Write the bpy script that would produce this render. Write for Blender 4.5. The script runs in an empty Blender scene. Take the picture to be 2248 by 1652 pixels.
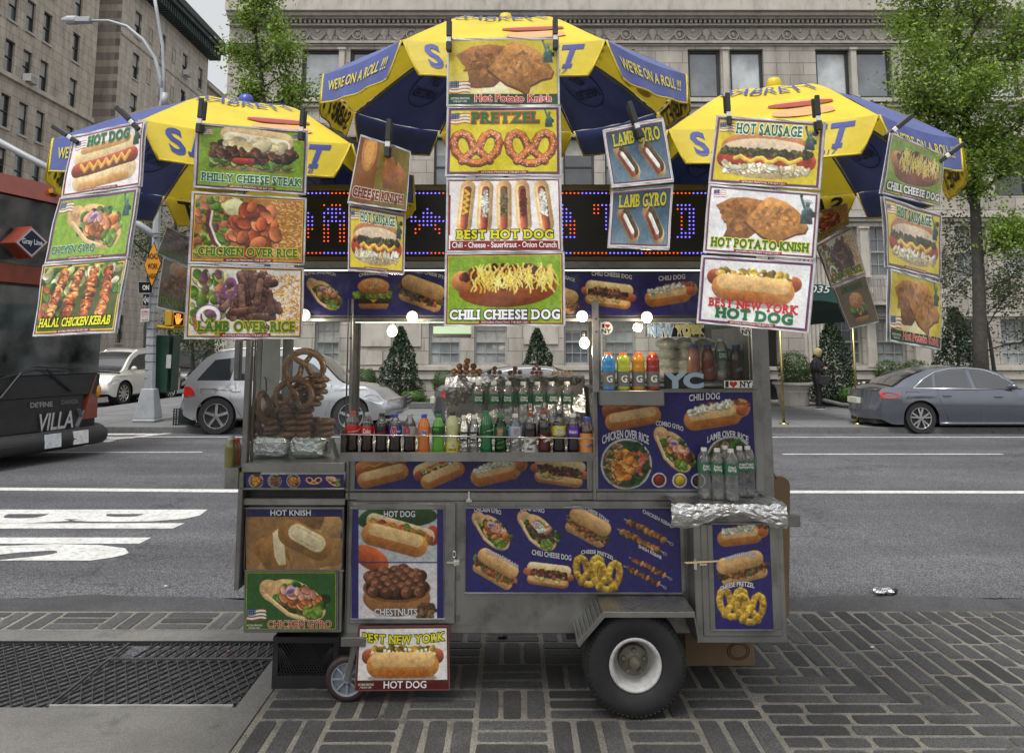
import bpy, math, random
import numpy as np
from mathutils import Vector, Matrix, noise
random.seed(7); RNG=np.random.RandomState(7)
SC=bpy.context.scene; COL=SC.collection; PI=math.pi; R=math.radians
# ---------------------------------------------------------------- camera, sky, sun, exposure
TH=R(7.5); F=1800.0; CX=1124.0; PY=765-F*math.tan(TH); CH=1.85
cd=bpy.data.cameras.new('camera'); cam=bpy.data.objects.new('camera',cd); COL.objects.link(cam)
cam.location=(0,0,CH); cam.rotation_euler=(R(90)+TH,0,0)
cd.sensor_width=36; cd.lens=36*F/2248; cd.shift_y=(PY-826)/2248; cd.clip_end=600; cd.clip_start=.05
SC.camera=cam
SC.cycles.transparent_max_bounces=32
SUN_EL,SUN_AZ=R(66),R(205)
w=bpy.data.worlds.new('World'); SC.world=w; w.use_nodes=True
nt=w.node_tree; sky=nt.nodes.new('ShaderNodeTexSky'); sky.sky_type='NISHITA'; sky.sun_disc=False
sky.sun_elevation=SUN_EL; sky.sun_rotation=SUN_AZ; sky.air_density=1.6; sky.dust_density=5
hs=nt.nodes.new('ShaderNodeHueSaturation'); hs.inputs['Saturation'].default_value=.12; hs.inputs['Value'].default_value=1.25
nt.links.new(sky.outputs[0],hs.inputs['Color']); nt.links.new(hs.outputs[0],nt.nodes['Background'].inputs[0])
nt.nodes['Background'].inputs[1].default_value=.15
sd=bpy.data.lights.new('sun','SUN'); sd.energy=1.5; sd.angle=R(12); sd.color=(1,.97,.92)
so=bpy.data.objects.new('sun',sd); COL.objects.link(so); so.rotation_euler=(R(90)-SUN_EL,0,R(180)-SUN_AZ); so.location=(0,0,30)
vs=SC.view_settings; vs.view_transform='Standard'; vs.look='None'; vs.gamma=1; vs.exposure=.1
# ---------------------------------------------------------------- pixel helpers (real depth given each time)
def ray(px,py):
    a=(px-CX)/F; b=(PY-py)/F
    return Vector((a, math.cos(TH)-b*math.sin(TH), math.sin(TH)+b*math.cos(TH)))
C0=Vector((0,0,CH))
def at(px,py,Y):
    d=ray(px,py); return C0+d*(Y/d.y)
def G(px,py,z=0):
    d=ray(px,py); return C0+d*((z-CH)/d.z)
def isect(px,py,p0,n):
    d=ray(px,py); return C0+d*((p0-C0).dot(n)/d.dot(n))
def AX(px,Y,py=900): return at(px,py,Y).x
def AZ(py,Y): return at(CX,py,Y).z
# ---------------------------------------------------------------- object helpers
def thing(name,label,cat,loc=(0,0,0),rz=0,group=None,kind=None):
    o=bpy.data.objects.new(name,None); COL.objects.link(o); o.location=loc; o.rotation_euler=(0,0,rz)
    o.empty_display_size=.1
    return tag(o,label,cat,group,kind)
def tag(o,label=None,cat=None,group=None,kind=None):
    if label: o['label']=label
    if cat: o['category']=cat
    if group: o['group']=group
    if kind: o['kind']=kind
    return o
def copy_tree(o,parent=None):
    c=o.copy(); COL.objects.link(c)
    if parent: c.parent=parent
    for ch in [x for x in o.children]: copy_tree(ch,c)
    return c
def dup(o,loc,label=None,rz=None,scale=None):
    c=copy_tree(o); c.location=loc
    if rz is not None: c.rotation_euler=(0,0,rz)
    if scale is not None: c.scale=scale
    if label: c['label']=label
    return c
class MB:
    def __init__(s,o=None): s.v=[]; s.f=[]; s.m=[]; s.o=Vector(o.location) if o is not None else Vector((0,0,0)); s.k=0
    def add(s,vs,fs,k=None):
        n=len(s.v); s.v+= [tuple(a) for a in vs]; s.f+=[tuple(n+i for i in f) for f in fs]; s.m+=[s.k if k is None else k]*len(fs)
    def box(s,x0,x1,y0,y1,z0,z1,M=None,k=None,t=0):
        # t: taper of the top
        cx,cy=(x0+x1)/2,(y0+y1)/2
        vs=[(x0,y0,z0),(x1,y0,z0),(x1,y1,z0),(x0,y1,z0)]+[(cx+(x-cx)*(1-t),cy+(y-cy)*(1-t),z1) for x,y in ((x0,y0),(x1,y0),(x1,y1),(x0,y1))]
        if M is not None: vs=[M@Vector(v) for v in vs]
        s.add(vs,[(3,2,1,0),(4,5,6,7),(0,1,5,4),(1,2,6,5),(2,3,7,6),(3,0,4,7)],k)
    def pbox(s,x0,y0,x1,y1,Y0,Y1,k=None):
        a=at(x0,y1,Y0); b=at(x1,y0,Y0); s.box(a.x,b.x,Y0,Y1,a.z,b.z,k=k)
    def bar(s,a,b,w,h=None,k=None,up=Vector((0,0,1))):
        a=Vector(a); b=Vector(b); h=h or w; d=(b-a); L=d.length; d.normalize()
        if abs(d.dot(up))>.95: up=Vector((0,1,0))
        x=d.cross(up).normalized(); y=x.cross(d)
        M=Matrix(((x.x,y.x,d.x,a.x),(x.y,y.y,d.y,a.y),(x.z,y.z,d.z,a.z),(0,0,0,1)))
        s.box(-w/2,w/2,-h/2,h/2,0,L,M,k)
    def tube(s,pts,r,n=8,k=None,cap=True,closed=False):
        pts=[Vector(p) for p in pts]; N=len(pts); rs=r if hasattr(r,'__len__') else [r]*N
        vs=[]; ref=None
        for i,p in enumerate(pts):
            if closed: d=pts[(i+1)%N]-pts[i-1]
            else: d=pts[min(i+1,N-1)]-pts[max(i-1,0)]
            d.normalize()
            if ref is None: ref=Vector((0,0,1)) if abs(d.z)<.9 else Vector((1,0,0))
            x=ref-d*ref.dot(d)
            if x.length<1e-4: x=d.orthogonal()
            x.normalize(); y=d.cross(x); ref=x
            for j in range(n):
                a=2*PI*j/n; vs.append(p+(x*math.cos(a)+y*math.sin(a))*rs[i])
        fs=[]
        for i in range(N if closed else N-1):
            i2=(i+1)%N
            for j in range(n): fs.append((i*n+j,i*n+(j+1)%n,i2*n+(j+1)%n,i2*n+j))
        if cap and not closed: fs+= [tuple(range(n-1,-1,-1)), tuple((N-1)*n+j for j in range(n))]
        s.add(vs,fs,k)
    def lathe(s,prof,n=20,c=(0,0,0),ax='z',k=None,sx=1,sy=1):
        vs=[]
        for r,z in prof:
            for j in range(n):
                a=2*PI*j/n; p=(r*math.cos(a)*sx,r*math.sin(a)*sy,z)
                if ax=='y': p=(p[0],p[2],p[1])
                elif ax=='x': p=(p[2],p[0],p[1])
                vs.append((p[0]+c[0],p[1]+c[1],p[2]+c[2]))
        fs=[]
        for i in range(len(prof)-1):
            for j in range(n):
                q=(i*n+j,i*n+(j+1)%n,(i+1)*n+(j+1)%n,(i+1)*n+j)
                fs.append(q if ax!='y' else q[::-1])
        s.add(vs,fs,k)
    def ball(s,c,r,n=10,sx=1,sy=1,sz=1,k=None,jit=0):
        m=max(4,n//2+1); vs=[]; fs=[]
        for i in range(m+1):
            t=PI*i/m
            for j in range(n):
                a=2*PI*j/n; q=r*(1+(random.uniform(-jit,jit) if jit else 0))
                vs.append((c[0]+q*sx*math.sin(t)*math.cos(a),c[1]+q*sy*math.sin(t)*math.sin(a),c[2]+q*sz*math.cos(t)))
        for i in range(m):
            for j in range(n): fs.append((i*n+j,(i+1)*n+j,(i+1)*n+(j+1)%n,i*n+(j+1)%n))
        s.add(vs,fs,k)
    def prism(s,pts,d,k=None):
        # pts planar polygon (list of Vectors), extruded by vector d
        n=len(pts); d=Vector(d); a=[Vector(p) for p in pts]
        s.add(a+[p+d for p in a],[tuple(range(n)),tuple(range(2*n-1,n-1,-1))]+[(i,n+i,n+(i+1)%n,(i+1)%n) for i in range(n)],k)
    def build(s,name,mat,parent=None,smooth=False,bevel=0,label=None,seg=1):
        me=bpy.data.meshes.new(name); o=s.o
        vs=[(v[0]-o.x,v[1]-o.y,v[2]-o.z) for v in s.v] if o.length>0 else s.v
        me.from_pydata(vs,[],s.f)
        mats=mat if isinstance(mat,(list,tuple)) else [mat]
        for m in mats: me.materials.append(m)
        if len(mats)>1: me.polygons.foreach_set('material_index',s.m)
        if smooth:
            me.polygons.foreach_set('use_smooth',[True]*len(me.polygons))
            if smooth!=1 and smooth is not True:
                try: me.set_sharp_from_angle(angle=R(smooth))
                except Exception: pass
        me.update(); ob=bpy.data.objects.new(name,me); COL.objects.link(ob)
        if parent: ob.parent=parent
        if bevel:
            b=ob.modifiers.new('bevel','BEVEL'); b.width=bevel; b.segments=seg; b.limit_method='ANGLE'; b.angle_limit=R(35)
        if label: ob['label']=label
        return ob
# ---------------------------------------------------------------- materials
def lin(c): return tuple((x/12.92 if x<=.04045 else ((x+.055)/1.055)**2.4) for x in c)
MC={}
def pm(name,col,rough=.6,metal=0,var=.15,vs=6,bump=0,bs=60,coat=0,emit=0,spec=.5,rv=.15,dirt=None,trl=0):
    if name in MC: return MC[name]
    m=bpy.data.materials.new(name); m.use_nodes=True; t=m.node_tree; N=t.nodes; b=N['Principled BSDF']; L=t.links.new
    tc=N.new('ShaderNodeTexCoord'); nz=N.new('ShaderNodeTexNoise'); nz.inputs['Scale'].default_value=vs; nz.inputs['Detail'].default_value=5
    L(tc.outputs['Object'],nz.inputs['Vector'])
    mx=N.new('ShaderNodeMix'); mx.data_type='RGBA'; mx.inputs[6].default_value=(*[c*(1-var) for c in col],1); mx.inputs[7].default_value=(*[min(1,c*(1+var)) for c in col],1)
    mr=N.new('ShaderNodeMapRange'); mr.inputs['From Min'].default_value=.3; mr.inputs['From Max'].default_value=.7
    L(nz.outputs['Fac'],mr.inputs['Value']); L(mr.outputs[0],mx.inputs[0]); out=mx.outputs[2]
    if dirt:
        n2=N.new('ShaderNodeTexNoise'); n2.inputs['Scale'].default_value=dirt[1]; n2.inputs['Detail'].default_value=8; n2.inputs['Roughness'].default_value=.7
        mp=N.new('ShaderNodeMapping'); mp.inputs['Scale'].default_value=dirt[3] if len(dirt)>3 else (1,1,1); L(tc.outputs['Object'],mp.inputs[0]); L(mp.outputs[0],n2.inputs['Vector'])
        r2=N.new('ShaderNodeMapRange'); r2.inputs['From Min'].default_value=.5; r2.inputs['From Max'].default_value=.72; r2.inputs['To Max'].default_value=dirt[2]
        L(n2.outputs['Fac'],r2.inputs['Value']); m2=N.new('ShaderNodeMix'); m2.data_type='RGBA'; L(r2.outputs[0],m2.inputs[0]); L(out,m2.inputs[6]); m2.inputs[7].default_value=(*dirt[0],1); out=m2.outputs[2]
    L(out,b.inputs['Base Color'])
    rr=N.new('ShaderNodeMapRange'); rr.inputs['To Min'].default_value=max(.02,rough-rv*rough); rr.inputs['To Max'].default_value=min(1,rough+rv*rough); L(nz.outputs['Fac'],rr.inputs['Value']); L(rr.outputs[0],b.inputs['Roughness'])
    b.inputs['Metallic'].default_value=metal; b.inputs['Specular IOR Level'].default_value=spec
    if coat: b.inputs['Coat Weight'].default_value=coat; b.inputs['Coat Roughness'].default_value=.05
    if bump:
        n3=N.new('ShaderNodeTexNoise'); n3.inputs['Scale'].default_value=bs; n3.inputs['Detail'].default_value=6; L(tc.outputs['Object'],n3.inputs['Vector'])
        bp=N.new('ShaderNodeBump'); bp.inputs['Strength'].default_value=bump; bp.inputs['Distance'].default_value=.01; L(n3.outputs['Fac'],bp.inputs['Height']); L(bp.outputs[0],b.inputs['Normal'])
    if emit: b.inputs['Emission Color'].default_value=(*col,1); b.inputs['Emission Strength'].default_value=emit
    if trl:
        tr=N.new('ShaderNodeBsdfTranslucent'); L(out,tr.inputs[0]); ms=N.new('ShaderNodeMixShader'); ms.inputs[0].default_value=trl
        L(b.outputs[0],ms.inputs[1]); L(tr.outputs[0],ms.inputs[2]); L(ms.outputs[0],N['Material Output'].inputs[0])
    MC[name]=m; return m
def glassm(name,tint=(.9,.93,.92),refl=.25,rough=.03,bump=0,dirt=0):
    if name in MC: return MC[name]
    m=bpy.data.materials.new(name); m.use_nodes=True; t=m.node_tree; N=t.nodes; L=t.links.new; N.remove(N['Principled BSDF'])
    tr=N.new('ShaderNodeBsdfTransparent'); tr.inputs[0].default_value=(*tint,1); g=N.new('ShaderNodeBsdfGlossy'); g.inputs['Roughness'].default_value=rough
    fr=N.new('ShaderNodeFresnel'); fr.inputs[0].default_value=1.45; mr=N.new('ShaderNodeMapRange'); mr.inputs['To Min'].default_value=0; mr.inputs['To Max'].default_value=refl*3.5; L(fr.outputs[0],mr.inputs[0])
    ms=N.new('ShaderNodeMixShader'); L(mr.outputs[0],ms.inputs[0]); L(tr.outputs[0],ms.inputs[1]); L(g.outputs[0],ms.inputs[2]); o=ms.outputs[0]
    if bump:
        tc=N.new('ShaderNodeTexCoord'); n3=N.new('ShaderNodeTexNoise'); n3.inputs['Scale'].default_value=bump; L(tc.outputs['Object'],n3.inputs['Vector'])
        bp=N.new('ShaderNodeBump'); bp.inputs['Strength'].default_value=.6; bp.inputs['Distance'].default_value=.01; L(n3.outputs['Fac'],bp.inputs['Height']); L(bp.outputs[0],g.inputs['Normal']); L(bp.outputs[0],fr.inputs['Normal'])
    if dirt:
        tc=N.new('ShaderNodeTexCoord'); n2=N.new('ShaderNodeTexNoise'); n2.inputs['Scale'].default_value=9; n2.inputs['Detail'].default_value=9; L(tc.outputs['Object'],n2.inputs['Vector'])
        r2=N.new('ShaderNodeMapRange'); r2.inputs['From Min'].default_value=.35; r2.inputs['From Max'].default_value=.8; r2.inputs['To Min'].default_value=dirt*.4; r2.inputs['To Max'].default_value=dirt*1.6; L(n2.outputs['Fac'],r2.inputs[0])
        df=N.new('ShaderNodeBsdfDiffuse'); df.inputs[0].default_value=(.5,.5,.48,1); m2=N.new('ShaderNodeMixShader'); L(r2.outputs[0],m2.inputs[0]); L(o,m2.inputs[1]); L(df.outputs[0],m2.inputs[2]); o=m2.outputs[0]
    L(o,N['Material Output'].inputs[0]); MC[name]=m; return m
def ink(c,gloss=.35):
    k='print_%02x%02x%02x'%tuple(int(x*255) for x in c)
    return pm(k,tuple(x*.88 for x in lin(c)),rough=gloss,var=.06,vs=20)
def artm(name='printed_art',rough=.3,coat=.3,wear=.25):
    if name in MC: return MC[name]
    m=bpy.data.materials.new(name); m.use_nodes=True; t=m.node_tree; N=t.nodes; b=N['Principled BSDF']; L=t.links.new
    a=N.new('ShaderNodeAttribute'); a.attribute_name='art'; tc=N.new('ShaderNodeTexCoord'); n2=N.new('ShaderNodeTexNoise'); n2.inputs['Scale'].default_value=14; n2.inputs['Detail'].default_value=9; n2.inputs['Roughness'].default_value=.7
    L(tc.outputs['Object'],n2.inputs['Vector']); r2=N.new('ShaderNodeMapRange'); r2.inputs['From Min'].default_value=.56; r2.inputs['From Max'].default_value=.75; r2.inputs['To Max'].default_value=wear; L(n2.outputs['Fac'],r2.inputs[0])
    mx=N.new('ShaderNodeMix'); mx.data_type='RGBA'; L(r2.outputs[0],mx.inputs[0]); L(a.outputs['Color'],mx.inputs[6]); mx.inputs[7].default_value=(.12,.11,.09,1); L(mx.outputs[2],b.inputs['Base Color'])
    b.inputs['Roughness'].default_value=rough; b.inputs['Coat Weight'].default_value=coat; b.inputs['Coat Roughness'].default_value=.12; b.inputs['Specular IOR Level'].default_value=.35
    n3=N.new('ShaderNodeTexNoise'); n3.inputs['Scale'].default_value=7; L(tc.outputs['Object'],n3.inputs['Vector']); bp=N.new('ShaderNodeBump'); bp.inputs['Strength'].default_value=.35; bp.inputs['Distance'].default_value=.03; L(n3.outputs['Fac'],bp.inputs['Height']); L(bp.outputs[0],b.inputs['Coat Normal'])
    MC[name]=m; return m
# ---------------------------------------------------------------- lettering: curve text turned to flat mesh, laid through a mapper
TX={}
SERB={'A':(0,1),'B':(0,),'D':(0,),'E':(0,),'F':(0,),'H':(0,1),'I':(.5,),'K':(0,1),'L':(0,),'M':(0,1),'N':(0,),'P':(0,),'R':(0,1),'T':(.5,),'Y':(.5,)}
SERT={'B':(0,),'D':(0,),'E':(0,),'F':(0,),'H':(0,1),'I':(.5,),'K':(0,1),'L':(0,),'M':(0,1),'N':(0,1),'P':(0,),'R':(0,),'U':(0,1),'V':(0,1),'W':(0,1),'Y':(0,1),'X':(0,1)}
def slab(s,bold):
    """capitals laid letter by letter with slab feet"""
    k=('slab',s,bold)
    if k in TX: return TX[k]
    V=[];Fs=[];x=0;n=0
    for ch in s:
        if ch==' ': x+=.34; continue
        v,fs=glyphs(ch,bold); b0,_=glyphs(ch,0.0); w=(b0[:,0].max()-b0[:,0].min()); kx=1.18 if ch not in 'MW' else 1.0
        vv=v.copy(); vv[:,0]=(v[:,0]-b0[:,0].min())*kx+x; y0=b0[:,1].min(); H=.7; W=w*kx; st=.07
        vv=np.concatenate([vv]); V.append(vv); Fs+=[tuple(n+i for i in f) for f in fs]; n+=len(vv)
        def bar(c,y):
            nonlocal n
            hw=.15+bold*.8; hh=.038+bold*.75; V.append(np.array([(c-hw,y-hh),(c+hw,y-hh),(c+hw,y+hh),(c-hw,y+hh)])); Fs.append((n,n+1,n+2,n+3)); n+=4
        mn_=b0[:,1].min() if ch not in 'OCGQSJU' else 0; 
        for a in SERB.get(ch,()): bar(x+st+(W-2*st)*a,mn_+.035)
        for a in SERT.get(ch,()): bar(x+st+(W-2*st)*a,b0[:,1].max()-.035)
        x+=W+.19
    TX[k]=(np.concatenate(V),Fs); return TX[k]
def glyphs(s,bold=0.0,sp=1.0):
    k=(s,bold,sp)
    if k in TX: return TX[k]
    cu=bpy.data.curves.new('t','FONT'); cu.body=s; cu.resolution_u=3; cu.offset=bold; cu.space_character=sp; ob=bpy.data.objects.new('t',cu)
    me=bpy.data.meshes.new_from_object(ob); v=np.zeros(len(me.vertices)*3); me.vertices.foreach_get('co',v); v=v.reshape(-1,3)[:,:2]
    fs=[tuple(p.vertices) for p in me.polygons]; bpy.data.objects.remove(ob); bpy.data.curves.remove(cu); bpy.data.meshes.remove(me)
    TX[k]=(v,fs); return TX[k]
def lettering(items,mapper,parent,o=None,name='lettering',off=.002,orig=None):
    """items: (text,x0,x1,ytop,ybottom,fill,outline|None,arc,bold[,slant])"""
    mb=MB(); mb.o=orig if orig is not None else Vector((0,0,0)); mats=[]
    def mi(c):
        m=ink(c) if isinstance(c,tuple) else c
        if m not in mats: mats.append(m)
        return mats.index(m)
    for it in items:
        s,x0,x1,y0,y1,fill,outl,arc,bold=it[:9]; sl=it[9] if len(it)>9 else 0; rot=it[10] if len(it)>10 else 0
        sb=bold>=.025 and s.upper()==s and len(s)>2 and any(c.isalpha() for c in s); GF=slab if sb else glyphs; bold=bold+(.004 if sb else .004); base,_=GF(s,0.0); mn=base.min(0); mxx=base.max(0); sz=np.maximum(mxx-mn,1e-6)
        for ps,(c,bo,of) in enumerate(([(outl,bold+(.07 if sb else .045),off)] if outl else [])+[(fill,bold,off*1.7)]):
            v,fs=GF(s,bo); t=(v-mn)/sz; vs=[]
            for a,b in t:
                x=x0+(x1-x0)*a+sl*b*(y1-y0)*-1; y=y1+(y0-y1)*b-arc*(1-(2*a-1)**2)+rot*(a-.5)*(x1-x0)
                vs.append(mapper(x,y,of))
            mb.add(vs,fs,mi(c))
    if not mats: return None
    return mb.build(name,mats,parent)
def quadmap(q,wv=0,ph=0,W=240.,H=150.):
    # q: TL,TR,BR,BL world points ; poster space W x H, y down
    n=((q[1]-q[0]).cross(q[3]-q[0])).normalized()
    if n.y>0: n=-n
    def m(x,y,off=0):
        u=x/W; v=y/H; p=(q[0]*(1-u)+q[1]*u)*(1-v)+(q[3]*(1-u)+q[2]*u)*v
        return p+n*(off+(wv*(math.sin(u*5.1+ph)*math.cos(v*2.7+ph*1.7)+.5*math.sin(u*9.3+v*7+ph)) if wv else 0))
    return m
def art_mesh(name,cv,mapper,parent,mat=None,orig=Vector((0,0,0)),label=None):
    h,w=cv.c.shape[:2]; me=bpy.data.meshes.new(name)
    xs=np.linspace(cv.x0,cv.x1,w); ys=np.linspace(cv.y0,cv.y1,h)
    co=np.empty((h,w,3))
    # mapper is smooth: sample coarse grid then bilinear
    nx=min(w,13); ny=min(h,9); gx=np.linspace(cv.x0,cv.x1,nx); gy=np.linspace(cv.y0,cv.y1,ny)
    g=np.array([[tuple(mapper(x,y,0)-orig) for x in gx] for y in gy])
    fx=(xs-cv.x0)/(cv.x1-cv.x0)*(nx-1); fy=(ys-cv.y0)/(cv.y1-cv.y0)*(ny-1); ix=np.minimum(fx.astype(int),nx-2); iy=np.minimum(fy.astype(int),ny-2)
    tx=(fx-ix)[None,:,None]; ty=(fy-iy)[:,None,None]; A=g[iy][:,ix]; B=g[iy][:,ix+1]; C=g[iy+1][:,ix]; D=g[iy+1][:,ix+1]
    co=(A*(1-tx)+B*tx)*(1-ty)+(C*(1-tx)+D*tx)*ty
    nv=h*w; me.vertices.add(nv); me.vertices.foreach_set('co',co.reshape(-1).astype(np.float32))
    idx=np.arange(nv).reshape(h,w); q=np.stack([idx[:-1,:-1],idx[1:,:-1],idx[1:,1:],idx[:-1,1:]],-1).reshape(-1,4); nf=len(q)
    me.loops.add(nf*4); me.loops.foreach_set('vertex_index',q.reshape(-1).astype(np.int32)); me.polygons.add(nf)
    me.polygons.foreach_set('loop_start',np.arange(0,nf*4,4,dtype=np.int32)); me.polygons.foreach_set('loop_total',np.full(nf,4,dtype=np.int32))
    me.update(); at_=me.color_attributes.new('art','FLOAT_COLOR','POINT')
    g1=cv.noise(max(2,int(2.2*cv.res/.75))); g2=cv.noise(6); g3=RNG.rand(cv.h,cv.w); c=np.clip(cv.c*(1+(.1*(g1-.5)+.1*(g2-.5)+.05*(g3-.5))*(1+.7*(cv.c.max(-1)<.8)))[...,None],0,1); gr_=c.mean(-1,keepdims=True); c=(gr_+(c-gr_)*.84)*np.array([.98,.985,.97]); l=np.where(c<=.04045,c/12.92,((c+.055)/1.055)**2.4)*.9; rgba=np.concatenate([l,np.ones((h,w,1))],-1)
    at_.data.foreach_set('color',rgba.reshape(-1).astype(np.float32)); me.polygons.foreach_set('use_smooth',[True]*nf); me.materials.append(mat or artm()); me.update()
    ob=bpy.data.objects.new(name,me); COL.objects.link(ob)
    if parent: ob.parent=parent
    if label: ob['label']=label
    return ob
# ---------------------------------------------------------------- printed pictures: painted into colour attributes
class Cv:
    def __init__(s,x0,y0,x1,y1,bg=(1,1,1),res=.75):
        s.x0,s.y0,s.x1,s.y1=x0,y0,x1,y1; w=max(4,int((x1-x0)*res)); h=max(4,int((y1-y0)*res)); s.res=res
        s.X,s.Y=np.meshgrid(np.linspace(x0,x1,w),np.linspace(y0,y1,h)); s.c=np.empty((h,w,3)); s.c[:]=bg; s.w,s.h=w,h; s.fr(0,0,1)
        s.nz=.5*s.noise(9)+.5*s.noise(4)
    def noise(s,n,seed=None):
        g=RNG.rand(s.h//n+3,s.w//n+3); yy=np.arange(s.h)/n; xx=np.arange(s.w)/n; iy=yy.astype(int); ix=xx.astype(int); ty=(yy-iy)[:,None]; tx=(xx-ix)[None,:]
        a=g[iy][:,ix]*(1-tx)+g[iy][:,ix+1]*tx; b=g[iy+1][:,ix]*(1-tx)+g[iy+1][:,ix+1]*tx
        return a*(1-ty)+b*ty
    def fr(s,cx,cy,sc,ang=0,fx=1,sy=1): s.cx,s.cy,s.sc,s.an,s.fx,s.sy=cx,cy,sc,R(ang),fx,sy
    def win(s,x,y,r):
        ca,sa=math.cos(s.an),math.sin(s.an); gx=s.cx+s.sc*(x*s.fx*ca+ -y*s.sy*sa*-1*-1) if False else s.cx+s.sc*(x*s.fx*ca-(-y*s.sy)*sa*-1*-1)
        # local (x right, y up) -> page
        X=x*s.fx; Yd=-y*s.sy; gx=s.cx+s.sc*(X*ca+Yd*sa); gy=s.cy+s.sc*(-X*sa+Yd*ca); rr=r*s.sc+2/s.res
        i0=int((gx-rr-s.x0)*s.res); i1=int((gx+rr-s.x0)*s.res)+2; j0=int((gy-rr-s.y0)*s.res); j1=int((gy+rr-s.y0)*s.res)+2
        i0,j0=max(0,i0),max(0,j0); i1,j1=min(s.w,i1),min(s.h,j1)
        if i1<=i0 or j1<=j0: return None
        sl=(slice(j0,j1),slice(i0,i1)); dx=s.X[sl]-s.cx; dy=s.Y[sl]-s.cy
        lx=(dx*ca-dy*sa)/s.sc*s.fx; ly=-(dx*sa+dy*ca)/s.sc/s.sy
        return sl,lx,ly
    def put(s,sl,d,col,a=1):
        px=.7/s.res/s.sc; m=(np.clip(.5-d/px,0,1)*a)[...,None]; s.c[sl]=s.c[sl]*(1-m)+col*m
    def shade(s,sl,col,t,sh,n):
        k=1+sh*np.clip(t,-1,1)
        if n: k=k*(1+1.6*n*(RNG.rand(*t.shape)-.5)+ 3*n*(s.nz[sl]-.5))
        c=np.array(col)*k[...,None]
        if sh: c=c+np.clip(t,0,1)[...,None]**2*sh*.25
        return c
    def cap(s,x0,y0,x1,y1,r,col,sh=.3,n=.08,a=1,r1=None,lt=(0,1)):
        w=s.win((x0+x1)/2,(y0+y1)/2,math.hypot(x1-x0,y1-y0)/2+max(r,r1 or 0))
        if not w: return
        sl,lx,ly=w; dx,dy=x1-x0,y1-y0; L=dx*dx+dy*dy+1e-9; t=np.clip(((lx-x0)*dx+(ly-y0)*dy)/L,0,1); qx=lx-x0-t*dx; qy=ly-y0-t*dy; rr=r+(0 if r1 is None else (r1-r)*t)
        d=np.hypot(qx,qy)-rr; s.put(sl,d,s.shade(sl,col,(qx*lt[0]+qy*lt[1])/rr,sh,n),a)
    def ell(s,x,y,rx,ry,ang=0,col=(0,0,0),sh=.3,n=.08,a=1,ring=0,edge=0):
        w=s.win(x,y,max(rx,ry)*(1+edge))
        if not w: return
        sl,lx,ly=w; ca,sa=math.cos(R(ang)),math.sin(R(ang)); u=(lx-x)*ca+(ly-y)*sa; v=-(lx-x)*sa+(ly-y)*ca; k=np.hypot(u/rx,v/ry)
        if edge: k=k*(1+edge*(s.nz[sl]-.5)*2)
        d=(k-1)*min(rx,ry)
        if ring: d=np.abs(d+ring/2)-ring/2
        s.put(sl,d,s.shade(sl,col,v/ry*.8+.0,sh,n),a)
    def pl(s,pts,r,col,sh=.3,n=.05):
        for i in range(len(pts)-1): s.cap(*pts[i],*pts[i+1],r,col,sh,n)
    def poly(s,pts,col,sh=0,n=.05,a=1):
        P=np.array(pts,float); c=P.mean(0); w=s.win(c[0],c[1],np.abs(P-c).max()*1.5)
        if not w: return
        sl,lx,ly=w; d=np.full(lx.shape,1e9); sg=np.ones(lx.shape); N=len(P)
        for i in range(N):
            a0=P[i]; b0=P[i-1]; ex,ey=b0-a0; wx=lx-a0[0]; wy=ly-a0[1]; t=np.clip((wx*ex+wy*ey)/(ex*ex+ey*ey+1e-12),0,1)
            d=np.minimum(d,np.hypot(wx-ex*t,wy-ey*t)); c1=ly>=a0[1]; c2=ly<b0[1]; c3=ex*wy>ey*wx; sg=np.where((c1&c2&c3)|(~c1&~c2&~c3),-sg,sg)
        s.put(sl,d*sg,s.shade(sl,col,(ly-c[1])/(np.abs(P-c).max()+1e-6),sh,n),a)
    def blobs(s,n,f,r,cols,sh=.4,asp=1.6,ny=.1,rnd=random,rim=.7):
        for i in range(n):
            x,y=f(); q=rnd.uniform(*r); c=rnd.choice(cols); k=rnd.uniform(.8,1.15)
            an=rnd.uniform(0,180); s.ell(x-.0*q,y-.25*q,q*asp*1.08,q*1.12,an,tuple(v*.45*k for v in c),0,0,a=rim); s.ell(x,y,q*asp,q,an,tuple(v*k for v in c),sh,ny)
    def rect(s,x0,y0,x1,y1,col,n=0):
        m=((s.X>=x0)&(s.X<=x1)&(s.Y>=y0)&(s.Y<=y1)); c=np.array(col)*(1+n*(RNG.rand(s.h,s.w,1)-.5)); s.c=np.where(m[...,None],c,s.c)
U=random.uniform
def rin(x0,x1,y0,y1): return lambda: (U(x0,x1),U(y0,y1))
def rel(cx,cy,rx,ry):
    def f():
        a=U(0,2*PI); q=math.sqrt(U(0,1)); return cx+rx*q*math.cos(a),cy+ry*q*math.sin(a)
    return f
BUN=(.78,.49,.18); CRM=(.9,.78,.55); BRN=(.36,.2,.1); RED=(.68,.22,.1); GRN=(.33,.52,.12); DGR=(.13,.26,.08); YEL=(.93,.74,.2); ORG=(.8,.42,.12); PUR=(.55,.4,.6); WHT=(.93,.92,.86); TAN=(.84,.66,.42)
def bunf(c,x0,y0,x1,y1,r):   # baked bun: pale top edge, brown belly
    c.cap(x0,y0,x1,y1,r,BUN,.3,.08); c.cap(x0+.02,y0+r*.42,x1-.02,y1+r*.42,r*.55,CRM,.1,.1,a=.75); c.cap(x0,y0-r*.5,x1,y1-r*.5,r*.42,(.66,.34,.1),.1,.08,a=.6)
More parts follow.
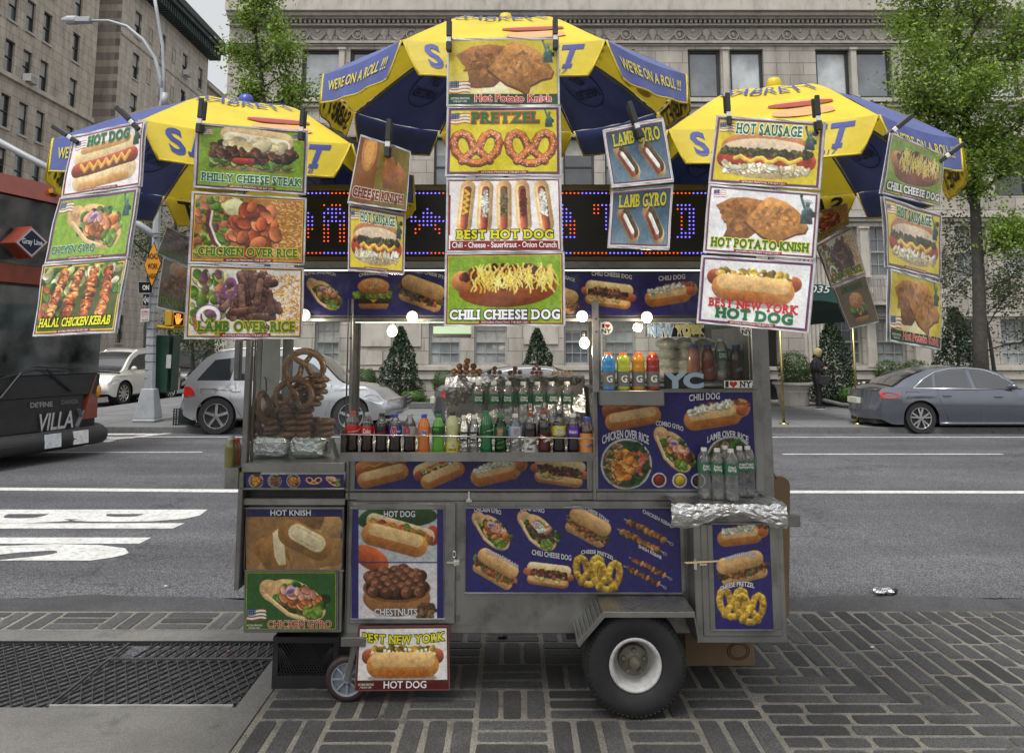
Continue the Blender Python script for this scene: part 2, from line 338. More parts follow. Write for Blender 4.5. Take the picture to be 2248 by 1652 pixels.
def f_hotdog(c):
    c.cap(-.72,.27,.74,.3,.24,CRM,.2,.08); c.cap(-.7,.42,.7,.45,.09,BUN,.2,.06,a=.7); c.cap(-.68,-.3,.72,-.24,.25,CRM,.2,.08); c.cap(-.66,-.44,.66,-.4,.1,BUN,.2,.06,a=.7)
    c.cap(-.82,-.03,.86,.04,.17,(.6,.2,.08),.4); z=[(-.72+.125*i,(-.08 if i%2 else .07)+.04*i/12) for i in range(13)]; c.pl(z,.045,(.9,.66,.2),.3)
def f_sausage(c):
    c.ell(0,-.22,.93,.24,0,(.8,.68,.48),.2); c.ell(0,.2,.93,.32,0,(.7,.42,.22),.3); c.ell(0,.14,.9,.25,0,(.85,.75,.62),.1)
    c.cap(-.8,-.06,.8,-.06,.2,(.72,.2,.1),.3,.2); c.blobs(90,rin(-.85,.85,-.3,-.18),(.02,.05),[WHT,(.9,.85,.7),(.8,.72,.5)],.2,2.4)
    c.blobs(110,rin(-.88,.88,.04,.14),(.025,.05),[(.25,.24,.1),(.35,.33,.12),(.17,.18,.07)],.3); z=[(-.62+.11*i,-.06+.055*math.sin(i*1.7)) for i in range(13)]; c.pl(z,.042,YEL,.3)
def f_ny(c,ink_shadow=1):
    if ink_shadow: c.ell(0,-.42,.8,.1,0,(.35,.3,.25),0,0,a=.5)
    c.cap(-.8,.05,.8,.05,.17,(.6,.27,.15),.4); c.blobs(60,rin(-.7,.72,.1,.22),(.04,.075),[(.72,.5,.12),(.82,.62,.16),(.45,.36,.1),(.85,.7,.2)],.4); c.pl([(-.75+.1*i,.1+.03*math.sin(i*2)) for i in range(16)],.03,(.85,.6,.15))
    for i in range(16): x=-.72+i*.097; y=U(.08,.2); q=.035; a=U(0,1); c.poly([(x-q,y-q*a),(x+q*a,y-q),(x+q,y+q*a),(x-q*a,y+q)],WHT,.1)
    c.cap(-.58,-.14,.58,-.14,.27,BUN,.25,.1); c.cap(-.6,-.02,.6,-.02,.16,CRM,.15,.1,a=.6); c.cap(-.5,-.33,.5,-.33,.09,(.66,.32,.08),.1,.08,a=.6)
def f_ccdog(c):
    c.ell(.05,-.17,.9,.33,3,(.62,.28,.09),.35); c.ell(-.78,-.0,.2,.2,0,(.8,.45,.22),.4); c.blobs(120,rel(.08,.1,.85,.19),(.035,.07),[(.45,.17,.08),(.55,.24,.12),(.35,.12,.06)],.35)
    for i in range(120):
        x=U(-.6,.88); y=.14+U(-.14,.2); p=[(x,y)]
        for k in range(4): x+=U(-.05,.05); y-=U(.03,.08); p.append((x,y))
        c.pl(p,.0145,random.choice([(.95,.83,.3),(.9,.72,.22),(.96,.88,.45)]),.25)
def f_chilidog(c):
    c.ell(.72,.05,.28,.26,0,(.78,.5,.25),.3); c.blobs(50,rel(.25,.16,.7,.14),(.035,.06),[(.6,.3,.15),(.7,.38,.2)],.3); bunf(c,-.6,-.15,.45,-.1,.3); c.ell(.75,-.02,.16,.15,0,(.72,.36,.18),.4)
    c.blobs(90,lambda:((x:=U(-.75,.5)),.14+.1*x+U(-.07,.1)),(.03,.05),[WHT,(.88,.87,.78)],.15)
def f_chilicheese(c):
    c.cap(-.65,.2,.65,.22,.2,CRM,.2); c.cap(-.6,-.26,.62,-.26,.2,BUN,.3); c.cap(-.6,-.2,.6,-.2,.15,CRM,.1,a=.7); c.cap(-.84,0,.84,-.02,.14,(.7,.35,.2),.3)
    c.blobs(26,rel(0,0,.7,.2),(.07,.1),[(.88,.75,.35),(.92,.8,.45)],.3); c.blobs(90,rel(0,.03,.75,.12),(.035,.06),[(.38,.2,.14),(.48,.27,.2),(.28,.14,.1)],.4)
def f_frank(c): # bun with a plain sausage and mustard
    c.cap(-.62,.16,.6,.2,.26,BUN,.3); c.cap(-.7,.1,.68,.14,.18,(.68,.32,.16),.35); c.pl([(-.6+.2*i,.2+.05*math.sin(i*2.1)) for i in range(7)],.03,(.85,.62,.15)); bunf(c,-.58,-.2,.58,-.16,.26)
def f_sauer(c):
    c.cap(-.6,.14,.55,.2,.28,(.84,.68,.46),.3); c.cap(-.7,.05,.6,.1,.18,(.6,.25,.15),.3); c.blobs(60,rin(-.6,.6,.02,.14),(.03,.05),[(.25,.32,.12),(.2,.25,.1),WHT],.3); c.pl([(-.6+.15*i,.16+.05*math.sin(i*2.1)) for i in range(8)],.03,(.85,.7,.2)); bunf(c,-.5,-.22,.55,-.16,.25)
def f_philly(c):
    c.cap(-.55,-.27,.6,-.27,.2,(.8,.58,.32),.3); c.blobs(120,rel(0,-.05,.85,.2),(.035,.07),[(.4,.25,.14),(.5,.33,.18),(.3,.18,.1),(.35,.4,.15),(.7,.35,.15)],.35,2); c.cap(-.55,.22,.5,.22,.27,(.82,.6,.33),.3,.1); c.cap(-.5,.32,.45,.32,.15,(.88,.7,.45),.1,a=.6)
def f_steakposter(c):
    c.cap(-.6,-.34,.7,-.3,.15,(.78,.58,.36),.3); c.blobs(50,rin(-.8,.8,-.34,-.2),(.05,.08),[(.45,.6,.2),(.35,.5,.15),(.6,.7,.35)],.3); c.blobs(140,rel(0,-.02,.9,.24),(.04,.085),[(.3,.15,.1),(.4,.22,.15),(.2,.1,.07),(.5,.3,.2)],.5,1.8); c.cap(-.35,-.26,-.05,-.24,.07,(.7,.2,.1))
    c.cap(-.5,.34,.62,.28,.2,(.86,.7,.48),.25,.1); c.cap(-.5,.26,.62,.18,.14,(.93,.88,.76),.1); c.blobs(22,rel(0,.14,.6,.08),(.08,.14),[(.92,.84,.65),(.88,.78,.55)],.2,1.5); c.blobs(30,rin(-.7,.75,-.1,.05),(.04,.06),[(.32,.17,.11),(.45,.27,.18)],.5)
def f_gyro(c,kind=0):
    c.ell(-.62,.12,.36,.27,-30,TAN,.15,.12); c.ell(.1,-.05,.82,.46,-22,TAN,.2,.1); c.ell(-.7,.14,.12,.1,0,(.7,.5,.3),0,a=.5); c.blobs(55,rel(.15,0,.72,.36),(.06,.11),[GRN,(.22,.4,.1),(.5,.65,.25),DGR],.3,1.3)
    m=[[(.78,.45,.18),(.85,.5,.28),(.7,.36,.12)],[(.3,.2,.15),(.25,.14,.12),(.4,.26,.18)],[(.72,.42,.18),(.4,.22,.14)],[(.6,.4,.15),(.7,.5,.2),(.5,.3,.12)]][kind]
    c.blobs(30,rel(.18,-.02,.52,.24),(.07,.11),m,.4,1.5); c.blobs(9,rel(.1,.16,.45,.12),(.07,.1),[(.87,.55,.45),(.9,.62,.5)],.3,1.6); c.ell(-.12,.18,.15,.1,30,(.72,.6,.78),.2); c.ell(-.12,.16,.11,.06,30,(.5,.33,.5),.2)
    if kind==1: c.blobs(12,rel(.0,.1,.2,.1),(.05,.08),[WHT],.1)
    c.blobs(14,rel(.55,-.3,.22,.12),(.06,.09),[(.5,.65,.2),(.4,.55,.15)],.3); c.pl([(-.75,-.02),(-.45,-.22),(-.1,-.44),(.3,-.52)],.055,(.88,.72,.5),.2)
def f_burger(c):
    c.cap(-.42,-.42,.42,-.42,.17,(.7,.46,.2),.3); c.cap(-.55,-.22,.55,-.22,.16,(.25,.14,.1),.3,.25); c.poly([(-.3,-.06),(.3,-.06),(0,-.36)],(.88,.58,.15)); c.blobs(46,rin(-.72,.72,-.1,.04),(.06,.1),[(.45,.6,.15),(.55,.7,.25),(.3,.48,.1)],.3); c.cap(-.45,.1,.45,.1,.09,(.72,.25,.12),.2)
    c.ell(0,.3,.62,.32,0,(.78,.48,.2),.35); c.blobs(60,rel(0,.38,.45,.2),(.012,.018),[(.95,.85,.6)],0,1.6)
def f_kebab(c,kind=0):
    for k,(ox,oy) in enumerate(((0,0),(-.28,-.42))):
        c.cap(-.95+ox,.45+oy,1.0+ox,-.55+oy,.02,(.7,.7,.68),.1,0); c.ell(1.04+ox,-.6+oy,.09,.07,-30,(.6,.6,.6),0,0,ring=.03)
        for i in range(9):
            t=i/8; x=-.72+ox+t*1.45; y=.33+oy-t*.75; q=.13
            if kind and i%3==2: c.ell(x,y,.06,.15,-30,(.85,.55,.15),.3)
            else: c.blobs(4,rel(x,y,.05,.05),(.08,.12),[(.62,.4,.15),(.72,.5,.22),(.42,.24,.1)] if not kind else [(.45,.27,.16),(.36,.2,.12),(.55,.33,.2)],.4,1.2)
def pretz():
    p=[]
    for i in range(41):
        t=i/40*2*PI*.86+.22; p.append((.62*math.sin(t*1.0)*-1*1.05,.0))
    a=[(.52,-.52),(.2,-.2),(-.12,.05),(-.2,.3),(-.32,.5),(-.55,.6),(-.78,.5),(-.87,.2),(-.78,-.15),(-.5,-.45),(-.15,-.6),(.15,-.6),(.5,-.45),(.78,-.15),(.87,.2),(.78,.5),(.55,.6),(.32,.5),(.2,.3),(.12,.05),(-.2,-.2),(-.52,-.52)]
    return a
def f_pretzel(c,col=(.66,.33,.12),salt=130,r=.165):
    p=pretz(); c.pl(p,r,tuple(v*.6 for v in col),0); c.pl(p,r*.88,col,.45,.12); c.pl([(x-.01,y+.03) for x,y in p],r*.35,tuple(min(1,v*1.35) for v in col),.1,.1)
    for i in range(salt):
        a=random.choice(range(len(p)-1)); t=U(0,1); x=p[a][0]*(1-t)+p[a+1][0]*t+U(-r,r)*.7; y=p[a][1]*(1-t)+p[a+1][1]*t+U(-r,r)*.7; c.ell(x,y,.018,.013,U(0,180),(1,1,.97),0,0)
def f_cheesepretzel(c):
    for ox in (-.3,.35):
        c.fx=1; p=[(x*.55+ox,y*.8+(-.12 if ox>0 else .08)) for x,y in pretz()]; c.pl(p,.13,(.55,.4,.08),0); c.pl(p,.11,(.75,.57,.15),.4,.3)
def f_bowl(c,kind=0):
    c.ell(0,0,1,1,0,(.75,.75,.74),.1); c.ell(0,0,.94,.94,0,(.45,.45,.43),0); c.ell(0,0,.9,.9,0,(.16,.28,.1),0)
    c.blobs(120,rel(-.35,0,.5,.8),(.03,.045),[(.68,.52,.3),(.55,.4,.2),(.78,.62,.38)],.2,2.2); c.blobs(60,rel(.4,.05,.45,.75),(.06,.11),[(.16,.32,.1),(.24,.42,.12),(.1,.22,.08)],.3); c.blobs(22,rel(.5,.1,.3,.5),(.05,.08),[(.82,.45,.32),(.75,.3,.2)],.3)
    c.blobs(36,rel(-.05,-.08,.45,.55),(.09,.13),[(.85,.5,.12),(.78,.42,.1),(.9,.58,.18)] if kind==0 else [(.4,.25,.18),(.5,.3,.22)],.35,1.4)
def f_sauce(c,col): c.ell(0,0,1,1,0,(.85,.85,.83),.1); c.ell(0,0,.84,.84,0,tuple(v*.7 for v in col),.3); c.ell(.05,0,.6,.55,30,col,.4)
def f_knish(c):
    q=(.72,.47,.2)
    c.poly([(-.92,.22),(-.62,.4),(-.3,.44),(.05,.4),(.25,.2),(.15,-.1),(-.2,-.42),(-.5,-.44),(-.72,-.42),(-.66,-.25),(-.7,-.05)],(.6,.36,.15),.35,.16); c.blobs(90,rel(-.35,.05,.45,.28),(.02,.06),[(.66,.42,.19),(.55,.32,.13)],.05,rim=0)
    c.poly([(.05,.42),(.2,.47),(.5,.38),(.75,.2),(.95,-.12),(.9,-.26),(.72,-.3),(.5,-.42),(.45,-.6),(.3,-.5),(.05,-.4),(-.2,-.2),(-.33,-.1)],(.42,.22,.08),0,.1)
    c.poly([(.05,.44),(.2,.49),(.5,.4),(.74,.22),(.93,-.1),(.88,-.22),(.7,-.26),(.5,-.38),(.44,-.55),(.3,-.46),(.05,-.35),(-.2,-.15),(-.3,-.05)],q,.3,.14); c.blobs(120,rel(.33,0,.42,.27),(.015,.05),[(.77,.52,.25),(.68,.42,.17)],.05,rim=0)
def rice(c,x0,x1,y0,y1,n=260,cols=[(.86,.6,.25),(.72,.45,.15),(.93,.72,.38)]):
    for i in range(n):
        x,y=U(x0,x1),U(y0,y1); a=U(0,PI); c.cap(x,y,x+.07*math.cos(a),y+.07*math.sin(a),.016,random.choice(cols),.3,.05)
def salad(c,f,n=60): c.blobs(n,f,(.05,.12),[GRN,(.55,.6,.25),(.8,.78,.5),(.3,.42,.1),(.65,.68,.3)],.3,1.3); c.blobs(n//6,f,(.07,.11),[(.75,.4,.25),(.8,.45,.3),(.5,.3,.4)],.3)
def flag(c,x,y,s,dark=1):
    c.fr(x,y,s,0)
    for i in range(7):
        for k in range(10):
            t=k/10*2-1; c.cap(t,.55-i*.18+.08*math.sin(t*3),t+.22,.55-i*.18+.08*math.sin((t+.22)*3),.05,(.72*dark,.13*dark,.15*dark) if i%2==0 else (.9*dark,.9*dark,.9*dark),0,0)
    for i in range(4):
        for k in range(10):
            t=k/10*2-1; 
            if i<3 : c.cap(t,.46-i*.36+.08*math.sin(t*3),t+.2,.46-i*.36+.08*math.sin((t+.2)*3),.045,(.9*dark,.9*dark,.88*dark),0,0)
    c.poly([(-1.03,.62),(-.1,.68),(-.1,0),(-1.03,-.06)],(.14,.18,.42),0,0)
    for i in range(4):
        for j in range(3): c.ell(-.9+.22*i,.1+.2*j,.04,.04,0,(.9,.9,.95),0,0)
def liberty(c,x,y,s,col=(.3,.46,.42)):
    c.fr(x,y,s,0); d=tuple(v*.55 for v in col)
    c.poly([(-.35,-1),(.5,-1),(.4,0),(.25,.25),(-.1,.25),(-.3,-.1)],col,.3,.2); c.cap(-.1,.2,-.35,.95,.09,col); c.ell(-.36,1.08,.1,.16,0,d); c.ell(.1,.42,.15,.19,0,col); c.cap(.3,.1,.5,-.3,.1,col); c.poly([(.35,-.1),(.6,-.05),(.65,-.45),(.4,-.5)],d)
    for i in range(6): a=R(20+28*i); c.cap(.1+.15*math.cos(a),.5+.12*math.sin(a),.1+.33*math.cos(a),.5+.33*math.sin(a),.025,col,0,0)
    for i in range(5): c.cap(-.2+.14*i,-.9,-.1+.1*i,0,.02,d,0,0)
def border(c,a,b,t=2.6,W=240,H=150):
    for i,col in enumerate((a,b)):
        o=i*t; m=(c.X<o+t)|(c.X>W-o-t)|(c.Y<o+t)|(c.Y>H-o-t); m&=(c.X>=o)&(c.X<=W-o)&(c.Y>=o)&(c.Y<=H-o)
        c.c=np.where(m[...,None],np.array(col),c.c)
LG=(.52,.68,.12); YL=(.9,.8,.08); RB=(.62,.14,.1); BB=(.16,.2,.5)
BG=(.1,.42,.24); BGO=(.06,.2,.12); WO=(.95,.95,.95)
def P(bg,brd=(RB,BB)): return Cv(0,0,240,150,bg)
AST=('ASTORIA PRINTING 718-267-1201',72,168,144.5,148.5,(.95,.9,.88),None,0,0)
AST2=[('ASTORIA PRINTING',5,46,135,140,(.9,.9,.85),None,0,0),('718-267-1201',10,40,142,146.5,(.9,.9,.85),None,0,0)]
def astbar(c): c.rect(66,143,174,150,(.55,.12,.1))
def poster_art(k):
    T=[]
    if k=='knish_y' or k=='knish_y2':
        c=P((.86,.76,.12)); c.blobs(40,rel(120,112,0,0),(1,1),[(1,1,1)],0) if 0 else None
        c.fr(0,0,1); m=np.clip(1-np.hypot((c.X-100)/120,(c.Y-110)/55),0,1)[...,None]; c.c=c.c*(1-m)+np.array((.97,.95,.85))*m
        c.fr(122,62,118,0); f_knish(c); flag(c,24,112,22); liberty(c,218,28,26); c.rect(0,126,240,150,(.12,.28,.14)); T=[('Hot Potato Knish',58,226,128,145,(.8,.2,.16),(.95,.85,.8),0,.012)]+AST2
    elif k=='pretzel':
        c=P((.9,.82,.06)); border(c,RB,BB); c.fr(61,92,57); f_pretzel(c); c.fr(179,92,57); f_pretzel(c); flag(c,25,24,20); liberty(c,217,24,20); astbar(c); T=[('PRETZEL',50,196,10,33,BG,(.75,.3,.1),0,.03),AST]
    elif k=='five':
        c=P((.93,.91,.92)); border(c,RB,(.93,.91,.92)); tops=[[(.9,.72,.1)],[WHT,(.85,.85,.82)],[(.42,.36,.24),(.5,.45,.3)],[(.5,.15,.08),(.4,.1,.06)],[WHT,(.95,.94,.9)]]
        for i in range(5):
            x=38+i*41+ (0 if i!=4 else 4); a=90+(-6,-3,0,3,7)[i]; c.fr(x,56,49,a); c.cap(-.8,0,.8,0,.34,(.85,.66,.4),.2); c.cap(-.7,.03,.7,.03,.22,(.93,.82,.6),.1); c.cap(-.82,0,.72,0,.17,(.6,.25,.14),.3); c.cap(-.9,0,-.6,0,.16,(.72,.32,.2),.4)
            if i==0: c.pl([(-.35+.13*j,.09*(-1)**j) for j in range(9)],.05,(.93,.74,.1),.3)
            else: c.blobs(60,rel(.12,0,.62,.13),(.035,.06),tops[i],.3)
        c.rect(5,131,235,148,(.6,.12,.1)); c.rect(0,32,5,118,(.6,.12,.1)); T=[('BEST HOT DOG',18,224,108,126,(.88,.85,.08),(.08,.08,.05),0,.035),('Chili - Cheese - Sauerkraut - Onion Crunch',9,231,133,145,(.97,.95,.95),None,0,.01)]
    elif k=='chilicheese' or k=='chilicheese2':
        c=P(LG); border(c,RB,YL,2); c.fr(120,58,113); f_ccdog(c); astbar(c); T=[('CHILI CHEESE DOG',7,233,120,140,(.95,.95,.95),(.1,.1,.12),0,.035),AST]
    elif k=='hotdog':
        c=P((.92,.9,.93)); border(c,RB,(.92,.9,.93),3); c.fr(122,84,108,3); f_hotdog(c); flag(c,30,26,18); liberty(c,222,30,24,(.12,.25,.22)); astbar(c); T=[('HOT DOG',54,196,8,32,BG,(.55,.6,.5),0,.03),AST]
    elif k=='gyro_p' or k=='gyro_d':
        c=P(LG if k=='gyro_p' else (.16,.36,.12)); border(c,RB,BB) if k=='gyro_p' else border(c,(.2,.3,.15),(.7,.7,.1),1.5); c.fr(128,68,98,-6); f_gyro(c,0); flag(c,28,24,20) if k=='gyro_p' else flag(c,30,112,24)
        if k=='gyro_p': liberty(c,216,34,24,(.25,.42,.44)); astbar(c); T=[('CHICKEN GYRO',10,142,116,134,BG,(.85,.9,.85),0,.02),AST]
        else: T=[('CHICKEN GYRO',60,226,126,144,(.62,.2,.16),(.85,.75,.65),0,.01)]+AST2
    elif k=='halal':
        c=P((.3,.36,.12)); border(c,RB,YL,2.2); c.fr(0,0,1); c.blobs(60,lambda:(U(8,232),-U(8,60)),(6,12),[(.65,.7,.4),GRN,(.85,.85,.7),DGR],.3); c.blobs(40,lambda:(U(8,60),-U(40,120)),(5,12),[DGR,GRN,(.7,.35,.2)],.3)
        for i in range(4):
            for j in range(46): t=j/46; x=70+i*42-t*22*(1.6-i*.5)+U(-6,6); y=14+t*104; c.ell(x+U(-3,3),-y,10+5*t,7,U(-35,35),random.choice([(.66,.3,.1),(.74,.38,.14),(.46,.17,.07),(.78,.5,.25),(.26,.09,.05),(.55,.22,.08)]),.5,.4,edge=.25)
            for j in range(7): t=U(0,1); c.ell(70+i*42-t*22*(1.6-i*.5)+U(-6,6),-(14+t*100),3,2,0,(.98,.8,.5),0)
        astbar(c); T=[('HALAL CHICKEN KEBAB',10,226,118,136,(.9,.9,.1),(.08,.06,.03),0,.03,-.15),AST]
    elif k=='philly':
        c=P(LG); border(c,BB,RB,1.8); c.fr(122,56,108,-2); f_steakposter(c); flag(c,18,16,12); flag(c,224,16,12); astbar(c); T=[('PHILLY CHEESE STEAK',10,232,117,136,BG,(.9,.93,.88),0,.025),AST]
    elif k=='chickenrice':
        c=P((.72,.45,.2)); c.fr(120,75,75); rice(c,.6,1.6,-.9,.9,520); salad(c,rin(-1.6,-.3,-.8,.95),90); c.ell(-.45,.65,.32,.26,0,(.9,.86,.62),.2); c.blobs(60,rel(.15,0,.72,.75),(.11,.19),[(.78,.36,.16),(.7,.28,.12),(.85,.45,.25),(.62,.22,.1)],.4,1.35)
        c.pl([(-1.15,.5),(-1.2,.1),(-1.0,-.4),(-.75,-.7)],.07,(.45,.15,.2),.2); c.pl([(-1.08,.5),(-1.12,.1),(-.92,-.4),(-.68,-.7)],.03,WHT,.1); border(c,RB,YL,2); astbar(c); T=[('CHICKEN OVER RICE',14,226,118,137,BG,(.85,.75,.1),0,.025),AST]
    elif k=='lambrice':
        c=P((.86,.84,.82)); c.fr(120,75,75); rice(c,.7,1.55,-.9,.8,420); salad(c,rin(-1.5,-.6,-.85,.85),80)
        for i in range(52):
            x,y=rel(.12,.02,.66,.66)(); a=U(0,PI); q=.3; col=random.choice([(.42,.27,.22),(.5,.34,.28),(.34,.2,.17)]); c.cap(x-q*math.cos(a),y-q*math.sin(a),x+q*math.cos(a),y+q*math.sin(a),.115,(.14,.08,.07),0,0); c.cap(x-q*math.cos(a),y-q*math.sin(a),x+q*math.cos(a),y+q*math.sin(a),.1,col,.35,.3)
        c.ell(-1.05,-.42,.36,.34,0,(.5,.25,.5),.1,ring=.06); c.ell(-1.05,-.42,.33,.31,0,(.93,.9,.93),.1,ring=.1); c.ell(-.5,.4,.2,.32,-10,(.5,.25,.5),.1,ring=.07); border(c,RB,YL,2); astbar(c); T=[('LAMB OVER RICE',20,226,117,138,(.25,.45,.18),(.8,.7,.1),0,.03),AST]
    elif k=='sausage' or k=='sausage2':
        c=P((.88,.78,.07)); border(c,RB,BB,2.4); c.fr(120,86,112); f_sausage(c); flag(c,24,22,17); liberty(c,214,38,26,(.25,.36,.36)); c.fr(226,24,7); c.ell(0,0,1,1,0,(.08,.08,.08),0,0); astbar(c); T=[('HOT SAUSAGE',46,196,10,34,BG,(.95,.95,.92),0,.03),AST]
    elif k=='knish_w':
        c=P((.9,.89,.91)); border(c,RB,BB,2); c.fr(120,68,112); f_knish(c); flag(c,24,16,14); liberty(c,218,40,32,(.3,.4,.4)); astbar(c); T=[('HOT POTATO KNISH',12,230,118,138,(.12,.42,.15),(.85,.8,.1),0,.03),AST]
    elif k=='ny':
        c=P((.88,.87,.88)); border(c,RB,BB,2.4); c.fr(116,52,108,-2); f_ny(c); astbar(c); T=[('BEST NEW YORK',20,218,95,114,(.75,.13,.1),None,0,.03,0,.02),('HOT DOG',38,208,116,138,BG,None,0,.05,0,.02),AST]
    elif k=='ny2':
        c=P((.87,.85,.84)); border(c,(.35,.1,.1),(.35,.1,.1),1.5); c.fr(120,76,112,0); f_ny(c); c.rect(0,128,240,150,(.35,.08,.07)); T=[('BEST NEW YORK',10,230,12,32,(.85,.82,.1),(.1,.1,.08),-8,.03),('HOT DOG',72,182,130,147,(.9,.88,.88),None,0,.01)]+AST2
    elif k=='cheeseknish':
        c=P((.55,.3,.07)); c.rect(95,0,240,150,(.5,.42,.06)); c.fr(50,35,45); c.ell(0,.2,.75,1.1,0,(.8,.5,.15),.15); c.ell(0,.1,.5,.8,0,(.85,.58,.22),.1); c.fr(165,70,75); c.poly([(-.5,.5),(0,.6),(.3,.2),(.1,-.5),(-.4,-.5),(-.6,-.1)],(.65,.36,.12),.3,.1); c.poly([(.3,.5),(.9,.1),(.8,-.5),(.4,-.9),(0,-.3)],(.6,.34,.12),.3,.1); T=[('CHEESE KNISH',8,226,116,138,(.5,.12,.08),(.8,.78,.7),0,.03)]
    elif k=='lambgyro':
        c=P((.16,.27,.4)); m=np.clip((c.Y-20)/130,0,1)[...,None]; c.c=c.c*(1-m)+np.array((.42,.54,.6))*m  # blue print, its gradient darkened further to stand in for canopy shade
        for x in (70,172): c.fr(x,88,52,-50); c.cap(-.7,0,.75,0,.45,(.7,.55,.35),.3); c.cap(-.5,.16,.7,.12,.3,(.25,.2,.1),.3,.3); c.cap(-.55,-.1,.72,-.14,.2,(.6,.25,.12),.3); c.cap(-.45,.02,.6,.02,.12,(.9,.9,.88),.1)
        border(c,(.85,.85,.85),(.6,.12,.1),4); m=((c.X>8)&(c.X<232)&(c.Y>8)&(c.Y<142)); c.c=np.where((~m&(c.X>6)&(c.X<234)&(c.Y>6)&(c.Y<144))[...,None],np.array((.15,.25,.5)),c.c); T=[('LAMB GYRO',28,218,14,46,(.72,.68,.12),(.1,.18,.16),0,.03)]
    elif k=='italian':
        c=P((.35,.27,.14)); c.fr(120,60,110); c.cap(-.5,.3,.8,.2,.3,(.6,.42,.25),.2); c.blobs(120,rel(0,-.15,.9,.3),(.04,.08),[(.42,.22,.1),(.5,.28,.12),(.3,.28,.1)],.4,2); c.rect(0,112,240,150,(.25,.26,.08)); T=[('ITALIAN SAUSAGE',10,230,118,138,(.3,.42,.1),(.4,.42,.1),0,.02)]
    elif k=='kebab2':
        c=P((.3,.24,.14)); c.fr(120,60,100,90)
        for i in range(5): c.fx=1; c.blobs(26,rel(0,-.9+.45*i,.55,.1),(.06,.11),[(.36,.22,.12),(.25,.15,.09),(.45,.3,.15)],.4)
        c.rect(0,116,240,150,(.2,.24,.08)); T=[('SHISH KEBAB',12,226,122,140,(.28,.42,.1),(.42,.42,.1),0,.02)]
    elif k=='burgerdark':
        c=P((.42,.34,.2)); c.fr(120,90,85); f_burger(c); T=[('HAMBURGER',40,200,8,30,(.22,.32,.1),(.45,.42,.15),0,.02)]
    return c,T
# ---------------------------------------------------------------- shared materials
STEEL=pm('stainless_steel',(.27,.27,.26),rough=.34,metal=.8,var=.22,vs=3,bump=.06,bs=30,dirt=((.08,.075,.065),5,.7))
STEELD=pm('dull_steel',(.19,.19,.18),rough=.42,metal=.7,var=.2,vs=4,bump=.08,bs=40,dirt=((.07,.06,.05),9,.6))
CHROME=pm('chrome_metal',(.75,.75,.74),rough=.16,metal=1,var=.05)
BLACKP=pm('black_plastic',(.018,.018,.02),rough=.4,var=.2)
RUBBER=pm('rubber_tyre',(.012,.012,.013),rough=.7,var=.2,vs=30,dirt=((.035,.033,.03),14,.4))
WHITEP=pm('white_paint',(.72,.72,.7),rough=.4,var=.06,dirt=((.3,.28,.25),10,.5))
GLASS=glassm('clear_glass',(.95,.97,.96),.2,.02,0,.03)
SLEEVE=pm('clear_plastic_sleeve',(.42,.42,.43),rough=.12,var=.25,vs=14,bump=.5,bs=22,coat=.6)
FOIL=pm('crinkled_foil',(.6,.6,.6),rough=.22,metal=1,var=.06,bump=.9,bs=38)
WOODL=pm('pale_wood',(.6,.45,.25),rough=.6)
CARD=pm('brown_cardboard',(.19,.125,.07),rough=.85,var=.12,bump=.05,dirt=((.15,.1,.06),5,.4))
YELF=pm('yellow_canopy_fabric',(.72,.56,.03),rough=.45,var=.1,vs=5,bump=.9,bs=6,trl=.22,dirt=((.4,.33,.06),6,.35))
BLUF=pm('blue_canopy_fabric',(.055,.08,.27),rough=.4,var=.15,vs=6,bump=.9,bs=7,trl=.05,dirt=((.05,.06,.15),7,.4))
BLUPR=pm('blue_canopy_print',(.03,.05,.27),rough=.45,var=.15,trl=.1)
BLUL=(.1,.14,.5)
def emi(name,col,st):
    if name in MC: return MC[name]
    m=bpy.data.materials.new(name); m.use_nodes=True; b=m.node_tree.nodes['Principled BSDF']; b.inputs['Base Color'].default_value=(*[min(1,c) for c in col],1); b.inputs['Emission Color'].default_value=(*col,1); b.inputs['Emission Strength'].default_value=st; MC[name]=m; return m
BULB=emi('lit_bulb',(1,.84,.6),2.3); STRIP=emi('lit_strip',(.85,1,.85),1.6); STRIPD=emi('dim_lit_strip',(.6,.8,.55),.6); LEDB=emi('led_blue',(.16,.12,1),2.6); LEDR=emi('led_red',(1,.09,.02),1.6)
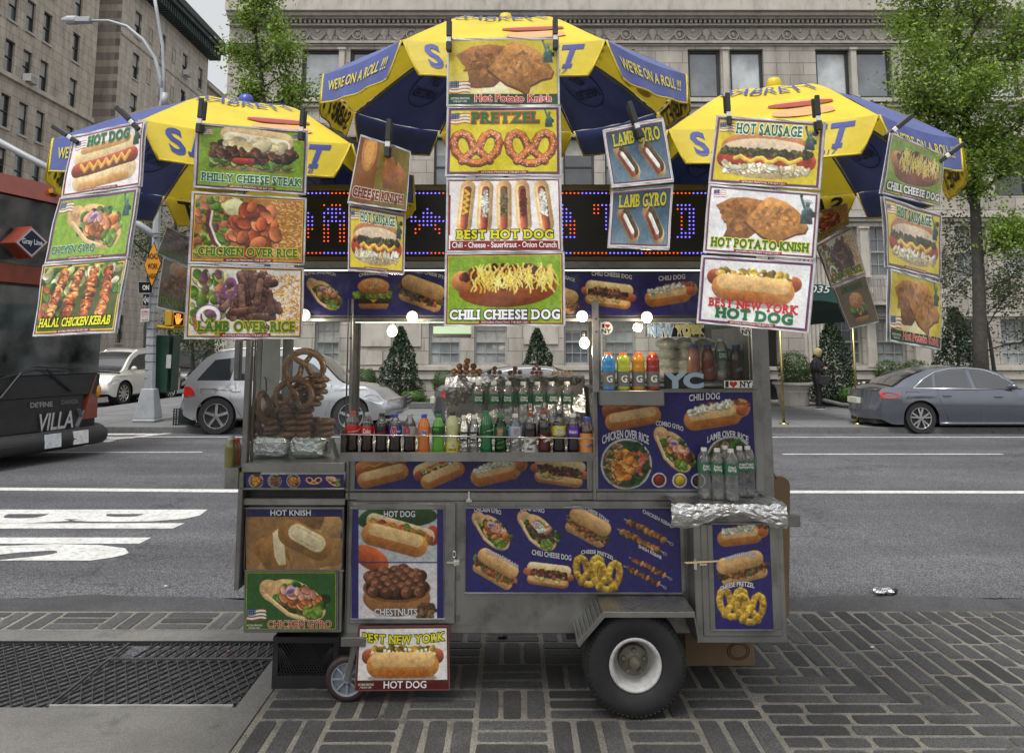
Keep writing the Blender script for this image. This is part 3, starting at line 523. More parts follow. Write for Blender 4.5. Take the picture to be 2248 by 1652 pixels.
# ---------------------------------------------------------------- umbrellas
def umbrella(label,foot,cx,Yc,zr,zap,faceang,tiltx=0,tilty=0,blue_finial=False,year='2017',px_scale=1.0,ztweak=None,inner=True,wid=(.44,.87)):
    # local frame: +u away from viewer (after rotation), v to the right ; front panel is yellow
    root=thing('market_umbrella',label,'umbrella',(cx,Yc,0),0,'striped food cart umbrellas')
    a=faceang; ud=Vector((math.sin(a),math.cos(a),0)); vd=Vector((math.cos(a),-math.sin(a),0)); s=px_scale
    fe,se=wid; uv=[(-.93,-fe),(-.93,fe),(-.4,se),(.4,se),(.93,fe),(.93,-fe),(.4,-se),(-.4,-se)]
    rim=[]
    for i,(u,v) in enumerate(uv):
        z=zr+tilty*u+tiltx*v+(ztweak[i] if ztweak else 0); rim.append(ud*u*s+vd*v*s+Vector((0,0,z)))
    ap=Vector((0,0,zap)); pole=MB(); ft_=Vector(foot)-Vector((cx,Yc,0)); pole.tube([ft_,(ft_*.35+Vector((0,0,zap-.5))*.65),(0,0,zap-.45),(0,0,zap+.01)],.019,10); pole.build('pole',CHROME,root,True)
    def rib(i,t):
        p=ap.lerp(rim[i],t); p=p+Vector((0,0,.1*math.sin(PI*t)**1.0*(1-.25*t))); return p
    n=10; mm=8
    for i in range(8):
        j=(i+1)%8; mb=MB(); vs=[]; fs=[]
        for r in range(n+1):
            t=.03+.97*r/n
            for q in range(mm+1):
                w_=q/mm; p=rib(i,t).lerp(rib(j,t),w_); p.z-=.02*math.sin(PI*w_)*t+ .004*math.sin(q*2.3+r*1.1+i); vs.append(p)
        for r in range(n):
            for q in range(mm): k=r*(mm+1)+q; fs.append((k,k+mm+1,k+mm+2,k+1))
        mb.add(vs,fs); yel=i%2==0
        mat=YELF if yel else BLUF; pan=mb.build('canopy_panel',mat,root,True,label='yellow canopy panel' if yel else 'blue canopy panel')
        # valance
        out=((rim[i]+rim[j])*.5); out=Vector((out.x,out.y,0)).normalized(); ex=(rim[j]-rim[i]); L=ex.length; ex.normalize(); H=.17*s
        def vm(x,y,off=0,i=i,j=j,out=out):
            # x 0..1 along, y 0..1 down
            ins=.085*y**1.2; xx=ins+(1-2*ins)*x; p=rim[i].lerp(rim[j],xx); p=p+Vector((0,0,-H*y-.02*math.sin(PI*x)*(1-.2*y)))+out*(.012+.035*y+.007*math.sin(x*17+i*2)*y+off); return p
        mb=MB(); vs=[]; fs=[]; mq=22
        for r in range(5):
            for q in range(mq+1): vs.append(vm(q/mq,r/4))
        for r in range(4):
            for q in range(mq): k=r*(mq+1)+q; fs.append((k,k+1,k+mq+2,k+mq+1))
        mb.add(vs,fs); va=mb.build('valance',mat,root,True,label='yellow valance' if yel else 'blue valance')
        tr=MB(); tr.tube([vm(q/mq,1)for q in range(mq+1)],.005,6); tr.tube([vm(0,r/4) for r in range(5)],.005,6); tr.tube([vm(1,r/4) for r in range(5)],.005,6); tr.build('piping',YELF if 1 else mat,va,True)
        cen=Vector((0,0,0))
        def pm_(x,y,off=0,i=i,j=j):   # map on the canopy panel: x -1..1 across at rim width, y 0 apex..1 rim
            t=y; w_=.5+x*.5; p=rib(i,t).lerp(rib(j,t),w_); p.z+=off+.004-.02*math.sin(PI*w_)*t; return p
        if yel:
            L1=[('SABRETT',.10,.90,.1,.76,BLUPR,None,0,.03),(year,.74,.86,.8,.93,BLUPR,None,0,0)]
            lettering([(t[0],*t[1:]) for t in L1],vm,va,off=.0015)
            lettering([('SABRETT',.08,.92,.1,.76,(.16,.11,.02),None,0,.012)],lambda x,y,o: vm(x,y,-.004-o),va,off=.001,name='show_through_print')
            lettering([('SABRETT',-.95,.92,.44,.6,BLUPR,None,0,.0)],lambda x,y,o:pm_(x,y,o),pan,off=.004)
            hd=MB(); 
            def el(x0,x1,y0,y1,k,z): hd.add([pm_(x0+(x1-x0)*(.5+.5*math.cos(q)*(1 if abs(math.cos(q))<.98 else .98)),y0+(y1-y0)*(.5+.5*math.copysign(abs(math.sin(q))**.6,math.sin(q))),z) for q in np.linspace(0,2*PI,28)[:-1]],[tuple(range(27))],k)
            el(.02,.72,.83,.92,0,.003); el(-.04,.8,.76,.815,1,.004); el(.04,.72,.735,.785,0,.002)
            hd.build('sausage_print',[ink((.85,.62,.4)),ink((.62,.2,.08))],pan)
        else:
            lettering([('U.S.',-.12,.12,.5,.56,(.01,.015,.07),None,0,.02),("GOV'T",-.2,.2,.6,.67,(.01,.015,.07),None,0,.02),('INSPECTED',-.34,.34,.71,.77,(.01,.015,.07),None,0,.02)],lambda x,y,o: pm_(x,y,-.012-o),pan,off=.001,name='inspection_print')
            mb=MB(); mb.tube([pm_(.5*math.cos(q),.64+.2*math.sin(q),-.012) for q in np.linspace(0,2*PI,33)[:-1]],.003,4,closed=True); mb.build('inspection_ring',ink((.01,.015,.07)),pan)
            lettering([("WE'RE ON A ROLL !!!",.1,.9,.28,.62,(.85,.78,.1),None,0,.01)],vm,va,off=.003)
    m=MB(); m.lathe([(0,zap+.09),(.03,zap+.08),(.042,zap+.05),(.035,zap+.02),(.02,zap-.02)],14,k=0); m.lathe([(.02,zap+.025),(.09,zap+.012),(.14,zap-.03)],16,k=1)
    m.build('finial',[pm('blue_finial',(.04,.06,.35),rough=.3) if blue_finial else YELF,YELF],root,True)
    for i in range(8):
        rb=MB(); rb.tube([rib(i,t)-Vector((0,0,.018)) for t in (.05,.3,.55,.8,1)],.006,6); rb.tube([Vector((0,0,zap-.42)),rib(i,.5)-Vector((0,0,.02))],.005,6); rb.build('rib',STEELD,root,True)
    hb=MB(); hb.lathe([(.02,zap-.38),(.045,zap-.39),(.045,zap-.46),(.02,zap-.47)],12); hb.build('hub',BLACKP,root,True)
    if inner:
        pass
    return root,rim
Yf=3.42
def zY(px,py,Y): return at(px,py,Y).z
u1,r1=umbrella('large middle umbrella, highest of the three, over the cart centre',at(1110,410,4.85),AX(1110,4.42,60),4.42,zY(1110,92,3.49)+.05,zY(1117,62,4.42),0,0,.05,False,'2017',wid=(.445,.91))
u2,r2=umbrella('left umbrella with a blue knob on top and the year 2018',at(540,745,4.68),AX(540,4.42,220),4.42,zY(540,272,3.47)-.02,zY(542,240,4.42),-R(20),-.03,0,True,'2018',wid=(.44,.85))
u3,r3=umbrella('right umbrella with a yellow knob and faded sausage print',at(1680,716,4.8),AX(1700,4.42,200),4.42,zY(1700,260,3.47)+.0,zY(1703,203,4.42),R(20),-.02,.0,False,'2017',wid=(.44,.82))
# ---------------------------------------------------------------- hanging menu posters
def clamp_thing(p,label,side=0,s=1.0):
    o=thing('spring_clamp',label,'clamp',p,0,'black spring clamps holding the posters')
    M=Matrix.Rotation(side,4,'Y')@Matrix.Scale(s,4)
    a=MB(); a.box(-.009,.009,-.022,-.012,.0,.075,M); a.box(-.0095,.0095,-.024,-.01,-.055,-.02,M); a.build('jaw',BLACKP,o,bevel=.003)
    b=MB(); b.box(-.008,.008,-.019,-.009,-.02,.0,M); b.build('spring_plate',WHITEP,o,bevel=.002)
    c=MB(); c.box(-.009,.009,.012,.022,.0,.072,M); c.box(-.009,.009,.008,.018,-.05,-.015,M); c.build('handle',BLACKP,o,bevel=.003); return o
ARTC={}
def column(name_label,cat,quads,keys,labels,Ys,clips=(),wear=.25,group='laminated poster columns hanging from the umbrellas',wv=.004,mirror=False):
    """quads in photo pixels (TL,TR,BR,BL), Ys: per quad (YL top,YR top,YR bot,YL bot)"""
    pts=[[at(x,y,Y) for (x,y),Y in zip(q,ys)] for q,ys in zip(quads,Ys)]
    base=(pts[-1][2]+pts[-1][3])/2; root=thing('poster_banner',name_label,cat,base,0,group)
    for i,(q,k,lb) in enumerate(zip(pts,keys,labels)):
        mp=quadmap(q,wv,i*2.1+len(keys)); cv,T=poster_art(k)
        ob=art_mesh('poster',cv,mp,root,artm('poster_print_%d'%int(wear*100),.28,.35,wear),base,lb)
        lettering(T,lambda x,y,o: mp(x,y,o)-base,ob,off=.0012)
        sl=MB(); g=5; vs=[];
        e=5.0
        for z in (-.009,-.012):
            for (x,y) in [(-e,-e),(80,-e),(160,-e),(240+e,-e),(240+e,75),(240+e,150+e),(160,150+e),(80,150+e),(-e,150+e),(-e,75)]: vs.append(mp(x,y,z)-base)
        n=10; sl.add(vs,[tuple(range(n))[::-1],tuple(range(n,2*n))]+[(j,(j+1)%n,n+(j+1)%n,n+j) for j in range(n)])
        # glossy welded rims of the sleeve in front of the print
        for (x0,y0,x1,y1) in ((-e,-e,240+e,-1),(-e,151,240+e,150+e),(-e,-1,-.8,151),(240.8,-1,240+e,151)):
            m=8 if (x1-x0)>(y1-y0) else 5; vs=[]
            for j in range(m+1):
                t=j/m; 
                if x1-x0>y1-y0: vs+= [mp(x0+(x1-x0)*t,y0,.001)-base,mp(x0+(x1-x0)*t,y1,.0015+.002*math.sin(j*2.2))-base]
                else: vs+= [mp(x0,y0+(y1-y0)*t,.001)-base,mp(x1,y0+(y1-y0)*t,.0015)-base]
            sl.add(vs,[(2*j,2*j+1,2*j+3,2*j+2) for j in range(m)])
        sl.build('sleeve',SLEEVE,root)
    for (px,py,Y,ang,lb,s) in clips: clamp_thing(at(px,py,Y),lb,ang,s)
    return root
Q=lambda *a:[(a[0],a[1]),(a[2],a[3]),(a[4],a[5]),(a[6],a[7])]
def same(a,b=None): b=b or a; return (a,b,b,a)
yc=3.36
column('middle column of four posters, from potato knish on top down to chili cheese dog','poster column',
 [Q(987,88,1222,88,1224,228,985,229),Q(986,239,1226,237,1228,381,982,382),Q(985,396,1227,394,1231,548,983,549),Q(982,560,1234,557,1236,710,980,711)],
 ['knish_y','pretzel','five','chilicheese'],['yellow poster of two potato knishes','yellow poster of two salted pretzels','white poster of five topped hot dogs','green poster of a chili cheese dog'],[(yc,yc,yc,yc)]*4,
 [(986,84,yc-.03,0,'black clamp at the left top corner of the middle knish poster',1.15),(1219,80,yc-.03,0,'black clamp at the right top corner of the middle knish poster',1.15)])
ya,yb=3.2,3.42
column('column of cheese steak, chicken over rice and lamb over rice posters','poster column',
 [Q(436,274,671,291,667,423,430,407),Q(426,425,668,439,664,577,419,573),Q(418,585,663,592,659,739,410,739)],
 ['philly','chickenrice','lambrice'],['green poster of a cheese steak sandwich','poster of chicken over rice','poster of lamb strips over rice'],[(ya,yb,yb,ya)]*3,
 [(442,262,ya-.02,.05,'black clamp at the left top corner of the cheese steak poster',1.1),(664,280,yb-.02,.05,'black clamp at the right top corner of the cheese steak poster',1.1)])
column('leftmost slanting column, hot dog above chicken gyro above kebab','poster column',
 [Q(162,301,315,268,305,404,138,429),Q(134,438,301,417,278,561,101,574),Q(99,586,275,570,249,725,76,733)],
 ['hotdog','gyro_p','halal'],['white hot dog poster with mustard zigzag','green chicken gyro poster','poster of glazed chicken kebabs'],[(3.5,3.3,3.25,3.45),(3.45,3.25,3.2,3.4),(3.4,3.2,3.15,3.35)],
 [(152,300,3.5,-1.0,'black clamp sticking out at the far left umbrella corner',1.1),(288,266,3.3,-.8,'black clamp above the right corner of the leftmost hot dog poster',1.1)])
ya,yb=3.42,3.2
column('column of hot sausage, potato knish and best hot dog posters','poster column',
 [Q(1577,258,1807,273,1796,412,1560,398),Q(1560,409,1795,428,1785,565,1548,550),Q(1545,565,1785,579,1771,726,1534,704)],
 ['sausage','knish_w','ny'],['yellow hot sausage poster','white poster of two potato knishes','white poster of an onion topped hot dog'],[(ya,yb,yb,ya)]*3,
 [(1597,247,ya-.02,-.03,'black clamp at the left top corner of the right hot sausage poster',1.1),(1793,256,yb-.02,-.03,'black clamp at the right top corner of the right hot sausage poster',1.1)])
column('rightmost column, chili cheese dog above hot sausage above potato knish','poster column',
 [Q(1960,296,2068,341,2062,450,1940,421),Q(1941,435,2063,474,2063,608,1951,581),Q(1955,595,2066,624,2064,764,1955,744)],
 ['chilicheese2','sausage2','knish_y2'],['green chili cheese dog poster in shade','yellow hot sausage poster seen at an angle','yellow potato knish poster seen at an angle'],[(3.2,3.52,3.5,3.17),(3.18,3.5,3.48,3.15),(3.16,3.47,3.45,3.13)],
 [(1965,283,3.25,.9,'black clamp at the corner of the right umbrella beside the yellow panel',1.1),(2080,340,3.52,.95,'black clamp at the far right umbrella corner',1.1)],wear=.35)
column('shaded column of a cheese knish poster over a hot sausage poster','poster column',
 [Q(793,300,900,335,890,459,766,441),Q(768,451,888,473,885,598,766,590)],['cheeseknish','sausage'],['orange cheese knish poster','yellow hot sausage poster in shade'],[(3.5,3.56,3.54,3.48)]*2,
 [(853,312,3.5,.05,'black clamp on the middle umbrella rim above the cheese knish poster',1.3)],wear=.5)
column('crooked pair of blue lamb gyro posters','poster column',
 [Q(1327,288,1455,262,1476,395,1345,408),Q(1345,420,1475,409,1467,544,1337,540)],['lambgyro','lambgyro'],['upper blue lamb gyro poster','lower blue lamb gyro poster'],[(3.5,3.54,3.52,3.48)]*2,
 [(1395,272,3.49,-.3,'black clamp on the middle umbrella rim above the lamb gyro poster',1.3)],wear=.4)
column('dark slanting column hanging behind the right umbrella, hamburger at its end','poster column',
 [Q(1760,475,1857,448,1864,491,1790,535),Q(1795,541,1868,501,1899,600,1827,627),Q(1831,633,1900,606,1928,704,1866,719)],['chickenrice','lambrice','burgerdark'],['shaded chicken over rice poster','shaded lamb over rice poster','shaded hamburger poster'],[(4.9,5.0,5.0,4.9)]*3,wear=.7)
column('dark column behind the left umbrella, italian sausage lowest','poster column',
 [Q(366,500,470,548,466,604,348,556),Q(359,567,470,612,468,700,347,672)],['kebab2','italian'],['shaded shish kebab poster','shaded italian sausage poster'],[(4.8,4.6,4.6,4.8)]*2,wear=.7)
# ---------------------------------------------------------------- the food cart
Y0=4.62; Y1=5.55
cart=thing('food_cart','stainless steel street food cart with blue food panels and a lit scrolling sign','food cart',(AX(1124,Y0),Y0,0))
CO=Vector(cart.location)
def part(name,fn,mat,bevel=.003,parent=cart,smooth=False,label=None):
    mb=MB(cart); fn(mb); return mb.build(name,mat,parent,smooth,bevel,label)
PB=lambda *a,**k: (lambda mb: mb.pbox(*a,**k))
bodyz0=AZ(1390,Y0)
part('body',lambda m:(m.pbox(757,1098,1527,1390,Y0+.012,Y1),m.pbox(757,1003,1306,1079,Y0+.012,Y1),m.pbox(757,1079.5,1306,1097.5,Y0+.005,Y1-.01)),STEEL,.004)
part('left_body',lambda m:(m.pbox(534,1110,757,1388,Y0+.02,Y1),m.pbox(530,1093,758,1109,Y0-.01,Y1+.01)),STEEL,.004)
def rails(m):
    m.pbox(530,1016,757,1036,Y0-.015,Y0+.9)
    m.pbox(757,990,766,1392,Y0-.012,Y0+.02)
part('base_rail',rails,STEEL,.003)
def flap(m): m.pbox(513,1073,533,1295,Y0-.03,Y0+.25); m.pbox(517,1036,536,1072,Y0-.01,Y0+.3)
part('side_flap',flap,STEELD)
part('side_ledge',PB(492,1026,524,1072,Y0-.02,Y0+.3),STEEL)
# left glass cabinet
def posts(m):
    m.pbox(529,745,552,1016,Y0,Y0+.05); m.pbox(512,745,528,833,Y0+.05,Y0+.1); m.pbox(553,740,559,1016,Y0+.05,Y0+.07)
    a=at(529,1016,Y0); b=at(552,745,Y0)
part('cabinet_frame',posts,STEELD)
for px,a_,b_ in ((560,-.02,.02),(612,0,.06),(757,.03,.06)): part('rear_post',lambda m:m.box(at(px,1000,Y1-.05).x+a_,at(px,1000,Y1-.05).x+b_,Y1-.05,Y1,1.1,2.2),STEELD)
part('cabinet_back',lambda m:(m.box(at(572,900,Y1-.08).x,at(611,900,Y1-.08).x,Y1-.09,Y1-.08,1.15,2.2)),pm('frosted_panel',(.3,.31,.31),rough=.25,var=.1))
part('cabinet_handle',lambda m:m.tube([at(576,829,Y1-.15)+Vector((0,.05,0)),at(584,832,Y1-.15),at(585,852,Y1-.15),at(584,873,Y1-.15),at(576,876,Y1-.15)+Vector((0,.05,0))],.005,6),BLACKP,0,smooth=True)
part('cabinet_glass',PB(558,740,757,1015,Y0+.01,Y0+.014),GLASS,0)
# window posts, header, roof
def tposts(m):
    m.pbox(758,655,764,990,Y0-.05,Y0-.03); m.pbox(764.5,655,776,905,Y0-.06,Y0-.03)
    m.pbox(764.5,905.5,774,992,Y0-.055,Y0-.03)
    m.pbox(1302,660,1314,862,Y0-.06,Y0-.03); m.pbox(1302,863,1307,1098,Y0-.01,Y0+.015)
part('window_post',tposts,STEEL,.004)
def holes(m):
    for x,y in ((770,690),(770,742),(1309,700),(1309,728)):
        p=at(x,y,Y0-.062); m.lathe([(0,0),(.006,0),(.006,.002),(0,.002)],10,(p.x,p.y,p.z),'y')
part('bolt_hole',holes,BLACKP,0)
def roof(m):
    a=at(640,412,Y0+.1); b=at(1680,412,Y0+.1)
    m.box(a.x,b.x,Y0+.15,Y1+.1,a.z-.02,a.z+.03); m.box(a.x+.02,b.x-.02,Y0+.26,Y1+.02,AZ(588,Y0+.1),a.z-.021)
part('roof',roof,STEELD)
def hdr(m): m.pbox(645,590,1690,597,Y0+.0,Y0+.3); m.pbox(645,697,1690,706,Y0-.0,Y0+.06); m.pbox(645,573,1600,589.5,Y0+.05,Y0+.3)
part('header_rail',hdr,STEEL)
part('header_box',PB(645,597.5,1690,696.5,Y0+.02,Y0+.3),STEELD)
def strip(m): m.pbox(663,592,1558,594.5,Y0-.008,Y0-.002); m.pbox(780,703,992,708,Y0+.1,Y0+.11)
part('light_strip',strip,STRIP,0)
def lbox(m): m.pbox(951,716,1033,732,Y0+.6,Y0+.7)
part('ceiling_lamp',lbox,STRIPD,0); part('lamp_housing',PB(951,732.5,1033,740,Y0+.6,Y0+.7),STEELD)
# rear frame
def rear(m):
    for px in (777,1303,1668):
        q=at(px,1000,Y1); m.box(q.x-.02,q.x+.02,Y1+.01,Y1+.04,.4,at(px,412,Y0+.1).z-.03)
    a=at(757,1000,Y0).x; b=at(1668,1000,Y0).x; m.box(a,b,Y1+.005,Y1+.045,AZ(700,Y1)+.1,AZ(690,Y1)+.2); m.box(a,b,Y1+.005,Y1+.045,AZ(1003,Y0)-.05,AZ(1003,Y0)+.02)
part('rear_frame',rear,STEELD)
# LED sign
SY=Y0+.12
sign=part('scrolling_sign',PB(662,418,1557,562,SY,SY+.1),BLACKP,.002)
part('sign_rail',lambda m:(m.pbox(655,407,1565,417.5,SY-.02,SY+.1),m.pbox(655,562.5,1565,573,SY-.02,SY+.1)),pm('bronze_rail',(.16,.12,.07),rough=.4,metal=.6),parent=sign)
GP=8.72; NC=int((1550-668)/GP); ON={}
def bit(c0,r0,rows):
    for j,row in enumerate(rows):
        for i,ch in enumerate(row):
            if ch in 'rb': ON[(c0+i,r0+j)]=ch
for i in range(NC+1):
    ON[(i,0)]='b' if (i//7)%2==0 else 'r'; ON[(i,15)]='r' if ((i+4)//9)%2==0 else 'b'
bit(0,3,['r....r.rrr..','r.....bbbb..','bb...bbbbbb.','bbb..b.bb.b.','bbb..bbbbbb.','rbb..rb..br.','rrr..rr..rr.','rr...rr..rr.','rr...rr..rr.','b....rr..rr.'])
bit(27,4,['....b....','...bbb...','bb.bbbbb.','bbbbbbbbb','..rbbbr..','.rr...rr.','.r.....r.'])
bit(65,3,['b....','bb...','bbb..','bbb..','bbbr.','brrr.','b.rr.','b.rr.','bbbb.'])
bit(73,3,['rrbbbbb','rr.b...','rr.b...','...b...','...bb..','...bb..','...bb..'])
bit(90,3,['rrr.bbbb.','rr..rbbbb','r....b.bb','r....r.bb','r....r.bb','rr...r.bb','rr...b.bb','rrr..bbbb','..b.bbbb.'])
for ch,mt,nm in (('r',LEDR,'red_lights'),('b',LEDB,'blue_lights'),('x',pm('unlit_diode',(.035,.035,.04),rough=.3),'unlit_lights')):
    m=MB(cart)
    for i in range(NC+1):
        for j in range(16):
            if ON.get((i,j),'x')==ch:
                p=at(668+i*GP,424+j*8.75,SY-.003); r=.0052 if ch!='x' else .003; m.add([(p.x+r*math.cos(a),p.y,p.z+r*math.sin(a)) for a in np.linspace(0,2*PI,7)[:-1]],[tuple(range(6))])
    o=m.build(nm,mt,sign); 
    if ch=='x': o['kind']='stuff'
# menu panels
def panel(name,x0,y0,x1,y1,Y,paint,texts,label,frame=5,parent=cart,wear=.12,origin=CO,res=.7,bg=(.14,.12,.42),dz=0):
    cv=Cv(x0,y0,x1,y1,bg,res); paint(cv)
    mp=lambda x,y,o=0: at(x,y,Y-o)-origin
    def mp0(x,y,o=0): return at(x,y,Y-o)
    ob=art_mesh(name,cv,mp0,parent,artm('panel_print_%d'%int(wear*100),.25,.4,wear),origin,label)
    if texts: lettering(texts,mp,ob,off=.0012)
    if frame:
        m=MB(); m.o=origin
        f=frame; m.pbox(x0-f,y0-f,x1+f,y0,Y-.006,Y+.015); m.pbox(x0-f,y1,x1+f,y1+f,Y-.006,Y+.015); m.pbox(x0-f,y0+.3,x0,y1-.3,Y-.005,Y+.014); m.pbox(x1,y0+.3,x1+f,y1-.3,Y-.005,Y+.014)
        m.build('panel_frame',STEEL,ob,bevel=.0015)
    return ob
TW=(.82,.82,.84); TD=(.04,.03,.12)
def tx(s,x0,x1,y0,y1,arc=0,rot=0,b=.018): return (s,x0,x1,y0,y1,TW,TD,arc,b,0,rot)
def food(c,fn,x,y,s,ang=0,*a,fx=1): c.fr(x,y,s,ang,fx); fn(c,*a)
def dirty(c,n=30):
    pass
def p_header(c):
    food(c,f_gyro,712,644,48,-25,3); food(c,f_burger,820,645,56); food(c,f_philly,926,644,62,-20); food(c,f_philly,1225,655,55,-18); food(c,f_chilicheese,1336,645,62,-8); food(c,f_chilidog,1470,642,62,6)
panel('header_menu',668,600,1548,692,Y0-.005,p_header,[tx('FALAFEL SANDWICH',664,736,599,606,-7 if 0 else 5,0),tx('CHEESEBURGER',788,852,601,608,5),tx('PHILLY CHEESE STEAK',905,985,600,607,3,.22),tx('ITALIAN SAUSAGE',1190,1262,604,612,3,.2),tx('CHILI CHEESE DOG',1299,1387,600,609,2,.1),tx('CHILI DOG',1446,1504,604,614,0,-.08)],'long blue menu panel above the serving window',0,res=.75)
def p_mid(c):
    food(c,f_frank,838,1032,68,12); food(c,f_sauer,966,1032,66,20); food(c,f_chilidog,1092,1030,68,10); food(c,f_chilicheese,1228,1034,66,-8)
panel('window_menu',780,1009,1289,1073,Y0-.003,p_mid,[],'blue panel of four hot dogs under the bottle shelf',4)
def p_right(c):
    food(c,f_frank,1388,905,74,8); food(c,f_chilidog,1570,905,78,6); food(c,f_gyro,1480,985,62,-35,2); food(c,f_bowl,1375,1018,56,0,0); food(c,f_bowl,1603,1010,53,0,1)
    food(c,f_sauce,1447,1053,16,0,(.55,.12,.07)); food(c,f_sauce,1492,1054,16,0,(.8,.65,.12)); food(c,f_sauce,1533,1055,16,0,(.25,.17,.12))
panel('side_menu',1311,861,1660,1073,Y0-.003,p_right,[tx('CHILI DOG',1513,1580,864,878,1,-.07),tx('CHICKEN OVER RICE',1322,1424,957,975,14),tx('COMBO GYRO',1440,1500,930,940,3,.22),tx('LAMB OVER RICE',1553,1643,958,972,13)],'blue panel with bowls, gyro and sauces right of the window',4)
def p_low(c):
    food(c,f_gyro,1080,1163,56,-28,0); food(c,f_gyro,1181,1163,58,-28,1); food(c,f_philly,1291,1157,62,-28); food(c,f_kebab,1420,1162,52,0,0); food(c,f_philly,1088,1248,62,-30); food(c,f_chilicheese,1204,1260,57,-8); food(c,f_cheesepretzel,1311,1257,60,0); food(c,f_kebab,1425,1243,45,0,1)
panel('lower_menu',1023,1116,1497,1300,Y0-.003,p_low,[tx('CHICKEN GYRO',1041,1100,1116,1126,3,.12),tx('LAMB GYRO',1143,1195,1114,1123,2,.1),tx('PHILLY CHEESE STEAK',1258,1338,1126,1134,9,.42),tx('CHICKEN KEBAB',1411,1476,1134,1142,1,.52),tx('ITALIAN SAUSAGE',1068,1138,1223,1231,4,.5),tx('CHILI CHEESE DOG',1168,1254,1212,1223,0,.15),tx('CHEESE PRETZEL',1276,1348,1215,1223,7,.2),tx('SHISH KEBAB',1402,1452,1207,1214,0,.52)],'wide blue panel of eight dishes low on the cart',4)
def p_knish(c):
    c.rect(540,1134,748,1250,(.6,.42,.22),.05); c.fr(0,0,1)
    for i in range(14): c.ell(U(545,745),-U(1140,1245),U(25,50),U(18,40),U(0,90),random.choice([(.62,.44,.22),(.55,.37,.17),(.68,.5,.28)]),.2)
    c.rect(540,1117,750,1133,(.12,.1,.32)); c.cap(585,-1205,605,-1235,26,(.58,.38,.16),.2); c.poly([(598,-1170),(610,-1160),(622,-1168),(628,-1238),(612,-1240),(602,-1222)],(.86,.78,.6),.1); c.poly([(570,-1205),(596,-1172),(603,-1222),(612,-1240),(575,-1232)],(.6,.4,.17),.2); c.cap(640,-1170,700,-1200,30,(.6,.4,.17),.2); c.cap(652,-1168,696,-1192,19,(.86,.78,.6),.1,.1); c.cap(652,-1168,696,-1192,13,(.78,.68,.48),.1,.1); c.cap(652,-1168,696,-1192,11,(.86,.78,.6),.1,.1)
    c.rect(540,1250,752,1256,(.05,.05,.05))
panel('left_menu',540,1117,751,1250,Y0+.015,p_knish,[tx('HOT KNISH',594,682,1119,1131)],'blue framed picture of a split knish',4,wear=.35)
def p_nuts(c):
    c.rect(787,1118,959,1232,(.68,.7,.72),.03); c.rect(785,1236,959,1356,(.8,.78,.8),.03); c.fr(0,0,1)
    c.ell(890,-1132,70,24,0,(.14,.28,.1),.3); c.ell(820,-1135,36,20,20,(.13,.27,.09),.3); c.ell(815,-1225,42,24,-30,(.72,.3,.1),.3); c.ell(950,-1175,16,22,0,(.65,.2,.1),.3)
    c.fr(872,1175,84,-18); c.cap(-.7,.18,.75,.22,.2,(.78,.68,.48),.2); c.blobs(70,rel(.05,.15,.8,.14),(.04,.08),[(.68,.24,.12),(.75,.55,.15),(.4,.5,.15),(.8,.4,.2)],.3); bunf(c,-.62,-.16,.55,-.1,.3)
    c.rect(772,1232,975,1236,(.14,.12,.42)); c.rect(772,1117,787,1360,(.14,.12,.42)); c.rect(959.5,1117,975,1360,(.14,.12,.42)); c.fr(0,0,1)
    c.ell(871,-1312,74,40,0,(.6,.38,.18),.35); c.ell(871,-1318,66,30,0,(.68,.45,.22),.2,a=.5); c.ell(871,-1290,74,32,0,(.5,.3,.13),.1); c.ell(871,-1289,68,27,0,(.14,.08,.05),0)
    for i in range(30):
        t=i/29; x=812+118*((i*.618)%1); y=1245+60*t; y=max(y,1245+abs(x-871)*.35); y=min(y,1304-abs(x-871)*.12); c.ell(x,-y,14.5,13.5,0,(.1,.05,.03),0,0); c.ell(x,-y+1,13,12.5,U(0,90),random.choice([(.4,.21,.12),(.46,.25,.14),(.34,.17,.1)]),.5,.1); c.ell(x-3,-y+5,5,2.5,20,(.72,.55,.42),0,0,a=.6)
    c.blobs(50,rel(935,-1340,20,16),(3,6),[(.5,.38,.22),(.35,.24,.14)],.3); c.rect(785,1356,960,1360,(.14,.12,.42)); c.rect(959.5,1236,975,1360,(.14,.12,.42)); c.rect(787,1232.5,959,1236,(.14,.12,.42))
door=part('door',PB(766,1104,1001,1369,Y0-.012,Y0+.011),STEEL,.004)
panel('door_menu',772,1118,973,1357,Y0-.015,p_nuts,[tx('HOT DOG',843,911,1121,1134),tx('CHESTNUTS',822,916,1335,1350)],'blue framed pictures of a hot dog and a bowl of chestnuts',4,parent=door)
def strips(c):
    for i in range(5):
        x=566+i*41
        if i<3: food(c,f_bowl,x-4,1055,15 if i else 16,0,i%2)
        elif i==3: c.fr(x,1055,19,0,1,.6); f_pretzel(c,(.72,.5,.22),0,.12)
        else: food(c,f_gyro,x+2,1055,19,-10,3)
TI=MB(cart)
stp=panel('counter_menu',540,1041,755,1070,Y0-.03,strips,[],'narrow blue strip of five small dishes',0,res=1)
part('counter_lip',PB(533,1071,757,1075,Y0-.05,Y0+.02),STEEL)
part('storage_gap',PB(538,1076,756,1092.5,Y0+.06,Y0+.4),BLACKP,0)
def quilt(m,x0,x1,y0,y1,w,Y):
    n=int((x1-x0)/w)
    for i in range(n):
        a=at(x0+i*w,y1,Y); b=at(x0+(i+1)*w,y1,Y); t=at(x0+(i+.5)*w,y0,Y); c=(a+b+t)/3+Vector((0,-.0009,0)); m.add([a,b,t,c],[(0,1,3),(1,2,3),(2,0,3)])
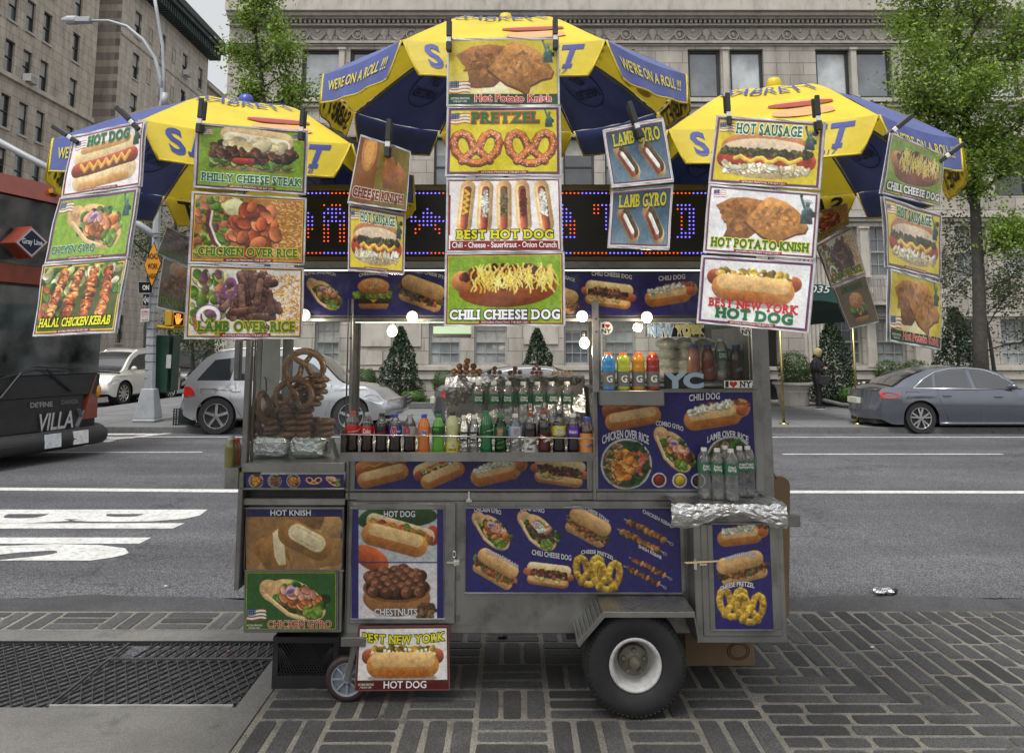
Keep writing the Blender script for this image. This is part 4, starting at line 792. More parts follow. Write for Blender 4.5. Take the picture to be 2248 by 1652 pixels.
part('quilted_trim',lambda m:quilt(m,782,1290,1079,1098,34,Y0+.003),STEEL,0); part('quilted_trim',lambda m:quilt(m,1010,1300,1318,1372,58,Y0+.01),STEEL,0)
def latch(m):
    m.pbox(981,1232,1006,1237,Y0-.035,Y0-.02); m.pbox(996,1227,1003,1242,Y0-.03,Y0-.012); m.pbox(1003,1229,1009,1240,Y0-.02,Y0+.01)
    p=at(997,1216,Y0-.02); m.tube([p+Vector((.008*math.cos(a),0,.016*math.sin(a))) for a in np.linspace(0,2*PI,11)],.0025,6)
    m.pbox(1027,1078,1032,1098,Y0-.02,Y0); m.pbox(1023,1096,1036,1102,Y0-.03,Y0)
part('latch',latch,CHROME,.001)
def hinge(m):
    for y in (1260,1348): m.pbox(1001.5,y,1007,y+14,Y0-.008,Y0+.012)
part('hinge',hinge,STEELD,.001)
# bottle shelf
def shelf(m):
    a=at(748,990,Y0-.22); b=at(1302,996,Y0-.22); z=AZ(993,Y0-.22); m.box(a.x,b.x,Y0-.22,Y0-.06,z-.042,z-.036); m.box(a.x,b.x,Y0-.224,Y0-.22,z-.045,z+.002)
    m.box(a.x-.004,a.x,Y0-.224,Y0-.07,z-.045,z+.11); m.box(b.x,b.x+.004,Y0-.224,Y0-.07,z-.045,z+.11)
shz=AZ(993,Y0-.22)-.036; shy=Y0-.14
shelf_o=part('bottle_shelf',shelf,STEEL,.001)
def rail(m): a=at(748,953,Y0-.222); b=at(1303,962,Y0-.222); m.tube([a,b],.0035,8)
part('shelf_rail',rail,CHROME,0,smooth=True)
# counter inside the window
CZ=AZ(1003,Y0)
part('counter_top',lambda m:m.box(at(760,1000,Y0).x,at(1303,1000,Y0).x,Y0-.04,Y1,CZ-.01,CZ+.012),STEEL)
# right upper cabinet
def rcab(m):
    m.pbox(1308,1079,1664,1098,Y0+.0,Y0+.5); m.pbox(1306,853,1664,857,Y0-.01,Y0+.3); m.pbox(1662,700,1666,1079,Y0-.01,Y0+.03); m.pbox(1667,716,1686,1400,Y0+.03,Y1-.05)
    m.pbox(1314,706,1318,852,Y0-.01,Y0+.02)
part('right_cabinet',rcab,STEEL)
part('right_lower_body',PB(1309,857.5,1661,1078.5,Y0+.004,Y1-.1),STEELD,0)
part('right_glass',PB(1318,706,1662,852,Y0,Y0+.004),GLASS,0)
def brk(m): a=at(1318,890,Y0-.12);b=at(1458,857,Y0-.12); m.box(a.x,b.x,Y0-.12,Y0-.01,a.z,b.z)
part('drink_bracket',brk,STEEL,.003)
gz=at(1318,857,Y0-.12).z
# right low box
YB=Y0-.16
rb=part('side_box',lambda m:(m.pbox(1529,1108,1717,1411,YB,Y1-.2)),STEEL,.004)
part('side_box_door',PB(1545,1150,1708,1396,YB-.008,YB-.001),STEEL,.003)
def p_box(c): food(c,f_chilidog,1628,1170,60,4); food(c,f_philly,1629,1247,66,14); food(c,f_cheesepretzel,1626,1328,60,0)
panel('box_menu',1564,1151,1698,1381,YB-.011,p_box,[tx('ITALIAN SAUSAGE',1594,1660,1219,1228,7,-.15),tx('CHEESE PRETZEL',1580,1656,1284,1294,8,-.1)],'narrow blue panel of three dishes on the right box',4)
def bl(m):
    m.pbox(1536,1236,1552,1241,YB-.03,YB-.009); m.pbox(1524,1228,1530,1250,YB-.02,YB)
part('side_box_latch',bl,CHROME,.001)
part('support_arm',PB(1690,1132,1757,1156,YB+.0,YB+.04),STEELD)
# fender, wheel, hubs
fz=AZ(1345,4.34)
def fender(m):
    zt=fz; a=at(1323,1345,4.34); b=at(1525,1340,4.34); t=.006
    L=[(a.x,4.34),(b.x,4.34),(b.x,Y0+.01),(a.x-.0,Y0+.01)]
    m.prism([Vector((x,y,zt)) for x,y in L],(0,0,t)); lx=at(1266,1411,4.34); m.prism([Vector((a.x,4.34,zt)),Vector((a.x,Y0+.01,zt)),Vector((lx.x,Y0+.01,lx.z)),Vector((lx.x,4.34,lx.z))],(.004,0,t))
    rx=at(1527,1410,4.34); m.prism([Vector((b.x,4.34,zt)),Vector((b.x,Y0,zt)),Vector((b.x+.02,Y0,rx.z)),Vector((b.x+.02,4.34,rx.z))],(-.006,0,0))
    m.prism([Vector((a.x,4.336,zt+.005)),Vector((b.x,4.336,zt+.005)),Vector((b.x,4.336,zt-.02)),Vector((a.x+.01,4.336,zt-.02))],(0,.004,0)); m.prism([Vector((a.x,4.336,zt+.005)),Vector((a.x+.01,4.336,zt-.02)),Vector((lx.x+.012,4.336,lx.z-.018)),Vector((lx.x,4.336,lx.z))],(0,.004,0))
fen=part('fender',fender,STEEL,.001)
def tread(m):
    a=at(1323,1345,4.34); b=at(1525,1340,4.34); lx=at(1266,1411,4.34)
    for i in range(18):
        for j in range(9):
            x=a.x+.012+(b.x-a.x-.02)*i/18+(.008 if j%2 else 0); y=4.35+j*.031; s=1 if (i+j)%2 else -1
            m.bar((x,y-.006,fz+.0065),(x+.013*s,y+.006,fz+.0065),.004,.0025)
    for i in range(7):
        for j in range(9):
            t=(i+.5)/7; x=a.x+(lx.x-a.x)*t; z=fz+(lx.z-fz)*t+.007; y=4.35+j*.031; s=1 if (i+j)%2 else -1; m.bar((x-.003,y-.006,z+.001),(x+.003,y+.006,z-.003),.004,.003)
part('tread_pattern',tread,STEEL,0,parent=fen)
WX=at(1396,1460,4.38).x; WR=.262
def tyre(m):
    p=[(.135,-.075),(.15,-.088),(.2,-.098),(.235,-.092),(.252,-.078),(.262,-.06),(.262,-.035),(.257,-.033),(.257,-.027),(.262,-.025),(.262,.025),(.257,.027),(.257,.033),(.262,.035),(.262,.06),(.252,.078),(.235,.092),(.2,.098),(.15,.088),(.135,.075)]
    m.lathe([(r,y) for r,y in p],56,(WX,4.475,WR),'y')
wh=part('wheel',lambda m:m.lathe([(.13,-.07),(.134,-.082),(.124,-.086),(.112,-.07),(.105,-.04),(.1,.02),(.09,.03),(0,.03)],40,(WX,4.475,WR),'y'),pm('worn_white_rim',(.48,.48,.47),rough=.4,var=.12,dirt=((.12,.1,.08),14,.6)),0,smooth=True)
part('tyre',tyre,RUBBER,0,parent=wh,smooth=40)
def ribs(m):
    for i in range(64):
        a=2*PI*i/64; c,s=math.cos(a),math.sin(a); m.bar((WX+.24*c,4.475-.0915,WR+.24*s),(WX+.256*c,4.475-.077,WR+.256*s),.006,.006)
part('tyre_lug',ribs,RUBBER,0,parent=wh)
def hub(m):
    m.lathe([(0,-.065),(.024,-.06),(.03,-.05),(.032,-.03),(.045,-.02),(.075,-.012),(.078,.02)],24,(WX,4.475,WR),'y')
part('hub',hub,pm('rusty_hub',(.13,.12,.09),rough=.6,metal=.4,var=.4,vs=20,dirt=((.12,.07,.03),25,.7)),0,parent=wh,smooth=35)
def nuts(m):
    for i in range(5): a=i*2*PI/5+.3; m.lathe([(0,-.034),(.01,-.034),(.012,-.014)],6,(WX+.055*math.cos(a),4.475,WR+.055*math.sin(a)),'y')
part('wheel_nut',nuts,STEELD,0,parent=wh)
def under(m):
    z=bodyz0; m.box(AX(1240,Y0),AX(1275,Y0),Y0+.03,Y0+.07,z-.04,z); m.tube([(WX,4.5,WR),(WX,5.5,WR)],.03,10); m.box(AX(800,Y0),AX(1690,Y0),Y0+.2,Y0+.26,z-.05,z-.001); m.box(AX(800,Y0),AX(1690,Y0),Y0+.72,Y0+.78,z-.05,z-.001); m.box(WX-.25,WX+.02,Y0-.02,Y0+.03,z-.06,z-.02)
part('chassis',under,BLACKP)
part('far_wheel',lambda m:m.lathe([(0,-.06),(.15,-.07),(.2,-.095),(.255,-.075),(.262,-.05),(.262,.05),(.25,.08),(0,.07)],30,(WX,5.42,WR),'y'),RUBBER,0,smooth=40)
# caster
KX=at(762,1480,4.6).x; KR=.118
cs=part('caster_wheel',lambda m:m.lathe([(.085,-.022),(.1,-.026),(.112,-.02),(.118,-.008),(.118,.008),(.112,.02),(.1,.026),(.085,.022)],36,(KX,4.62,KR),'y'),pm('maroon_rubber',(.028,.014,.016),rough=.5),0,smooth=True)
def spk(m):
    m.lathe([(.086,-.021),(.078,-.018),(.076,0)],36,(KX,4.62,KR),'y'); m.lathe([(0,-.026),(.018,-.026),(.03,-.012),(.032,0)],20,(KX,4.62,KR),'y')
    for i in range(8): a=i*PI/4; m.bar((KX+.02*math.cos(a),4.62-.012,KR+.02*math.sin(a)),(KX+.08*math.cos(a),4.62-.012,KR+.08*math.sin(a)),.01,.01)
    m.lathe([(0,-.0),(.08,0)],30,(KX,4.625,KR),'y')
part('caster_rim',spk,pm('grey_plastic',(.22,.24,.28),rough=.45),0,parent=cs)
part('caster_fork',lambda m:(m.bar((KX,4.585,KR),(KX+.045,4.585,.31),.03,.006,up=Vector((0,1,0))),m.bar((KX,4.655,KR),(KX+.045,4.655,.31),.03,.006,up=Vector((0,1,0))),m.box(KX-.03,KX+.1,4.56,4.68,.295,bodyz0)),STEELD,.002)
# ---------------------------------------------------------------- things fixed or leaning on the cart
def flatposter(name,label,cat,quad,Y,key,back,wear=.25,Ys=None):
    ys=Ys or (Y,)*4; q=[at(x,y,yy) for (x,y),yy in zip(quad,ys)]; base=(q[2]+q[3])/2; root=thing(name,label,cat,base); mp=quadmap(q); cv,T=poster_art(key)
    ob=art_mesh('poster',cv,mp,root,artm('poster_print_%d'%int(wear*100),.28,.35,wear),base); lettering(T,lambda x,y,o: mp(x,y,o)-base,ob,off=.0012)
    m=MB(); e=3.5; f=[mp(x,y,-.001)-base for x,y in ((-e,-e),(240+e,-e),(240+e,150+e),(-e,150+e))]; b=[p+Vector((0,.008,0)) for p in f]; m.add(f+b,[(0,3,2,1),(4,5,6,7),(0,1,5,4),(1,2,6,5),(2,3,7,6),(3,0,4,7)]); m.build('backing_board',back,root); return root
flatposter('menu_sign','green chicken gyro picture fixed low on the left of the cart','sign',Q(540,1254,739,1254,739,1382,537,1382),Y0+.003,'gyro_d',STEELD)
flatposter('menu_sign','hot dog sign leaning by the small caster wheel under the cart','sign',Q(788,1377,983,1375,985,1511,781,1513),Y0-.05,'ny2',pm('dark_red_board',(.12,.04,.035),rough=.6),Ys=(Y0-.04,Y0-.04,Y0-.06,Y0-.06))
# light bulbs
def bulb(px,py,Y,down,label,r=.031):
    p=at(px,py,Y); o=thing('light_bulb',label,'light bulb',p,0,'lit round bulbs of the cart')
    m=MB(); m.ball((0,0,0),r,18); 
    if down: m.lathe([(r*.9,r*.4),(r*.5,r*1.1),(r*.42,r*1.3)],16)
    m.build('globe',BULB,o,True); s=MB()
    if down: s.lathe([(r*.55,r*1.1),(r*.6,r*1.9),(r*.35,r*2.3),(0,r*2.3)],14)
    if 0: pass
    elif not down: s.lathe([(0,r*2.2),(r*.7,r*2.1),(r*.6,r*1.2),(r*.4,r*.9)],14,(0,0,0),'y')
    s.build('socket',WHITEP if not down else pm('aluminium_socket',(.4,.4,.38),rough=.3,metal=.8),o,True); return o
bulb(905,695,4.5,0,'round bulb left of the chili cheese dog poster, on the header rail'); bulb(1278,694,4.5,0,'round bulb just right of the chili cheese dog poster'); bulb(1420,696,4.5,0,'round bulb on the rail over the right display window'); bulb(668,691,4.5,0,'round bulb half hidden by the lamb over rice poster')
bulb(861,727,4.75,1,'bulb pointing down inside the left of the serving window'); bulb(1283,753,4.75,1,'bulb pointing down inside the right of the serving window')
for px_ in (861,1283,905,1278.5,1420,668):
    ld=bpy.data.lights.new('bulb_light','POINT'); ld.energy=2.6 if px_ in (861,1283) else 1.6; ld.color=(1,.85,.65); ld.shadow_soft_size=.03; lo=bpy.data.objects.new('bulb_light',ld); COL.objects.link(lo); lo.location=at(px_,748+(20 if px_>1000 else 0),4.75) if px_ in (861,1283) else at(px_,715,4.46)
# ---------------------------------------------------------------- bottles
CLEAR=glassm('clear_bottle_plastic',(.95,.97,.97),.8,.08,30,.16); 
def liquid(name,c,a=0): 
    return pm('liquid_'+name,c,rough=.12,var=.1,coat=.8,spec=.6)
def tintg(name,c): return glassm('tinted_'+name,c,.45,.06,20)
BP={'soda':[(0,0),(.026,0),(.031,.012),(.032,.05),(.028,.085),(.0335,.12),(.0335,.15),(.029,.175),(.017,.205),(.0115,.214),(.0115,.222)],
    'water':[(0,0),(.03,0),(.033,.01),(.031,.04),(.033,.05),(.029,.1),(.033,.14),(.033,.175),(.028,.2),(.014,.225),(.012,.235)],
    'wide':[(0,0),(.033,0),(.035,.01),(.035,.095),(.0375,.11),(.035,.13),(.0345,.145),(.037,.155),(.032,.18),(.02,.19),(.02,.197)],
    'juice':[(0,0),(.034,0),(.036,.012),(.036,.13),(.034,.15),(.026,.175),(.0185,.19),(.0185,.197)]}
def bottle(label,loc,kind,body,cap,lab,lz,texts,h=None,name='soda_bottle',group='drinks on the bottle shelf',full=None,capr=None,s=1.0,fill=None,rz=0,lid2=None):
    pr=BP[kind]; H=pr[-1][1]; k=(h/H if h else 1); o=thing(name,label,'bottle',loc,rz,group); S=Matrix.Scale(1,4)
    pr=[(r*s,z*k) for r,z in pr]; m=MB(); 
    if fill is not None:
        zt=fill*H*k; lo=[p for p in pr if p[1]<=zt]; hi=[p for p in pr if p[1]>zt]; rr=np.interp(zt,[p[1] for p in pr],[p[0] for p in pr])
        m.lathe(lo+[(rr,zt),(0,zt)],18,k=0); m.build('body',body,o,True); m=MB(); m.lathe([(rr,zt)]+hi,18); m.build('neck',CLEAR,o,True)
    else: m.lathe(pr,18); m.build('body',body,o,True)
    c=MB(); rc=(capr or pr[-1][0]+.003); zc=pr[-1][1]; c.lathe([(rc,zc-.012),(rc,zc+.004),(rc*.9,zc+.007),(0,zc+.007)],16); c.build('cap',cap,o,True)
    if lab is not None:
        z0,z1=lz[0]*k,lz[1]*k; l=MB(); zz=np.linspace(z0,z1,6); l.lathe([(np.interp(z,[p[1] for p in pr[1:]],[p[0] for p in pr[1:]])+.0008,z) for z in zz],22); lo_=l.build('label_wrap',lab,o,True)
        if texts:
            rad=max(np.interp(z,[p[1] for p in pr[1:]],[p[0] for p in pr[1:]]) for z in zz)+.0012
            def mp(x,y,off): # x in metres across, y up fraction (0 top)
                a=x/rad; q=rad+off; return Vector((q*math.sin(a),-q*math.cos(a),z1+(z0-z1)*y))
            lettering(texts,mp,lo_,off=.0006)
    return o
def L_(s,w,y0,y1,c,o=None,x=0,b=.02,sl=0): return (s,x-w/2,x+w/2,y0,y1,c,o,0,b,sl)
W_=(.95,.95,.93); COLA=liquid('cola',(.012,.006,.005)); capc=lambda n,c: pm('cap_'+n,c,rough=.4,var=.08)
cR=capc('red',(.5,.05,.03)); cG=capc('grey',(.4,.4,.4)); cK=capc('black',(.02,.02,.02)); cB=capc('blue',(.03,.07,.4)); cV=capc('green',(.02,.22,.08)); cW=capc('white',(.7,.7,.68)); cM=capc('maroon',(.3,.04,.03)); cO=capc('orange',(.75,.16,.03))
lb=lambda n,c,r=.35: pm('label_'+n,tuple(lin(c)),rough=r,var=.1)
sx=lambda z: 739.1+.26465*z
rows=[(130,'red capped cola bottle, first at the left end of the shelf',COLA,cR,lb('red',(.75,.1,.08)),(.12,.165),[L_('Coca-Cola',.052,.3,.8,W_,sl=-.3)],.8),
(252,'grey capped cola bottle with a red and silver label',COLA,cG,lb('red',(.75,.1,.08)),(.12,.16),[L_('Coke',.04,.3,.85,W_)],.8),
(372,'black capped cola bottle with a red script label',COLA,cK,lb('blackred',(.1,.02,.02)),(.12,.165),[L_('Coca-Cola',.052,.3,.8,(.85,.15,.1),sl=-.3)],.8),
(485,'blue capped cola bottle with a blue label and round emblem',COLA,cB,lb('blue',(.1,.22,.62)),(.115,.165),[L_('pepsi',.02,.35,.65,W_,x=.022),L_('O',.026,.1,.9,(.9,.2,.2),W_,x=-.008,b=.08)],.8),
(605,'grey capped cola bottle with a silver label and round emblem',COLA,cG,lb('silver',(.6,.6,.58)),(.115,.165),[L_('O',.026,.1,.9,(.8,.2,.2),(.1,.2,.6),x=-.008,b=.08)],.8),
(722,'orange soda bottle with a blue cap',liquid('orange',(.62,.17,.02)),cB,lb('orange',(.85,.42,.08)),(.115,.165),[L_('Sunkist',.05,.3,.75,(.1,.15,.5),W_)],None),
(843,'bright green soda bottle with a black and green label',liquid('lime',(.09,.35,.03)),cV,lb('darkgreen',(.1,.3,.08)),(.11,.165),[L_('Mtn',.03,.1,.4,(.3,.75,.2),x=-.006),L_('DEW',.045,.4,.9,(.8,.15,.1),W_,sl=-.3)],None),
(960,'pale lemonade bottle with a black cap and yellow label',liquid('lemon',(.5,.52,.25)),cK,lb('yellow',(.85,.78,.2)),(.02,.085),[L_('Minute',.034,.1,.28,W_,(.05,.05,.05)),L_('Maid',.03,.3,.48,W_,(.05,.05,.05)),L_('LEMONADE',.04,.55,.68,(.2,.4,.15))],None),
(1055,'narrow clear water bottle with a black label, left of a matching pair',CLEAR,cW,lb('blk',(.1,.1,.11)),(.1,.145),[L_('Liquid',.036,.1,.45,W_),L_('Spring',.036,.5,.85,W_)],None),
(1138,'narrow clear water bottle with a black label, right of a matching pair',CLEAR,cW,lb('blk',(.1,.1,.11)),(.1,.145),[L_('Liquid',.036,.1,.45,W_),L_('Spring',.036,.5,.85,W_)],None),
(1242,'tall green soda bottle with a green cap, tallest near the middle',liquid('green',(.01,.14,.04)),cV,lb('green2',(.08,.35,.16)),(.115,.165),[L_('Sprite',.046,.3,.75,W_,sl=-.2)],None),
(1360,'dark green soda bottle with a white oval mark',tintg('green',(.15,.45,.15)),cV,lb('green3',(.1,.35,.12)),(.115,.165),[L_('CANADA',.03,.2,.5,(.8,.2,.1),W_),L_('DRY',.026,.5,.85,(.8,.2,.1),W_)],None),
(1482,'clear soda bottle with a pale blue label and white cap',CLEAR,cW,lb('paleblue',(.6,.7,.82)),(.115,.165),[L_('CANADA',.03,.2,.5,(.7,.2,.1),W_),L_('DRY',.026,.5,.85,(.7,.2,.1),W_)],None),
(1603,'dark soda bottle with a white label set low',COLA,cM,lb('white',(.85,.85,.83)),(.025,.105),[L_('Dr',.02,.12,.3,(.4,.1,.1),x=-.012),L_('Pepper',.046,.22,.5,(.4,.1,.1),sl=-.2),L_('diet',.03,.6,.8,(.15,.15,.15))],.8),
(1722,'dark soda bottle with a maroon label set low',COLA,cM,lb('maroon',(.33,.1,.1)),(.035,.12),[L_('Dr',.02,.12,.3,W_,x=-.012),L_('Pepper',.046,.25,.5,W_,sl=-.2)],.84),
(1842,'iced tea bottle with a yellow and blue label',COLA,cK,lb('yellow2',(.8,.75,.15)),(.115,.165),[L_('Brisk',.046,.3,.8,W_,(.1,.2,.6))],.85),
(1963,'grape soda bottle with a purple label and white cap',liquid('grape',(.02,.008,.02)),cW,lb('purple',(.35,.15,.6)),(.115,.165),[L_("Welch's",.048,.4,.75,W_)],.8),
(2075,'iced tea bottle with an orange peach label at the right end of the shelf',liquid('tea',(.06,.02,.008)),cB,lb('peach',(.9,.6,.3)),(.012,.125),[L_('Snapple',.056,.42,.64,(.15,.25,.6),W_,sl=-.2)],None)]
hts=[.236,.23,.226,.222,.222,.22,.222,.232,.215,.215,.236,.222,.222,.23,.242,.226,.224,.205]
for i,((z,lab_,bd,cp,lbm,lz,tx_,fl),h) in enumerate(zip(rows,hts)):
    px=sx(z); x=at(px,960,shy).x; k='juice' if i==17 else ('water' if i in (7,8,9) else 'soda')
    kk=.78 if i in (8,9) else 1.0
    bottle(lab_,(x,shy+U(-.006,.006),shz),k,bd,cp,lbm,lz,tx_,h=h,fill=fl,s=kk*1.06,rz=U(-.12,.12))
PSL=lb('springgreen',(.2,.42,.3)); PTX=[L_('Poland',.036,.18,.42,W_,(.03,.16,.1)),L_('Spring',.044,.42,.75,W_,(.03,.16,.1))]
xs=[1051,1084,1116,1149,1180,1211,1245]
wb=None
names=['first of seven water bottles in front of the foil box, nearest the window centre','second water bottle from the left before the foil box','third water bottle from the left before the foil box','middle one of the seven water bottles before the foil box','third water bottle from the right before the foil box','second water bottle from the right before the foil box','rightmost of the seven water bottles before the foil box']
yw=4.86; zw=AZ(930,yw)
for x,n_ in zip(xs,names):
    lo=(at(x,880,yw).x,yw,zw)
    if wb is None: wb=bottle(n_,lo,'water',CLEAR,cW,PSL,(.115,.17),PTX,h=.235,name='water_bottle',group='small water bottles before the foil box',s=1.12)
    else: dup(wb,lo,n_,rz=U(-.25,.25))
# gatorades
for px,n_,c,cc in ((1337,'blue',(.04,.25,.6),0),(1369,'yellow green',(.45,.5,.03),0),(1402,'amber orange',(.6,.25,.01),0),(1434,'red',(.3,.02,.01),0)):
    bottle('%s sports drink with an orange cap on the steel bracket'%n_,(at(px,850,Y0-.065).x,Y0-.065,gz+.001),'wide',liquid('sport_'+n_.split()[0],c),cO,lb('sportgrey',(.45,.45,.46),.25),(.02,.1),[L_('G',.03,.25,.7,W_,(.2,.2,.2),b=.04)],h=.197,name='sports_drink',group='sports drinks on the bracket',capr=.0215,s=1.0)
# drinks behind right glass
zs=AZ(836,Y0+.12)
part('display_shelf',lambda m:m.box(at(1318,840,Y0).x,at(1662,840,Y0).x,Y0+.03,Y0+.6,zs-.012,zs),STEELD)
ys=Y0+.12
for px,n_,c in ((1523,'pink',(.45,.16,.1)),(1554,'reddish brown',(.2,.035,.015)),(1616,'dark plum',(.04,.008,.01))):
    bottle('%s juice tea bottle with a blue cap behind the display glass'%n_,(at(px,800,ys).x,ys,zs),'juice',liquid('tea_'+n_.split()[0],c),cB,lb('tealabel_'+n_.split()[0],tuple(min(1,v**.45*1.1) for v in c)),(.012,.12),[L_('Snapple',.052,.35,.6,(.15,.25,.6),W_,sl=-.2)],h=.197,name='juice_bottle',group='juice bottles in the display window')
for i,(px,dy,n_) in enumerate(((1584,.0,'water bottle between two juice bottles behind the display glass'),(1642,.03,'water bottle at the right end behind the display glass'),(1630,.12,'water bottle at the very back right of the display window'))):
    dup(wb,(at(px,800,ys+dy).x,ys+dy,zs),n_)['group']='water bottles in the display window'
# bagged bread pile
def bagpile():
    o=thing('bread_bag','pile of buns in clear plastic bags behind the display glass','bread bag',(at(1530,830,Y0+.4).x,Y0+.42,zs)); m=MB()
    for i in range(4):
        for j in range(4-(i>2)):
            x=-.17+j*.11+U(-.01,.01); z=.035+i*.058; m.ball((x,U(-.03,.03),z),.07,16,1.0,1.2,.55,jit=.12)
    m.build('wrapped_buns',pm('plastic_wrapped_bread',(.8,.77,.66),rough=.2,var=.3,vs=12,bump=.9,bs=30,coat=.8),o,True); return o
bagpile()
# big water bottles on the foil tray at right
tz=AZ(1100,YB-.02)
for px,yy,n_ in ((1547,.0,'large water bottle at the left end of the foil tray'),(1576,-.03,'large water bottle, second from the left on the foil tray'),(1606,-.06,'large water bottle standing foremost on the foil tray'),(1593,.09,'large water bottle at the back, in the middle of the foil tray'),(1625,.06,'large water bottle behind the foremost one, to its right'),(1643,.07,'large water bottle at the right end of the foil tray')):
    Yb=YB+.06+yy; bb=bottle(n_,(at(px,1050,Yb).x,Yb,tz+.005),'water',CLEAR,cW,PSL,(.12,.172),PTX,h=.255,name='water_bottle',group='large water bottles on the foil tray',s=1.1,rz=U(-.2,.2))
def crumple(name,label,cat,gridf,nu,nv,amp,seed,orig):
    o=thing(name,label,cat,orig); rs=random.Random(seed); vs=[]; fs=[]
    for j in range(nv+1):
        for i in range(nu+1):
            p=Vector(gridf(i/nu,j/nv)); q=Vector((rs.uniform(-1,1),rs.uniform(-1,1),rs.uniform(-1,1)))*amp; vs.append(p+q-Vector(orig))
    for j in range(nv):
        for i in range(nu):
            k=j*(nu+1)+i; 
            if rs.random()<.5: fs+= [(k,k+1,k+nu+2),(k,k+nu+2,k+nu+1)]
            else: fs+= [(k,k+1,k+nu+1),(k+1,k+nu+2,k+nu+1)]
    m=MB(); m.add(vs,fs); return o,m
# foil-covered tray, right
ft=at(1600,1100,YB)
def gtray(u,v):
    xa=at(1476,1100,YB-.04).x; xb=at(1718,1100,YB-.04).x; x=xa+(xb-xa)*u
    if v<.5: t=v/.5; return (x,YB+.17-.26*t,tz)
    t=(v-.5)/.5; h=.12*t*(.75+.25*math.sin(u*7+1)); x=x-(.02 if u<.1 else 0); return (x,YB-.09-.015*math.sin(t*3),tz-h)
o,m=crumple('foil_tray','crumpled foil spread over the tray at the cart corner','foil tray',gtray,26,16,.0045,3,(ft.x,YB,tz)); m.build('foil_sheet',FOIL,o); m=MB(o); m.box(at(1490,1100,YB).x,at(1716,1100,YB).x,YB-.07,YB+.16,tz-.03,tz-.012); m.build('tray',STEELD,o)
# foil box inside the window
fx0,fx1=at(978,870,5.02).x,at(1284,870,5.02).x; fzt=AZ(824,5.0); fzb=CZ+.01
def gbox(u,v):
    x=fx0+(fx1-fx0)*u
    if v<.35: t=v/.35; return (x,5.4-.38*t,fzt)
    t=(v-.35)/.65; return (x,5.02-.03*math.sin(t*9+u*3),fzt+(fzb-fzt)*t)
o,m=crumple('foil_box','large foil wrapped griddle box inside the serving window','foil box',gbox,34,22,.005,5,((fx0+fx1)/2,5.1,fzb)); m.build('foil_sheet',FOIL,o); m=MB(o); m.box(fx0+.01,fx1-.01,5.04,5.4,fzb,fzt-.015); m.build('griddle',STEELD,o)
def gc(u,v):
    x=at(780,930,4.72).x+(fx0+.05-at(780,930,4.72).x)*u; return (x,4.68+.25*v,CZ+.05+.05*math.sin(v*3.1)+.02*math.sin(u*9))
o,m=crumple('foil_sheet','long wrinkled foil sheet behind the soda bottles at the left','foil',gc,26,7,.009,9,(at(860,930,4.8).x,4.8,CZ+.01)); m.build('sheet',FOIL,o)
gl=thing('foil_sheet','wrinkled foil standing behind the soda bottles at the right','foil',(at(1200,930,4.76).x,4.76,CZ+.01)); m=MB(gl)
rs=random.Random(4); a=at(1000,930,4.76).x; b=at(1290,930,4.76).x; vs=[]; fs=[]
for j in range(6):
    for i in range(25): vs.append((a+(b-a)*i/24+rs.uniform(-.006,.006),4.76+rs.uniform(-.01,.01),CZ+.01+.075*j/5))
for j in range(5):
    for i in range(24): k=j*25+i; fs+= [(k,k+1,k+26),(k,k+26,k+25)]
m.add(vs,fs); m.build('sheet',FOIL,gl)
# piles on the foil box
def pile(px,w,h,r,label,mat,name,cat,n):
    p=at(px,822,5.1); o=thing(name,label,cat,(p.x,5.1,fzt+.004)); m=MB(); k=0
    lv=max(1,int(h/(r*1.5)))
    for l in range(lv):
        c=max(1,int(n*(1-l/lv)))
        for i in range(c): m.ball(((i-(c-1)/2)*r*1.9+U(-.2,.2)*r,U(-.02,.02),r*.8+l*r*1.5),r,9,1,1,.85,jit=.1 if name=='chicken_pile' else .04)
    m.build('pieces',mat,o,True); return o
NUT=pm('roast_chestnut',(.1,.045,.025),rough=.35,var=.3,coat=.3)
pile(1024,.19,.11,.021,'tallest pile of roasted chicken pieces on the foil box',pm('roast_chicken',(.2,.09,.03),rough=.4,var=.5,vs=30,bump=.6,bs=50),'chicken_pile','food pile',5)
pile(1085,.1,.05,.016,'first low pile of chestnuts on the foil box',NUT,'chestnut_pile','food pile',3); pile(1131,.1,.07,.016,'middle chestnut pile on the foil box, with one nut on top',NUT,'chestnut_pile','food pile',3); pile(1178,.1,.07,.014,'pile of small reddish chestnuts at the right on the foil box',pm('red_chestnut',(.14,.04,.02),rough=.35,coat=.3),'chestnut_pile','food pile',3)
pile(1235,.1,.02,.014,'flat row of bread pieces at the right edge of the foil box',pm('flat_bread',(.35,.24,.12),rough=.7,bump=.4),'bread_pile','food pile',5)
